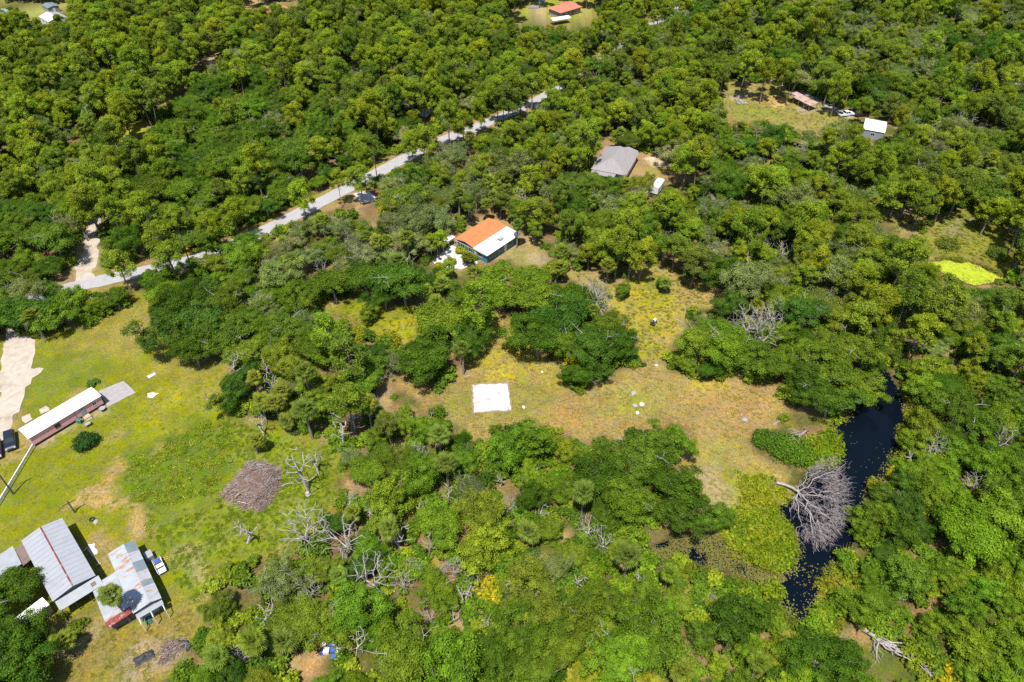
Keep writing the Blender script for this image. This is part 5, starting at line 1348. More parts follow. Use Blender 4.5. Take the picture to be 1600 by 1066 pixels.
# ------------------------------------------------------------------ fallen dead trees
def fallen_tree(name, root_px, tips, label, r0, zmax, n, seed, trunk_to, twig='dead_twig', limbs_px=()):
    rs = np.random.default_rng(seed)
    bx, by, _ = at(*root_px)
    root = empty(name, (bx, by, 0))
    poly = wpoly(tips) - np.array((bx, by))
    lo, hi = poly.min(0), poly.max(0)
    tg = []
    hubs = []
    while len(hubs) < max(8, n // 70):
        p = rs.uniform(lo, hi)
        if sdf(poly, np.array([p[0]]), np.array([p[1]]))[0] < -0.2: hubs.append(p)
    while len(tg) < n:
        p = hubs[rs.integers(len(hubs))] + rs.normal(size=2) * rs.choice([0.5, 0.9, 1.5])
        if sdf(poly, np.array([p[0]]), np.array([p[1]]))[0] < (vnoise(p[0], p[1], 1.6, seed) - 0.5) * 0.9:
            d = np.linalg.norm(p)
            tg.append((p[0], p[1], rs.uniform(-0.25, zmax) if d > 2 else rs.uniform(0.3, 1.2)))
    tx, ty = np.array(at(*trunk_to)[:2]) - np.array((bx, by))
    bx_, by_ = -ty * 0.07, tx * 0.07
    tr = [(0, 0, 0.55), (tx * 0.35 + bx_, ty * 0.35 + by_, 0.6), (tx * 0.7 + bx_ * 0.4, ty * 0.7 + by_ * 0.4, 0.85), (tx - bx_, ty - by_, 0.95)]
    mb = MB()
    limbs = []
    for lb in limbs_px:
        q = []
        for px_l, py_l, z in lb:
            x_l, y_l, _ = at(px_l, py_l, z); q.append(np.array((x_l - bx, y_l - by, z)))
        pts = [np.array((tx - bx_, ty - by_, 0.95))] + q; q = []
        for u, v in zip(pts[:-1], pts[1:]):          # crooked, not straight
            L_ = np.linalg.norm(v - u)
            q += [u + (v - u) * t + rs.normal(size=3) * np.array((0.11, 0.11, 0.07)) * L_ for t in (0.33, 0.66)] + [v]
        limbs.append(q)
    dendrite(mb, tr, tg, r0, 0.10 if limbs else 0.34, 0.014 if n > 1000 else 0.018, rs, 3, 0.16, limbs=limbs, power=0.55)
    if n > 1000:
        for t in tg:
            b0 = np.array(t); out = b0 / (np.linalg.norm(b0) + 1e-6)
            for q in range(2):
                e = b0 + (out * 0.5 + rs.normal(size=3) * 0.4) * rs.uniform(0.5, 1.0)
                mb.tube([b0 - out * 0.1, e], [0.016, 0.008], 3, cap=False)
    mb.build('branches', M[twig], root)
    mb = MB(); mb.tube(tr, [r0 * 1.15, r0, r0 * 0.9, r0 * 0.7], 8)
    for q in limbs: mb.tube([tr[-1]] + q, [r0 * 0.46] + [max(0.03, r0 * 0.4 * (1 - k / len(q))) for k in range(len(q))], 6)
    main = rs.permutation(len(tg))[:(0 if limbs else 14)]
    for k in main:
        p = np.array(tg[k]); a = np.array(tr[rs.integers(1, 4)])
        if np.linalg.norm(p - a) < 1.5: continue
        m1 = a + (p - a) * 0.4 + rs.normal(size=3) * 0.35; m2 = a + (p - a) * 0.72 + rs.normal(size=3) * 0.3
        m1[2] = max(m1[2], 0.5) + 0.4; m2[2] = max(m2[2], 0.4) + 0.4
        mb.tube([a, m1, m2, p], [r0 * 0.42, r0 * 0.3, r0 * 0.2, 0.04], 5)
    mb.build('trunk', M['dead_wood'], root)
    # upturned root plate
    mb = MB()
    d = Vector((-tx, -ty, 0)).normalized(); s = Vector((-d.y, d.x, 0))
    for k in range(26):
        a = rs.uniform(0, 6.28); L_ = rs.uniform(0.6, 1.35) * r0 / 0.22
        e = d * rs.uniform(0.1, 0.5) + s * (math.cos(a) * L_) + Vector((0, 0, 0.55 + math.sin(a) * L_))
        e.z = max(e.z, -0.05)
        mb.tube([(0, 0, 0.55), (e.x * 0.5, e.y * 0.5, 0.55 + (e.z - 0.55) * 0.6), tuple(e)], [0.16, 0.09, 0.02], 4)
    mb.build('root_plate', M['brown_wood'], root)
    tag(root, label, 'dead tree')
    return root
fallen_tree('fallen_tree', (1212, 757), [(1240, 752), (1262, 735), (1276, 728), (1318, 718), (1328, 728), (1322, 745), (1330, 772), (1325, 800), (1312, 830), (1300, 856), (1280, 864), (1262, 860), (1240, 850), (1246, 825), (1228, 812), (1232, 790), (1252, 778), (1240, 765)],
            'large bleached fallen tree lying in the dark pond', 0.22, 2.6, 1900, 901, (1246, 772), 'dead_twig',
            [[(1262, 762, 2.2), (1280, 745, 2.8), (1300, 738, 2.4), (1322, 724, 1.2)], [(1258, 752, 2.4), (1262, 738, 2.6)], [(1270, 774, 1.8), (1292, 768, 2.4), (1308, 772, 2.0), (1326, 768, 1.0)], [(1268, 790, 2.2), (1290, 806, 2.4), (1304, 824, 1.6), (1312, 834, 0.6)], [(1258, 796, 2.2), (1268, 822, 2.4), (1276, 842, 1.6), (1280, 862, 0.4)], [(1248, 790, 1.8), (1250, 812, 2.0), (1246, 838, 0.8)], [(1240, 786, 1.2), (1234, 800, 1.2)], [(1266, 800, 1.4), (1284, 834, 1.4), (1292, 852, 0.4)]])
fallen_tree('fallen_tree', (1346, 985), [(1362, 990), (1385, 995), (1420, 1002), (1460, 1010), (1462, 1020), (1420, 1022), (1475, 1040), (1480, 1060), (1450, 1066), (1420, 1040), (1390, 1030), (1362, 1045), (1352, 1030), (1360, 1010)],
            'uprooted grey trunk with splintered limbs past the pond corner', 0.34, 1.6, 170, 902, (1372, 1006))
fallen_tree('fallen_tree', (1258, 676), [(1250, 676), (1225, 682), (1218, 695), (1235, 705), (1246, 708), (1256, 705), (1250, 690)],
            'small bleached fallen limb lying on the vine mound', 0.15, 2.6, 60, 903, (1240, 686), 'dead_wood')
for px, py, tips, sd in [((1250), 545, [(1240, 540), (1215, 532), (1270, 528), (1300, 540), (1290, 556), (1255, 550)], 904), (1380, 545, [(1378, 528), (1398, 540), (1410, 560), (1392, 566), (1376, 556)], 905), (1420, 715, [(1420, 705), (1450, 680), (1472, 672), (1470, 690), (1440, 705)], 907), (1480, 800, [(1488, 800), (1500, 796), (1545, 802), (1540, 816), (1500, 808)], 908), (1395, 935, [(1385, 930), (1398, 922), (1425, 930), (1418, 945), (1400, 948)], 909)]:
    fallen_tree('fallen_tree', (px, py), tips, {904: 'bleached fallen branches between oaks at the clearing corner', 905: 'pale broken limbs above the head of the pond', 907: 'pale fallen branches on the far pond bank', 908: 'white fallen limb in the lush swamp woods', 909: 'small white dead limb caught in green willow past the pond'}[sd], 0.13, 2.8, 46, sd, ((tips[0][0] + tips[2][0]) / 2, (tips[0][1] + tips[2][1]) / 2), 'dead_wood')

# ------------------------------------------------------------------ brush piles
def brush_pile(px_outline, h, label, nst, nlog, seed, dark=0.3):
    rs = np.random.default_rng(seed)
    w = wpoly(px_outline); c = w.mean(0); w = w - c
    root = empty('brush_pile', (c[0], c[1], 0))
    lo, hi = w.min(0), w.max(0)
    g = 0.45
    xs, ys = np.arange(lo[0] - 1, hi[0] + 1, g), np.arange(lo[1] - 1, hi[1] + 1, g)
    X, Y = np.meshgrid(xs, ys); fx_, fy_ = X.ravel(), Y.ravel()
    d = sdf(w, fx_, fy_) + (fbm(fx_, fy_, 1.5, seed) - 0.5) * 1.4
    H = h * sstep(0.3, -2.0, d) * (0.55 + 0.9 * fbm(fx_, fy_, 1.6, seed + 1)) - 0.15 * (d > 0.3)
    ii = np.arange(len(fx_)).reshape(X.shape)
    Q = np.stack([ii[:-1, :-1], ii[:-1, 1:], ii[1:, 1:], ii[1:, :-1]], -1).reshape(-1, 4)
    Q = Q[(d[Q] < 0.5).any(1)]
    me_ = bpy.data.meshes.new('mound'); fill_mesh(me_, np.stack([fx_, fy_, H - 0.02], 1), Q)
    me_.materials.append(M['brush_soil']); link('mound', me_, root)
    def top(x, y):
        dd = sdf(w, np.array([x]), np.array([y]))[0]
        return h * float(sstep(0.3, -2.0, dd)) * 0.95
    mb, mb2 = MB(), MB()
    k = 0
    while k < nst:
        x, y = rs.uniform(lo - 0.5, hi + 0.5)
        if sdf(w, np.array([x]), np.array([y]))[0] > rs.uniform(-0.6, 0.7): continue
        a = rs.normal(0.75, 0.9); L_ = rs.uniform(0.5, 2.0)
        z = top(x, y) + rs.uniform(-0.05, 0.35)
        dv = np.array([math.cos(a), math.sin(a), rs.normal() * 0.25]) * L_ / 2
        p = np.array([x, y, z]); m_ = p + rs.normal(size=3) * 0.1
        (mb if rs.random() < 0.6 else mb2).tube([p - dv, m_, p + dv], [0.035, 0.03, 0.012], 3, cap=False)
        k += 1
    tag(mb.build('sticks', M['dead_twig'], root), kind='stuff'); tag(mb2.build('twigs', M['brown_wood'], root), kind='stuff')
    for k in range(nlog):
        x, y = rs.uniform(lo * 0.8, hi * 0.8); a = rs.normal(0.75, 0.6); L_ = rs.uniform(1.2, 2.8)
        if sdf(w, np.array([x]), np.array([y]))[0] > -0.3: continue
        b = MB(); z = top(x, y) + 0.3
        dv = np.array([math.cos(a), math.sin(a), rs.normal() * 0.08]) * L_ / 2
        b.tube([np.array([x, y, z]) - dv, np.array([x, y, z + 0.06]), np.array([x, y, z]) + dv], [0.10, 0.09, 0.06], 7)
        b.build('log', M['dead_twig'] if k % 3 else M['timber'], root)
    tag(root, label, 'brush pile')
M['brush_soil'] = mat('brush_soil', (0.13, 0.085, 0.07), 0.95, var=0.5, scale=3, c2=(0.24, 0.18, 0.11), c2_scale=0.8)
brush_pile([(345, 775), (370, 745), (390, 722), (420, 725), (437, 735), (437, 755), (425, 780), (405, 798), (375, 790)], 1.3, 'big pile of cut brush and branches on the weedy grass', 1300, 12, 911)
brush_pile([(248, 1012), (262, 1002), (290, 1002), (300, 1010), (275, 1022), (262, 1036), (250, 1034)], 0.6, 'low scorched heap of sticks beside a black tarp', 150, 3, 912)
for k, (px, py, r, lab) in enumerate([(224, 1030, 1.15, 'crumpled black tarp lying on the ground by the scorched heap'), (286, 1008, 1.0, 'dark ash-grey sheet on the scorched stick heap')]):
    x, y, _ = at(px, py); rs = np.random.default_rng(920 + k)
    g = 14; vs, fs = [], []
    for i in range(g + 1):
        for j in range(g + 1):
            u, v = i / g * 2 - 1, j / g * 2 - 1
            vs.append((u * r * 1.25 + 0.3 * float(vnoise(i, j, 3, 7)), v * r * 0.7 + 0.3 * float(vnoise(i, j, 3, 8)), 0.04 + 0.45 * float(vnoise(i, j, 2.2, 9 + k)) * max(0, 1 - max(abs(u), abs(v)) ** 3)))
    for i in range(g):
        for j in range(g): fs.append((i * (g + 1) + j, (i + 1) * (g + 1) + j, (i + 1) * (g + 1) + j + 1, i * (g + 1) + j + 1))
    mb = MB(); mb.add(vs, fs); o = mb.build('tarp', M['tarp_black'], None, (x, y, 0), 0.6 - k); tag(o, lab, 'tarp')

# ------------------------------------------------------------------ buildings
def place(px, py, z, along_deg):
    x, y, _ = at(px, py, z)
    return (x, y, 0.0), R(along_deg)

def rot_pt(p, loc, rz):
    c, s = math.cos(rz), math.sin(rz); dx, dy = p[0] - loc[0], p[1] - loc[1]
    return dx * c + dy * s, -dx * s + dy * c

def gable(mb, x0, x1, y0, y1, z0, zr, yr, over=0.3, th=0.1, mi=0, sides=(True, True)):
    """two roof slabs meeting over y=yr, ridge along x"""
    if sides[0]: mb.slab([(x0 - over, y0 - over, z0), (x1 + over, y0 - over, z0), (x1 + over, yr, zr), (x0 - over, yr, zr)], th, mi)
    if sides[1]: mb.slab([(x0 - over, yr, zr), (x1 + over, yr, zr), (x1 + over, y1 + over, z0), (x0 - over, y1 + over, z0)], th, mi)

def window(parent, wall, u, z, w, h, out, n, frame='white_paint', name='window'):
    """wall 'y' faces n (+1/-1) along y at y=out, placed at x=u; wall 'x' faces along x at x=out, placed at y=u"""
    fr = MB(); pa = MB(); d0, d1 = out - 0.03 * n, out + 0.05 * n; e = 0.07
    def b(m, a0, a1, z0, z1, p0, p1):
        p0, p1 = min(p0, p1), max(p0, p1)
        if wall == 'y': m.box(a0, p0, z0, a1, p1, z1)
        else: m.box(p0, a0, z0, p1, a1, z1)
    b(fr, u - w / 2 - e, u + w / 2 + e, z - e, z, d0, d1); b(fr, u - w / 2 - e, u + w / 2 + e, z + h, z + h + e, d0, d1)
    b(fr, u - w / 2 - e, u - w / 2, z, z + h, d0, d1); b(fr, u + w / 2, u + w / 2 + e, z, z + h, d0, d1)
    b(fr, u - 0.02, u + 0.02, z, z + h, d0, d1)
    o = fr.build(name, M[frame], parent)
    b(pa, u - w / 2, u + w / 2, z, z + h, d0, out + 0.015 * n)
    pa.build('pane', M['glass'], o)
    return o

def door(parent, wall, u, z, w, h, out, n, m='white_paint'):
    mb = MB(); d0, d1 = sorted((out - 0.02 * n, out + 0.05 * n))
    if wall == 'y': mb.box(u - w / 2, d0, z, u + w / 2, d1, z + h)
    else: mb.box(d0, u - w / 2, z, d1, u + w / 2, z + h)
    o = mb.build('door', M[m], parent)
    k = MB(); hx = u + w * 0.35; q0, q1 = sorted((out + 0.05 * n, out + 0.12 * n))
    if wall == 'y': k.box(hx - 0.05, q0, z + 1.0, hx + 0.05, q1, z + 1.06)
    else: k.box(q0, hx - 0.05, z + 1.0, q1, hx + 0.05, z + 1.06)
    k.build('handle', M['chrome'], o)
    return o

# pink single-wide trailer, roof corner nearest the driveway is the origin, x along its length
P0, P1 = at(29, 670, 2.9), at(142, 604.5, 2.9)
rz = math.atan2(P1[1] - P0[1], P1[0] - P0[0]); Lm = math.dist(P0[:2], P1[:2]); Wm = 3.7
h_ = empty('trailer_home', (P0[0], P0[1], 0), rz)
mb = MB(); mb.box(0.15, -Wm + 0.15, 0.55, Lm - 0.15, -0.15, 2.72); wl_ = mb.build('wall', M['pink_siding'], h_)
mb = MB()
for k in range(9): mb.box(0.13, -Wm + 0.115, 0.62 + k * 0.235, Lm - 0.13, -Wm + 0.15, 0.62 + k * 0.235 + 0.205)
mb.build('siding', M['pink_siding'], wl_)
mb = MB(); mb.box(0.3, -Wm + 0.35, -0.1, Lm - 0.3, -0.35, 0.55); mb.build('skirting', M['dark_trim'], h_)  # recessed skirting, coloured dark for the strip of shadow under the wall
mb = MB(); gable(mb, 0, Lm, -Wm, 0, 2.75, 2.98, -Wm / 2, 0.08, 0.07); rf = mb.build('roof', M['white_roof'], h_)
mb = MB(); mb.tube([(4.2, -1.4, 2.8), (4.2, -1.4, 3.3)], 0.07, 8); mb.build('vent_pipe', M['light_metal'], rf)
mb = MB(); mb.tube([(9.5, -2.2, 2.8), (9.5, -2.2, 3.2)], 0.07, 8); mb.build('vent_pipe', M['light_metal'], rf)
window(h_, 'y', 5.2, 1.3, 0.9, 0.8, -Wm + 0.12, -1, 'dark_trim')
window(h_, 'y', 12.6, 1.3, 0.7, 0.8, -Wm + 0.12, -1)
door(h_, 'y', 10.2, 0.6, 0.95, 2.0, -Wm + 0.11, -1, 'light_metal')
mb = MB(); mb.box(9.6, -Wm - 1.0, -0.1, 10.9, -Wm + 0.1, 0.45); mb.box(9.7, -Wm - 1.4, -0.1, 10.8, -Wm - 1.0, 0.2); mb.build('step', M['timber'], h_)
tag(h_, 'long pink-sided trailer home with a white metal roof', 'trailer home')
# things along its near side
def local(o, x, y):
    a = o.rotation_euler.z; return (o.location.x + x * math.cos(a) - y * math.sin(a), o.location.y + x * math.sin(a) + y * math.cos(a), 0)
t_ = empty('antenna_mast', local(h_, 8.7, -Wm - 0.55))
mb = MB(); mb.tube([(0, 0, -0.1), (0, 0, 3.9)], [0.06, 0.04], 8); mb.build('pole', M['dark_trim'], t_)
mb = MB(); mb.box(-0.35, -0.3, -0.05, 0.35, 0.3, 0.75); mb.box(-0.45, -0.4, 0.75, 0.45, 0.4, 0.85); mb.build('cabinet', M['green_junk'], t_)
tag(t_, 'dark mast rising from a green cabinet against the pink trailer', 'mast')
t_ = empty('wheelbarrow', local(h_, 9.3, -Wm - 2.6), 0.8)
mb = MB(); mb.slab([(-0.45, -0.35, 0.6), (0.5, -0.3, 0.65), (0.5, 0.3, 0.65), (-0.45, 0.35, 0.6)], 0.22); mb.build('tray', M['light_metal'], t_)
mb = MB(); mb.tube([(0.65, -0.05, 0.2), (0.65, 0.05, 0.2)], 0.2, 12); mb.build('wheel', M['tyre'], t_)
for s in (-1, 1):
    mb = MB(); mb.tube([(0.65, s * 0.08, 0.2), (-0.3, s * 0.25, 0.45), (-1.0, s * 0.3, 0.6)], 0.025, 5); mb.build('handle', M['timber'], t_)
    mb = MB(); mb.tube([(-0.3, s * 0.25, 0.42), (-0.35, s * 0.25, 0.0)], 0.02, 5); mb.build('leg', M['dark_trim'], t_)
tag(t_, 'small metal wheelbarrow on bare soil by the pink trailer', 'wheelbarrow')
t_ = empty('patio_table', local(h_, 13.2, -Wm - 1.0), 0.3)
mb = MB(); mb.tube([(0, 0, 0.68), (0, 0, 0.73)], 0.6, 16); mb.build('table_top', M['light_metal'], t_)
for a in range(4):
    mb = MB(); mb.tube([(0.4 * math.cos(a * 1.571), 0.4 * math.sin(a * 1.571), 0.69), (0.45 * math.cos(a * 1.571), 0.45 * math.sin(a * 1.571), -0.02)], 0.03, 5); mb.build('leg', M['dark_trim'], t_)
tag(t_, 'round pale garden table beside the pink trailer door', 'table')

# white rail fence running from the trailer to the edge of the lawn
A, B = Vector(at(55, 697)), Vector(at(-14, 812))
L_ = (B - A).length; rz = math.atan2(B.y - A.y, B.x - A.x)
t_ = empty('rail_fence', tuple(A), rz)
np_ = int(L_ / 2.2) + 1
for k in range(np_):
    mb = MB(); x = k * L_ / (np_ - 1); mb.box(x - 0.07, -0.07, -0.2, x + 0.07, 0.07, 0.85); mb.build('post', M['white_paint'], t_)
    if k < np_ - 1:
        for z in (0.25, 0.62):
            mb = MB(); mb.box(x + 0.072, -0.03, z, x + L_ / (np_ - 1) - 0.072, 0.03, z + 0.15); mb.build('rail', M['white_paint'], t_)
mb = MB(); mb.box(-0.1, -0.08, 0.852, L_ + 0.1, 0.08, 0.90); mb.build('cap_rail', M['white_paint'], t_)
tag(t_, 'white rail fence running from the pink trailer across the lawn', 'fence')

# big pale metal barn: ridge along x
P0, P1, P2 = at(33, 845, 3.3), at(82, 940, 3.3), at(97, 809, 3.3)
rz = math.atan2(P1[1] - P0[1], P1[0] - P0[0]); Lb = math.dist(P0[:2], P1[:2]); Wb = math.dist(P0[:2], P2[:2])
b_ = empty('metal_barn', (P0[0], P0[1], 0), rz)
mb = MB(); mb.prism([(0.3, -0.2), (Wb - 0.3, -0.2), (Wb - 0.3, 3.1), (Wb / 2, 3.72), (0.3, 3.1)], 0.3, Lb - 0.3); mb.build('wall', M['dark_metal_wall'], b_)
mb = MB(); gable(mb, 0, Lb, 0, Wb, 3.28, 3.95, Wb / 2, 0.0, 0.06); rf = mb.build('roof', M['grey_metal_roof'], b_)
for s in (0, 1):
    for k in range(15):
        x = (k + 0.5) * Lb / 15; y0, z0_ = (0.03, 3.29) if s == 0 else (Wb - 0.03, 3.29)
        mb = MB(); ym, zm = Wb / 2 + (-0.2 if s == 0 else 0.2), 3.93
        mb.slab([(x - 0.03, y0, z0_ + 0.035), (x + 0.03, y0, z0_ + 0.035), (x + 0.03, ym, zm + 0.035), (x - 0.03, ym, zm + 0.035)][:: (1 if s == 0 else -1)], 0.03); mb.build('seam', M['grey_metal_roof'], rf)
rs = np.random.default_rng(31)
mb = MB(); mb.prism([(Wb / 2 - 0.12, 3.955), (Wb / 2 + 0.12, 3.955), (Wb / 2, 4.05)], 0.05, Lb - 0.05); mb.build('ridge_cap', M['ridge_rust'] if 'ridge_rust' in M else M['rust_red'], rf)
mb = MB(); mb.box(0.4 * Lb, Wb - 0.31, 0.0, 0.4 * Lb + 3, Wb - 0.24, 2.6); mb.build('door', M['light_metal'], b_)
window(b_, 'y', 0.75 * Lb, 1.3, 1.0, 0.8, Wb - 0.3, 1)
# porch roof on the near end
mb = MB(); mb.slab([(Lb + 0.02, 0.2, 2.95), (Lb + 1.7, 0.2, 2.45), (Lb + 1.7, Wb + 0.3, 2.45), (Lb + 0.02, Wb + 0.3, 2.95)], 0.06); pr = mb.build('porch_roof', M['light_metal'], b_)
mb = MB(); mb.slab([(Lb + 0.5, Wb - 1.2, 2.86), (Lb + 1.15, Wb - 1.2, 2.68), (Lb + 1.15, Wb - 0.5, 2.68), (Lb + 0.5, Wb - 0.5, 2.86)], 0.05); mb.build('skylight', M['brown_wall'], pr)
for k in range(4):
    mb = MB(); y = 0.4 + k * (Wb - 0.5) / 3; mb.box(Lb + 1.5, y - 0.06, -0.1, Lb + 1.62, y + 0.06, 2.42); mb.build('porch_post', M['dark_trim'], b_)
tag(b_, 'large pale grey metal barn with a rust-red ridge line', 'barn')
# brown link roof and white-roofed side shed on its far side
t_ = empty('side_shed', local(b_, 0, 0), rz)
mb = MB(); mb.box(-0.2, -4.6, -0.1, 3.8, -1.6, 2.2); mb.build('wall', M['brown_wall'], t_)
mb = MB(); mb.slab([(-0.5, -5.0, 2.3), (4.0, -5.0, 2.3), (4.0, -1.4, 2.7), (-0.5, -1.4, 2.7)], 0.08); mb.build('roof', M['light_metal'], t_)
mb = MB(); mb.slab([(0.3, -1.36, 2.5), (4.4, -1.36, 2.5), (4.4, -0.03, 2.9), (0.3, -0.03, 2.9)], 0.08); mb.build('link_roof', M['brown_wall'], t_)
tag(t_, 'pale-roofed side shed joined to the barn by a brown link roof', 'shed')
# white box trailer under the oaks
P0, P1 = at(24, 966, 2.5), at(66, 934, 2.5)
rz2 = math.atan2(P1[1] - P0[1], P1[0] - P0[0]); Lc = math.dist(P0[:2], P1[:2])
t_ = empty('box_trailer', (P0[0], P0[1], 0), rz2)
mb = MB(); mb.box(0, -2.0, 0.35, Lc, 0, 2.45); mb.build('body', M['brown_wall'], t_)
mb = MB(); mb.box(-0.05, -2.05, 2.46, Lc + 0.05, 0.05, 2.54); mb.build('roof', M['white_roof'], t_)
for x in (1.2, 2.2):
    for y in (-1.9, -0.1):
        mb = MB(); mb.tube([(x, y - 0.12, 0.34), (x, y + 0.12, 0.34)], 0.36, 12); mb.build('wheel', M['tyre'], t_)
mb = MB(); mb.box(Lc - 0.005, -1.8, 0.45, Lc + 0.03, -0.2, 2.35); mb.build('door', M['dark_metal_wall'], t_)
tag(t_, 'brown box trailer with a white roof under the oaks by the barn', 'trailer')

# rusty-roofed shed
P0, P1, P2 = at(169, 864, 3.1), at(209, 957, 3.1), at(197, 848, 3.1)
rz = math.atan2(P1[1] - P0[1], P1[0] - P0[0]); Ls = math.dist(P0[:2], P1[:2]); Ws = 4.0
s_ = empty('rusty_shed', (P0[0], P0[1], 0), rz)
mb = MB(); mb.prism([(0.2, -0.2), (Ws - 0.2, -0.2), (Ws - 0.2, 2.7), (Ws * 0.62, 3.15), (0.2, 2.85)], 0.2, Ls - 0.2); mb.build('wall', M['dark_metal_wall'], s_)
rf = empty('roof', (0, 0, 0)); rf.parent = s_
nb = 12
for k in range(nb):
    x0, x1 = k * Ls / nb, (k + 1) * Ls / nb; dz = 0.012 * (k % 2) + float(rs.uniform(0, 0.015))
    mb = MB(); mb.slab([(x0, -0.15, 2.92 + dz), (x1 + 0.05, -0.15, 2.92 + dz), (x1 + 0.05, Ws * 0.62, 3.28 + dz), (x0, Ws * 0.62, 3.28 + dz)], 0.04); mb.build('roof_sheet', M['rusty_roof'], rf)
    mb = MB(); mb.slab([(x0, Ws * 0.62, 3.27 + dz), (x1 + 0.05, Ws * 0.62, 3.27 + dz), (x1 + 0.05, Ws + 0.1, 2.8 + dz), (x0, Ws + 0.1, 2.8 + dz)], 0.04)
    mb.build('roof_sheet', M['dark_metal_wall'] if k in (0, 1, 4, 5, 8) else M['rusty_roof'], rf)
mb = MB(); mb.box(Ls - 0.19, 0.8, 0, Ls - 0.13, 3.0, 2.3); mb.build('door', M['light_metal'], s_)
tag(s_, 'long tin shed with rust-streaked white roof sheets', 'shed')
# rusted side annex under the palm, porch frame and junk
t_ = empty('shed_annex', local(s_, 0, 0), rz)
mb = MB(); mb.box(Ls * 0.38, -3.6, -0.1, Ls * 0.9, -0.25, 2.15); mb.build('wall', M['brown_wall'], t_)
rf = empty('roof', (0, 0, 0)); rf.parent = t_
for k in range(7):
    x0 = Ls * 0.30 + k * Ls * 0.095; x1 = x0 + Ls * 0.095; dz = 0.014 * (k % 2)
    mb = MB(); mb.slab([(x0, -4.0, 2.25 + dz), (x1 + 0.04, -4.0, 2.25 + dz), (x1 + 0.04, -0.18, 2.75 + dz), (x0, -0.18, 2.75 + dz)], 0.04); mb.build('roof_sheet', M['rust_red'] if k == 6 else M['rusty_roof'] if k in (0, 5) else M['light_metal'], rf)
tag(t_, 'low lean-to annex with rusted sheets under the tall palm', 'shed')
t_ = empty('porch_frame', local(s_, Ls, 0), rz)
for x in (0.15, 2.0):
    for y in (0.2, 2.0, 3.8):
        mb = MB(); mb.box(x - 0.06, y - 0.06, -0.1, x + 0.06, y + 0.06, 2.3); mb.build('post', M['white_paint'], t_)
for y in (0.2, 2.0, 3.8):
    mb = MB(); mb.box(0.09, y - 0.05, 2.302, 2.06, y + 0.05, 2.42); mb.build('beam', M['white_paint'], t_)
mb = MB(); mb.slab([(0.1, 0.0, 2.52), (1.0, 0.0, 2.48), (1.0, 4.0, 2.48), (0.1, 4.0, 2.52)], 0.05); mb.build('roof_sheet', M['light_metal'], t_)
tag(t_, 'open white-framed porch at the end of the rusty shed', 'porch')
x, y, _ = at(230, 966); t_ = empty('netting_heap', (x, y, 0), rz)
mb = MB(); rs = np.random.default_rng(41)
for k in range(26): mb.tube([(rs.uniform(-1.4, 1.4), rs.uniform(-0.5, 0.5), 0.05), (rs.uniform(-1.4, 1.4), rs.uniform(-0.5, 0.5), rs.uniform(0.1, 0.4)), (rs.uniform(-1.4, 1.4), rs.uniform(-0.5, 0.5), 0.05)], 0.05, 4)
mb.build('netting', M['green_junk'], t_); tag(t_, 'tangled heap of pale green netting by the shed porch', 'netting')
# boat trailer and boxes on the shed's far side
t_ = empty('utility_trailer', local(s_, Ls * 0.42, Ws + 1.6), rz)
mb = MB(); mb.box(-1.5, -0.65, 0.45, 1.5, 0.65, 0.55); mb.build('deck', M['white_paint'], t_)
for s in (-1, 1):
    mb = MB(); mb.box(-1.5, s * 0.65 - 0.03, 0.552, 1.5, s * 0.65 + 0.03, 0.95); mb.build('side_panel', M['white_paint'], t_)
    mb = MB(); mb.tube([(0, s * 0.78 - 0.08, 0.32), (0, s * 0.78 + 0.08, 0.32)], 0.32, 12); mb.build('wheel', M['tyre'], t_)
for x in (-0.5, 0.5):
    mb = MB(); mb.box(x - 0.04, -0.62, 0.552, x + 0.04, 0.62, 0.9); mb.build('divider', M['brown_wall'], t_)
mb = MB(); mb.tube([(-1.5, 0, 0.5), (-2.5, 0, 0.45)], 0.05, 6); mb.build('drawbar', M['dark_trim'], t_)
tag(t_, 'small white flatbed trailer with side boards beside the rusty shed', 'trailer')
o = MB(); o.box(-0.45, -0.45, 0.554, 0.42, 0.45, 0.9); o.box(-0.3, -0.3, 0.9, 0.3, 0.3, 1.0)
o = o.build('storage_box', M['tarp_blue'], None, local(s_, Ls * 0.42 - 0.95, Ws + 1.6), rz); tag(o, 'blue storage box on the white flatbed trailer', 'box')
o = MB(); o.box(-0.7, -0.55, -0.02, 0.7, 0.55, 1.1); o.box(-0.74, -0.59, 1.1, 0.74, 0.59, 1.16); o = o.build('metal_cabinet', M['light_metal'], None, local(s_, Ls * 0.2, Ws + 0.9), rz); tag(o, 'pale metal cabinet standing against the rusty shed', 'cabinet')
t_ = empty('yellow_ladder', local(s_, Ls * 0.30, Ws + 2.0), rz + 1.2)
for s in (-1, 1):
    mb = MB(); mb.box(-1.4, s * 0.2 - 0.03, 0.02, 1.4, s * 0.2 + 0.03, 0.1); mb.build('rail', M['yellow_paint'], t_)
for k in range(7):
    mb = MB(); mb.box(-1.2 + k * 0.4 - 0.02, -0.168, 0.04, -1.2 + k * 0.4 + 0.02, 0.168, 0.08); mb.build('rung', M['yellow_paint'], t_)
tag(t_, 'yellow ladder lying beside the white flatbed trailer', 'ladder')
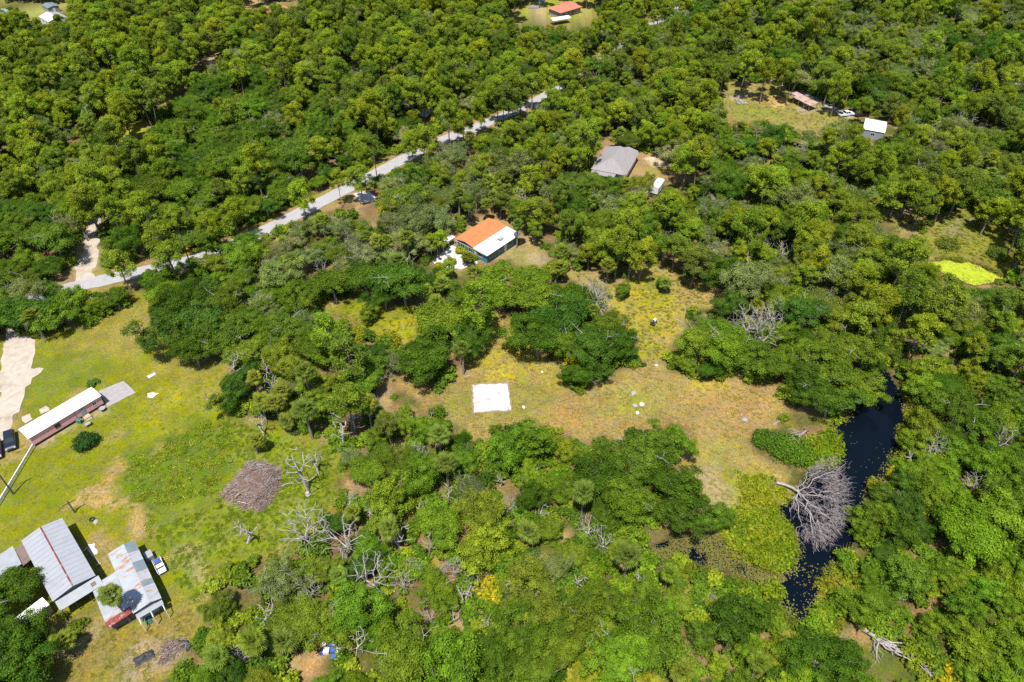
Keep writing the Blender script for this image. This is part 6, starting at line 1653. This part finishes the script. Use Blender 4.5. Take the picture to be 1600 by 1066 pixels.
# timber lying beside the barn
for k, (a, b2, lab) in enumerate([((138, 858), (155, 880), 'long tan plank leaning on the ground beside the barn'), ((130, 862), (140, 853), 'short tan plank at the barn side'), ((150, 884), (158, 880), 'pale board offcut beside the barn wall')]):
    A, B = Vector(at(*a)), Vector(at(*b2)); d = (B - A)
    mb = MB(); mb.box(0, -0.14, 0.0, d.length, 0.14, 0.1); mb.box(0.1, -0.2, 0.1, d.length * 0.6, 0.05, 0.16)
    o = mb.build('plank', M['timber'], None, (A.x, A.y, 0.0), math.atan2(d.y, d.x)); tag(o, lab, 'plank')
sheet('rubble_patch', rag_outline([(136, 850), (148, 850), (152, 866), (142, 870)], 0.35, 0.5, 55), 0.012, M['pale_concrete'])

# orange-and-white roofed house: x along the ridge
P0, P1, P3 = at(711, 373, 3.0), at(763, 341, 3.0), at(820, 364, 3.0)
rz = math.atan2(P1[1] - P0[1], P1[0] - P0[0]); Lh = math.dist(P0[:2], P1[:2]); Wh = 11.0
h_ = empty('bungalow', (P0[0], P0[1], 0), rz)
yr, ye = 3.4, 6.3
mb = MB(); mb.prism([(-0.4, -0.1), (-0.4, 2.9), (-yr, 3.55), (-ye, 2.95), (-Wh + 0.5, 2.75), (-Wh + 0.5, -0.1)][::-1], 0.4, Lh - 0.4); mb.build('wall', M['teal_wall'], h_)
rf = empty('roof', (0, 0, 0)); rf.parent = h_
def bands(n_, a, b, name, m, th=0.06):
    """roof courses from eave line a=(y,z) to b=(y,z)"""
    for k in range(n_):
        y0, z0_ = a[0] + (b[0] - a[0]) * k / n_, a[1] + (b[1] - a[1]) * k / n_
        y1, z1 = a[0] + (b[0] - a[0]) * (k + 1) / n_, a[1] + (b[1] - a[1]) * (k + 1) / n_
        q = [(-0.1, y0, z0_ + 0.025), (Lh + 0.1, y0, z0_ + 0.025), (Lh + 0.1, y1, z1), (-0.1, y1, z1)]
        if y1 < y0: q = q[::-1]
        mb = MB(); mb.slab(q, th); mb.build(name, m, rf)
bands(10, (0.1, 2.98), (-yr, 3.66), 'roof_course', M['orange_roof'])
bands(9, (-ye, 3.08), (-yr, 3.66), 'roof_course', M['orange_roof'])
mb = MB(); mb.prism([(-yr - 0.14, 3.66), (-yr + 0.14, 3.66), (-yr, 3.74)], -0.1, Lh + 0.1); mb.build('ridge_cap', M['orange_roof'], rf)
M['stained_white_roof'] = mat('stained_white_roof', (0.80, 0.79, 0.77), 0.7, var=0.05, scale=0.8, c2=(0.33, 0.24, 0.18), c2_scale=0.6, c2_lo=0.60, c2_hi=0.64)
mb = MB(); mb.slab([(-0.1, -ye - 0.02, 3.04), (-0.1, -Wh, 2.86), (Lh + 0.1, -Wh, 2.86), (Lh + 0.1, -ye - 0.02, 3.04)], 0.12); mb.build('flat_roof', M['stained_white_roof'], rf)
mb = MB(); mb.box(-0.13, -Wh + 0.0, 2.62, -0.102, -0.0, 2.72); mb.build('fascia', M['white_paint'], h_)
for u in (2.2, 5.6, 9.2): window(h_, 'y', u, 1.0, 1.6, 1.1, -Wh + 0.5, -1)
door(h_, 'y', 7.4, 0.0, 0.95, 2.1, -Wh + 0.5, -1)
for u in (-2.2, -4.9, -8.2): window(h_, 'x', u, 1.0, 1.3, 1.1, 0.4, -1)
door(h_, 'x', -6.6, 0.0, 0.95, 2.1, 0.4, -1)
mb = MB(); rs = np.random.default_rng(51)
for vx, vy, vz in ((3.0, -5.0, 3.3), (8.2, -2.0, 3.35), (5.5, -8.0, 2.95), (10.3, -9.2, 2.9)):
    vb = MB(); vb.tube([(vx, vy, vz - 0.1), (vx, vy, vz + 0.32)], 0.09, 8); vb.build('vent_pipe', M['light_metal'], rf)
vb = MB(); vb.box(6.6, -9.6, 2.94, 7.8, -8.7, 3.5); vb.build('air_unit', M['light_metal'], rf)
vb = MB(); vb.box(-0.1, -Wh - 0.14, 2.72, Lh + 0.1, -Wh - 0.002, 2.84); vb.build('gutter', M['white_paint'], rf)
tag(h_, 'bungalow with orange ridge roof, white flat roof and teal walls', 'house')
t_ = empty('roof_branch', local(h_, Lh * 0.52, -8.6), rz)
mb = MB(); dendrite(mb, [(-1.6, 0, 3.02), (-0.8, 0.1, 3.08), (0, 0, 3.1)], [(rs.uniform(-0.3, 1.8), rs.uniform(-0.9, 0.9), rs.uniform(3.0, 3.45)) for _ in range(70)], 0.07, 0.3, 0.02, rs, 3)
mb.build('twigs', M['brown_wood'], t_); tag(t_, 'dead brown branch lying on the white flat roof of the bungalow', 'branch')
# covered walkway to the patio
A, B = Vector(at(671, 403)), Vector(at(709, 380)); d = B - A; rw = math.atan2(d.y, d.x)
t_ = empty('walkway_cover', tuple(A), rw)
mb = MB(); mb.slab([(0, -0.7, 2.2), (d.length, -0.7, 2.2), (d.length, 0.7, 2.3), (0, 0.7, 2.3)], 0.08); mb.build('roof', M['white_roof'], t_)
for k in range(5):
    for y in (-0.6, 0.6):
        mb = MB(); x = 0.2 + k * (d.length - 0.4) / 4; mb.box(x - 0.05, y - 0.05, -0.1, x + 0.05, y + 0.05, 2.13); mb.build('post', M['white_paint'], t_)
tag(t_, 'narrow white walkway roof beside the bungalow patio', 'canopy')
for k, (px, py, rzz) in enumerate([(680, 408, 0.3), (688, 406, 1.1), (700, 400, 2.0)]):
    x, y, _ = at(px, py); t_ = empty('patio_chair', (x, y, 0.02), rzz)
    mb = MB(); mb.box(-0.3, -0.3, 0.38, 0.3, 0.3, 0.44); mb.build('seat', M['dark_trim' if k < 2 else 'white_paint'], t_)
    mb = MB(); mb.box(-0.3, 0.302, 0.3, 0.3, 0.36, 0.95); mb.build('backrest', M['dark_trim' if k < 2 else 'white_paint'], t_)
    for sx in (-1, 1):
        for sy in (-1, 1):
            mb = MB(); mb.box(sx * 0.27 - 0.025, sy * 0.27 - 0.025, 0, sx * 0.27 + 0.025, sy * 0.27 + 0.025, 0.378); mb.build('leg', M['dark_trim'], t_)
    tag(t_, ['dark patio chair at the outer end of the bungalow patio', 'dark patio chair beside the walkway roof', 'white patio chair on the pale patio by the bungalow'][k], 'chair')

# grey hip-roofed house
cx_, cy_, _ = at(962, 249, 3.2)
h_ = empty('hip_roof_house', (cx_, cy_, 0), R(-112))
L2, W2 = 15.0, 10.6
mb = MB(); mb.box(-L2 / 2 + 0.6, -W2 / 2 + 0.6, -0.1, L2 / 2 - 0.6, W2 / 2 - 0.6, 2.75); mb.build('wall', M['white_paint'], h_)
mb = MB(); a, b, zr = L2 / 2, W2 / 2, 5.7; rr = a - b * 0.7
E_ = [(-a, -b, 2.7), (a, -b, 2.7), (a, b, 2.7), (-a, b, 2.7)]; R1, R2 = (-rr, 0, zr), (rr, 0, zr)
mb.add(E_ + [R1, R2], [(0, 1, 5, 4), (1, 2, 5), (2, 3, 4, 5), (3, 0, 4), (3, 2, 1, 0)]); rf = mb.build('roof', M['grey_shingle'], h_)
mb = MB(); mb.add([(-a - 0.9, -1.0, 2.75), (-a + 2.5, -1.0, 3.1), (-a + 2.5, b * 0.9, 3.1), (-a - 0.9, b * 0.9, 2.75), (-a - 0.9, 1.7, 3.6), (-a + 3.6, 1.7, 3.95)], [(0, 1, 5, 4), (4, 5, 2, 3), (0, 4, 3), (1, 2, 5), (0, 3, 2, 1)]); mb.build('dormer', M['grey_shingle'], rf)
mb = MB(); mb.box(a + 0.0, -b + 0.4, 2.45, a + 2.2, b - 3.0, 2.55); mb.build('porch_roof', M['grey_shingle'], h_)
for y in (-b + 0.6, -1.5, 1.6):
    mb = MB(); mb.box(a + 2.0, y - 0.08, -0.1, a + 2.15, y + 0.08, 2.45); mb.build('porch_post', M['white_paint'], h_)
for u in (-3.6, 0.2, 3.6): window(h_, 'y', u, 1.0, 1.3, 1.1, -W2 / 2 + 0.6, -1, 'dark_trim')
window(h_, 'x', 2.0, 1.0, 1.2, 1.1, L2 / 2 - 0.6, 1, 'dark_trim'); door(h_, 'x', -1.0, 0.0, 0.95, 2.1, L2 / 2 - 0.6, 1, 'brown_wall')
tag(h_, 'house with a broad grey shingled hip roof in the woods', 'house')

# far red-roofed house
cx_, cy_, _ = at(882, 10, 3.0); h_ = empty('red_roof_house', (cx_, cy_, 0), R(40))
mb = MB(); mb.box(-6.0, -4.0, -0.1, 6.0, 3.4, 2.6); mb.box(1.0, 3.4, -0.1, 6.0, 5.0, 2.6); mb.build('wall', M['concrete'], h_)
mb = MB(); mb.add([(-6.6, -4.7, 2.6), (6.6, -4.7, 2.6), (6.6, 4.0, 2.6), (-6.6, 4.0, 2.6), (-3.6, -0.3, 4.3), (3.6, -0.3, 4.3)], [(0, 1, 5, 4), (1, 2, 5), (2, 3, 4, 5), (3, 0, 4), (3, 2, 1, 0)]); mb.build('roof', M['red_roof'], h_)
mb = MB(); mb.slab([(0.6, 2.0, 3.1), (6.4, 2.0, 3.1), (6.4, 5.6, 2.58), (0.6, 5.6, 2.58)], 0.1); mb.build('wing_roof', M['red_roof'], h_)
for u in (-4, -1, 3): window(h_, 'y', u, 0.9, 1.3, 1.1, -4.0, -1)
door(h_, 'y', 1.2, 0, 0.95, 2.1, -4.0, -1, 'brown_wall')
tag(h_, 'far house with a red hip roof on a green lawn', 'house')
x, y, _ = at(875, 31, 1.5); t_ = empty('shade_canopy', (x, y, 0), R(25))
mb = MB(); gable(mb, -4.2, 4.2, -1.7, 1.7, 2.2, 2.7, 0, 0.1, 0.05); mb.build('roof', M['white_roof'], t_)
for sx in (-1, 1):
    for sy in (-1, 1): mb = MB(); mb.tube([(sx * 4, sy * 1.6, -0.1), (sx * 4, sy * 1.6, 2.2)], 0.06, 6); mb.build('post', M['light_metal'], t_)
tag(t_, 'white canopy behind trees in front of the red-roofed house', 'canopy')
x, y, _ = at(846, 2); t_ = empty('garden_pool', (x, y, 0)); mb = MB(); mb.tube([(0, 0, -0.05), (0, 0, 1.0)], 1.7, 20); mb.build('wall', M['pool_blue'], t_)
mb = MB(); mb.tube([(0, 0, 1.002), (0, 0, 1.06)], 1.8, 20); mb.build('rim', M['white_paint'], t_); tag(t_, 'round blue garden pool near the far red-roofed house', 'pool')
x, y, _ = at(836, 12); t_ = empty('scrap_heap', (x, y, 0)); rs = np.random.default_rng(61)
mb = MB()
for k in range(14): q = rs.uniform(-2.4, 2.4, 2); s2 = rs.uniform(0.3, 0.7); mb.box(q[0] - s2, q[1] * 0.5 - s2 * 0.6, 0, q[0] + s2, q[1] * 0.5 + s2 * 0.6, s2)
mb.build('scrap', M['concrete'], t_); tag(t_, 'grey scrap heap on the lawn by the far red-roofed house', 'scrap heap')

# far white-roofed workshop and neighbours at the top corner
def simple_shed(px, py, z, rot, L_, W_, hz, zr, wall, roof, name, label, cat, n_win=2, roof2=None):
    x, y, _ = at(px, py, z); o = empty(name, (x, y, 0), R(rot))
    mb = MB(); mb.prism([(-W_ / 2 + 0.2, -0.1), (W_ / 2 - 0.2, -0.1), (W_ / 2 - 0.2, hz), (0, zr - 0.1), (-W_ / 2 + 0.2, hz)], -L_ / 2 + 0.2, L_ / 2 - 0.2); mb.build('wall', M[wall], o)
    mb = MB(); gable(mb, -L_ / 2, L_ / 2, -W_ / 2, W_ / 2, hz + 0.06, zr, 0, 0.0, 0.08, sides=(True, roof2 is None)); mb.build('roof', M[roof], o)
    if roof2: mb = MB(); gable(mb, -L_ / 2, L_ / 2, -W_ / 2, W_ / 2, hz + 0.06, zr, 0, 0.0, 0.08, sides=(False, True)); mb.build('roof', M[roof2], o)
    for k in range(n_win): window(o, 'y', -L_ / 2 + (k + 1) * L_ / (n_win + 1), 1.0, 1.1, 0.9, -W_ / 2 + 0.2, -1, 'white_paint')
    door(o, 'x', 0.0, 0.0, 1.0, 2.0, L_ / 2 - 0.2, 1, 'white_paint')
    tag(o, label, cat); return o
simple_shed(82, 24, 3.4, -42, 10, 8.0, 2.7, 3.8, 'white_paint', 'white_roof', 'workshop', 'far workshop with a bright white gabled roof behind the pines', 'workshop', 2, 'grey_metal_roof')
simple_shed(77, 6, 3, -42, 7, 5, 2.3, 2.8, 'concrete', 'dark_metal_wall', 'carport', 'dark-roofed carport behind the far white workshop', 'carport', 1)
simple_shed(2, 18, 3, -42, 9, 6, 2.5, 3.2, 'concrete', 'light_metal', 'shed', 'grey tin shed past the far white workshop', 'shed', 1)
simple_shed(428, 14, 3, 48, 11, 6, 2.5, 3.1, 'brown_wall', 'red_roof', 'low_house', 'low far house with faded red roof beside bare sand', 'house', 2)
simple_shed(1368, 194, 3.2, -25, 6.6, 8.6, 2.7, 3.6, 'light_metal', 'white_roof', 'white_building', 'white gabled building half hidden by trees', 'building', 1)
simple_shed(1125, 8, 3, 20, 10, 6, 2.6, 3.4, 'white_paint', 'white_roof', 'far_shed', 'white shed glimpsed at the far edge of the woods', 'shed', 1)
simple_shed(1210, 21, 3, -30, 9, 5, 2.5, 3.0, 'white_paint', 'light_metal', 'far_trailer', 'pale trailer roof showing between far trees', 'trailer home', 1)
# collapsed carport on the bare-earth yard
x, y, _ = at(1254, 158, 1.5); t_ = empty('old_carport', (x, y, 0), R(-62))
for k in range(6):
    mb = MB(); x0 = -5.2 + k * 1.75; dz = -0.25 * (k == 4) - 0.1 * (k == 2)
    mb.slab([(x0, -1.9, 2.25 + dz), (x0 + 1.72, -1.9, 2.25), (x0 + 1.72, 1.9, 2.55), (x0, 1.9, 2.55 + dz)], 0.05); mb.build('roof_sheet', M['burnt_roof'], t_)
for k in range(5):
    for s in (-1, 1): mb = MB(); xx = -4.9 + k * 2.45; mb.box(xx - 0.07, s * 1.75 - 0.07, -0.1, xx + 0.07, s * 1.75 + 0.07, 2.0 if s < 0 else 2.35); mb.build('post', M['brown_wood'], t_)
tag(t_, 'sagging open carport with scorched pinkish roof sheets', 'carport')

# ------------------------------------------------------------------ vehicles
def car(px, py, rz, paint, kind, name, label, cat):
    x, y, _ = at(px, py); o = empty(name, (x, y, 0.0), rz)
    L_, W_ = (4.9, 1.9) if kind != 'pickup' else (5.5, 1.95)
    if kind == 'suv': prof = [(-2.42, 0.4), (-2.45, 0.75), (-2.38, 1.08), (-2.2, 1.12), (1.0, 1.12), (2.1, 0.98), (2.4, 0.82), (2.45, 0.5), (2.4, 0.36)]; cab = (-2.2, -1.9, 0.35, 1.05)
    else: prof = [(-2.7, 0.5), (-2.72, 1.0), (-2.65, 1.06), (1.35, 1.1), (2.5, 1.02), (2.72, 0.85), (2.74, 0.5), (2.68, 0.42)]; cab = (-0.75, -0.55, 0.75, 1.4)
    mb = MB()
    n_ = len(prof)
    for s, w in ((-1, W_ / 2), (1, W_ / 2)): pass
    ring = []
    for yy, ins in ((-W_ / 2, 0.05), (-W_ / 2 + 0.1, 0.0), (W_ / 2 - 0.1, 0.0), (W_ / 2, 0.05)):
        ring.append([(px_ * (1 - ins * 0.3), yy, z if z < 0.8 else z - ins * 0.9) for px_, z in prof])
    vs = [v for r_ in ring for v in r_]; fs = [tuple(range(n_)), tuple(range(4 * n_ - 1, 3 * n_ - 1, -1))]
    for r_ in range(3): fs += [(r_ * n_ + i, (r_ + 1) * n_ + i, (r_ + 1) * n_ + (i + 1) % n_, r_ * n_ + (i + 1) % n_) for i in range(n_)]
    mb.add(vs, fs); body = mb.build('body', M[paint], o)
    x0, x1, x2, x3 = cab; wb, wt = W_ / 2 - 0.1, W_ / 2 - 0.28; zb, zt = 1.09, 1.68
    mb = MB(); mb.add([(x0, -wb, zb), (x3, -wb, zb), (x3, wb, zb), (x0, wb, zb), (x1, -wt, zt), (x2, -wt, zt), (x2, wt, zt), (x1, wt, zt)], [(4, 5, 6, 7), (0, 1, 5, 4), (1, 2, 6, 5), (2, 3, 7, 6), (3, 0, 4, 7)]); mb.build('glasshouse', M['glass'], o)
    mb = MB(); mb.slab([(x1 - 0.03, -wt - 0.03, zt + 0.05), (x2 + 0.03, -wt - 0.03, zt + 0.05), (x2 + 0.03, wt + 0.03, zt + 0.05), (x1 - 0.03, wt + 0.03, zt + 0.05)], 0.06); mb.build('roof', M[paint], o)
    for s in (-1, 1):
        for a, b in ((x1, x0), ((x1 + x2) / 2, (x1 + x2) / 2), (x2, x3)):
            mb = MB(); mb.tube([(b, s * (wb + 0.005), zb), (a, s * (wt + 0.01), zt)], 0.05, 5); mb.build('pillar', M[paint], o)
        for xw in (-L_ / 2 + 0.95, L_ / 2 - 0.95):
            mb = MB(); mb.tube([(xw, s * (W_ / 2 - 0.24), 0.34), (xw, s * (W_ / 2 + 0.015), 0.34)], 0.34, 16); w_ = mb.build('wheel', M['tyre'], o)
            mb = MB(); mb.tube([(xw, s * (W_ / 2 + 0.016), 0.34), (xw, s * (W_ / 2 + 0.03), 0.34)], 0.2, 12); mb.build('rim', M['chrome'], w_)
        mb = MB(); mb.box(L_ / 2 - 0.16, s * 0.7 - 0.18, 0.66, L_ / 2 + 0.005, s * 0.7 + 0.18, 0.84); mb.build('headlight', M['lamp_glass'], o)
        mb = MB(); mb.box(-L_ / 2 - 0.02, s * 0.78 - 0.1, 0.72, -L_ / 2 + 0.1, s * 0.78 + 0.1, 0.98); mb.build('taillight', M['tail_red'], o)
        mb = MB(); ym = s * (W_ / 2 + 0.09); mb.box(x3 - 0.3, ym - 0.09, 1.02, x3 - 0.12, ym + 0.09, 1.18); mb.build('mirror', M[paint], o)
    mb = MB(); mb.box(L_ / 2 - 0.03, -0.45, 0.5, L_ / 2 + 0.03, 0.45, 0.75); mb.build('grille', M['dark_trim'], o)
    if kind == 'pickup':
        mb = MB(); mb.box(-2.55, -0.8, 1.062, -0.9, 0.8, 1.075); mb.build('bed', M['dark_trim'], o)
    tag(o, label, cat)
    return o
car(18, 692, R(-60), 'car_navy', 'suv', 'parked_car', 'dark navy sport utility car parked beside the pink trailer', 'car')
car(-4, 706, R(-60), 'car_plum', 'suv', 'parked_car', 'dark car mostly cut off by the edge beside the navy car', 'car')
car(1321, 181, R(14), 'car_white', 'pickup', 'pickup_truck', 'white pickup truck parked by the white gabled building', 'truck')
car(1345, 181, R(10), 'car_plum', 'suv', 'parked_car', 'dark car between the white pickup and the white building', 'car')
car(436, 2, R(0), 'car_plum', 'pickup', 'pickup_truck', 'dark plum truck parked behind the low red-roofed house', 'truck')
car(1008, 300, R(70), 'car_white', 'suv', 'parked_car', 'white car under trees near the grey hip-roofed house', 'car')
def caravan(px, py, rz, L_, label):
    x, y, _ = at(px, py); o = empty('caravan', (x, y, 0), rz)
    mb = MB(); W_ = 2.3; mb.prism([(-W_ / 2, 0.45), (W_ / 2, 0.45), (W_ / 2, 2.3), (W_ / 2 - 0.3, 2.62), (-W_ / 2 + 0.3, 2.62), (-W_ / 2, 2.3)], -L_ / 2, L_ / 2); mb.build('body', M['car_white'], o)
    window(o, 'y', -L_ / 4, 1.3, 1.0, 0.6, -W_ / 2, -1, 'light_metal'); window(o, 'y', L_ / 4, 1.3, 1.0, 0.6, -W_ / 2, -1, 'light_metal'); door(o, 'y', 0, 0.5, 0.7, 1.75, -W_ / 2, -1)
    mb = MB(); mb.box(-0.35, -0.35, 2.622, 0.35, 0.35, 2.75); mb.build('roof_vent', M['light_metal'], o)
    for s in (-1, 1): mb = MB(); mb.tube([(0, s * 1.0 - 0.1, 0.34), (0, s * 1.0 + 0.1, 0.34)], 0.34, 12); mb.build('wheel', M['tyre'], o)
    mb = MB(); mb.tube([(L_ / 2, 0, 0.5), (L_ / 2 + 1.1, 0, 0.45)], 0.05, 6); mb.build('drawbar', M['dark_trim'], o)
    tag(o, label, 'caravan')
caravan(666, 180, R(70), 4.6, 'white caravan in a gap among pines across the road')
caravan(1026, 298, R(62), 5.4, 'white caravan among trees near the grey hip-roofed house')
caravan(583, 118, R(20), 5.0, 'white caravan deep in the pines across the road')
caravan(1290, 18, R(10), 6.0, 'white caravan showing between far trees behind the carport yard')
caravan(145, 36, R(25), 5.0, 'white caravan half hidden in pines near the far workshop')
# riding mower left in the yellow meadow
x, y, _ = at(1021, 506); o = empty('riding_mower', (x, y, 0), R(62))
mb = MB(); mb.prism([(-0.32, 0.35), (0.32, 0.35), (0.32, 0.8), (0.22, 0.92), (-0.22, 0.92), (-0.32, 0.8)], 0.1, 1.0); mb.build('hood', M['car_white'], o)
mb = MB(); mb.box(-0.95, -0.38, 0.3, 0.098, 0.38, 0.5); mb.build('deck', M['dark_trim'], o)
mb = MB(); mb.box(-0.75, -0.27, 0.502, -0.25, 0.27, 0.62); mb.box(-0.85, -0.27, 0.622, -0.74, 0.27, 1.0); mb.build('seat', M['tarp_black'], o)
mb = MB(); mb.tube([(0.1, 0, 0.85), (-0.08, 0, 1.02)], 0.03, 6); mb.tube([(-0.08, 0, 1.0), (-0.1, 0, 1.04)], 0.19, 12); mb.build('steering_wheel', M['tyre'], o)
for xx, rr, ww in ((-0.6, 0.3, 0.12), (0.75, 0.2, 0.08)):
    for s in (-1, 1): mb = MB(); mb.tube([(xx, s * 0.45 - ww, rr), (xx, s * 0.45 + ww, rr)], rr, 14); mb.build('wheel', M['tyre'], o)
tag(o, 'small white riding mower standing in the yellow meadow', 'mower')

# ------------------------------------------------------------------ utility poles and wires
def pole(px, py, h, label, arm=R(40)):
    x, y, _ = at(px, py); o = empty('utility_pole', (x, y, 0), arm)
    mb = MB(); mb.tube([(0, 0, -0.5), (0, 0, h)], [0.16, 0.11], 8); mb.build('shaft', M['pole_wood'], o)
    mb = MB(); mb.box(-1.1, -0.06, h - 0.7, 1.1, 0.06, h - 0.56); mb.build('crossarm', M['pole_wood'], o)
    for xx in (-0.95, 0, 0.95): mb = MB(); mb.tube([(xx, 0, h - 0.558), (xx, 0, h - 0.36)], [0.06, 0.03], 6); mb.build('insulator', M['light_metal'], o)
    tag(o, label, 'utility pole')
    return Vector((x, y, h - 0.36))
pa = pole(21, 772, 8.0, 'dark wooden pole on the lawn by the white rail fence')
pb = pole(117, 801, 3.4, 'short dark wooden pole standing behind the metal barn')
pc = pole(823, 192, 10.0, 'tall utility pole at the road edge past the tree gap', R(-40))
pole(300, 420, 9.5, 'utility pole at the road edge by the trailer yard oaks', R(-40)); pole(590, 284, 9.5, 'utility pole on the road verge near the driveway mouth', R(-40))
def wire(a, b, sag, name, label):
    mb = MB(); mb.tube([tuple(a + (b - a) * t + Vector((0, 0, -sag * 4 * t * (1 - t)))) for t in [k / 12 for k in range(13)]], 0.016, 4)
    tag(mb.build(name, M['dark_trim']), label, 'wire')
wire(pb, Vector(at(182, 893, 2.9)), 0.5, 'overhead_wire', 'thin dark wire from the short pole to the rusty shed')

# ------------------------------------------------------------------ small things on the open ground
def stump(px, py, h, r, label, stick=False):
    x, y, _ = at(px, py); o = empty('tree_stump', (x, y, -0.05), random.random() * 6)
    mb = MB(); mb.tube([(0, 0, 0), (0.02, 0, h * 0.5), (0.05, 0.02, h)], [r * 1.4, r, r * 0.85], 9); mb.build('trunk', M['dead_wood'], o)
    if stick: mb = MB(); mb.tube([(0.1, 0, 0.2), (-0.3, 0.3, 1.8), (-0.6, 0.5, 3.0)], [0.09, 0.07, 0.03], 5); mb.build('branch', M['dead_wood'], o)
    tag(o, label, 'stump')
stump(325, 624, 0.7, 0.22, 'pale broken stump with a leaning stick on the mown yard', True)
stump(481, 772, 0.5, 0.4, 'brown rotten stump at the foot of the forked dead tree')
def rock(px, py, s, m, label, seed, name='rock'):
    rs = np.random.default_rng(seed); x, y, _ = at(px, py); mb = MB()
    vs, fs = [], []
    for i in range(5):
        for j in range(8):
            a = j * math.pi / 4; t = i / 4; rr = s * math.cos(t * 1.45) * rs.uniform(0.75, 1.2)
            vs.append((math.cos(a) * rr * 1.2, math.sin(a) * rr, s * 0.75 * math.sin(t * 1.5) - 0.04))
    for i in range(4):
        for j in range(8): fs.append((i * 8 + j, i * 8 + (j + 1) % 8, (i + 1) * 8 + (j + 1) % 8, (i + 1) * 8 + j))
    fs.append(tuple(32 + j for j in range(8)))
    mb.add(vs, fs); o = mb.build(name, M[m], None, (x, y, 0), rs.uniform(0, 6)); tag(o, label, name)
rock(990, 614, 0.55, 'grey_metal_roof', 'blue-grey rock alone in the middle of the clearing', 1)
rock(992, 634, 0.6, 'concrete', 'dark grey rock in the weedy spot of the clearing', 2)
rock(1003, 632, 0.55, 'pale_concrete', 'pale rock beside the dark one in the weedy spot', 3)
rock(996, 645, 0.35, 'white_paint', 'small white stone in front of the paired clearing rocks', 4)
rock(1164, 656, 0.55, 'concrete', 'grey rock on the orange dry grass near the pond trees', 5)
rock(818, 636, 0.3, 'white_paint', 'small white stone near the sand pad', 6)
rock(847, 581, 0.25, 'white_paint', 'tiny white stone on the dry strip between oaks', 7)
rock(1026, 571, 0.35, 'pale_concrete', 'pale stone on the mown track beside the oaks', 8)
rock(939, 585, 0.4, 'pale_concrete', 'pale stone at the foot of the dark oaks in the clearing', 9)
rock(150, 815, 0.4, 'grey_metal_roof', 'grey rounded lump on the lawn behind the barn', 10)
def discarded(px, py, label):
    x, y, _ = at(px, py); mb = MB(); vs, fs = [], []
    for i in range(14):
        for j in range(6):
            a, b = i * 2 * math.pi / 14, j * 2 * math.pi / 6; rr = 0.36 + 0.13 * math.cos(b)
            vs.append((math.cos(a) * rr, math.sin(a) * rr, 0.12 + 0.12 * math.sin(b)))
    for i in range(14):
        for j in range(6): fs.append((i * 6 + j, ((i + 1) % 14) * 6 + j, ((i + 1) % 14) * 6 + (j + 1) % 6, i * 6 + (j + 1) % 6))
    mb.add(vs, fs); o = mb.build('discarded_tire', M['tyre'], None, (x, y, 0)); tag(o, label, 'tyre')
discarded(144, 812, 'black tyre lying on the lawn behind the barn'); discarded(1213, 155, 'black tyre on the orange bare earth')
x, y, _ = at(1118, 126); t_ = empty('garden_pool', (x, y, 0)); mb = MB(); mb.tube([(0, 0, -0.05), (0, 0, 0.8)], 1.5, 20); mb.build('wall', M['white_paint'], t_)
mb = MB(); mb.tube([(0, 0, 0.802), (0, 0, 0.83)], 1.35, 20); mb.build('water', M['pool_blue'], t_); tag(t_, 'round white-walled pool at the corner of the bare-earth yard', 'pool')
x, y, _ = at(1158, 160); t_ = empty('scrap_heap', (x, y, 0)); rs = np.random.default_rng(63); mb = MB()
for k in range(20): q = rs.uniform(-1, 1, 2) * (2.2, 1.4); s2 = rs.uniform(0.15, 0.4); mb.box(q[0] - s2, q[1] - s2, -0.02, q[0] + s2, q[1] + s2, s2 * rs.uniform(0.6, 1.4))
mb.build('scrap', M['concrete'], t_); tag(t_, 'pale rubble heap in the middle of the bare-earth yard', 'rubble heap')
x, y, _ = at(520, 1018); t_ = empty('junk_pile', (x, y, 0)); rs = np.random.default_rng(64)
mb = MB()
for k in range(8): q = rs.uniform(-1, 1, 2) * (1.6, 1.2); s2 = rs.uniform(0.25, 0.6); mb.box(q[0] - s2, q[1] - s2 * 0.7, -0.02, q[0] + s2, q[1] + s2 * 0.7, s2)
mb.build('boxes', M['tarp_blue'], t_); mb = MB()
for k in range(6): q = rs.uniform(-1, 1, 2) * (1.6, 1.4); s2 = rs.uniform(0.2, 0.5); mb.box(q[0] - s2, q[1] - s2, 0.01, q[0] + s2, q[1] + s2, s2 * 1.6)
mb.build('sheets', M['white_paint'], t_); tag(t_, 'blue and white junk pile half hidden under oaks', 'junk pile')
# fallen sticks and scattered pale litter in the thickets
rs = np.random.default_rng(65)
for k, (px, py, L_, a, lab) in enumerate([(1052, 497, 4.5, -0.9, 'long grey fallen branch in the yellow meadow'), (968, 495, 3.0, -0.8, 'thin grey stick lying along the meadow track'), (725, 590, 3.2, 0.3, 'pale fallen branch above the sand pad'), (1208, 665, 2.5, 0.6, 'grey stick at the clearing corner near the vine mound'), (440, 760, 2.5, 0.4, 'short pale branch beside the big brush pile')]):
    x, y, _ = at(px, py); mb = MB()
    mb.tube([(0, 0, 0.06), (L_ * 0.4, 0.15, 0.1), (L_ * 0.75, -0.1, 0.12), (L_, 0.1, 0.1)], [0.1, 0.085, 0.06, 0.02], 5)
    mb.tube([(L_ * 0.5, 0.1, 0.1), (L_ * 0.75, 0.6, 0.2)], [0.05, 0.015], 4); mb.tube([(L_ * 0.65, 0, 0.1), (L_ * 0.9, -0.5, 0.15)], [0.05, 0.015], 4)
    o = mb.build('fallen_branch', M['dead_wood'], None, (x, y, 0), a); tag(o, lab, 'branch')
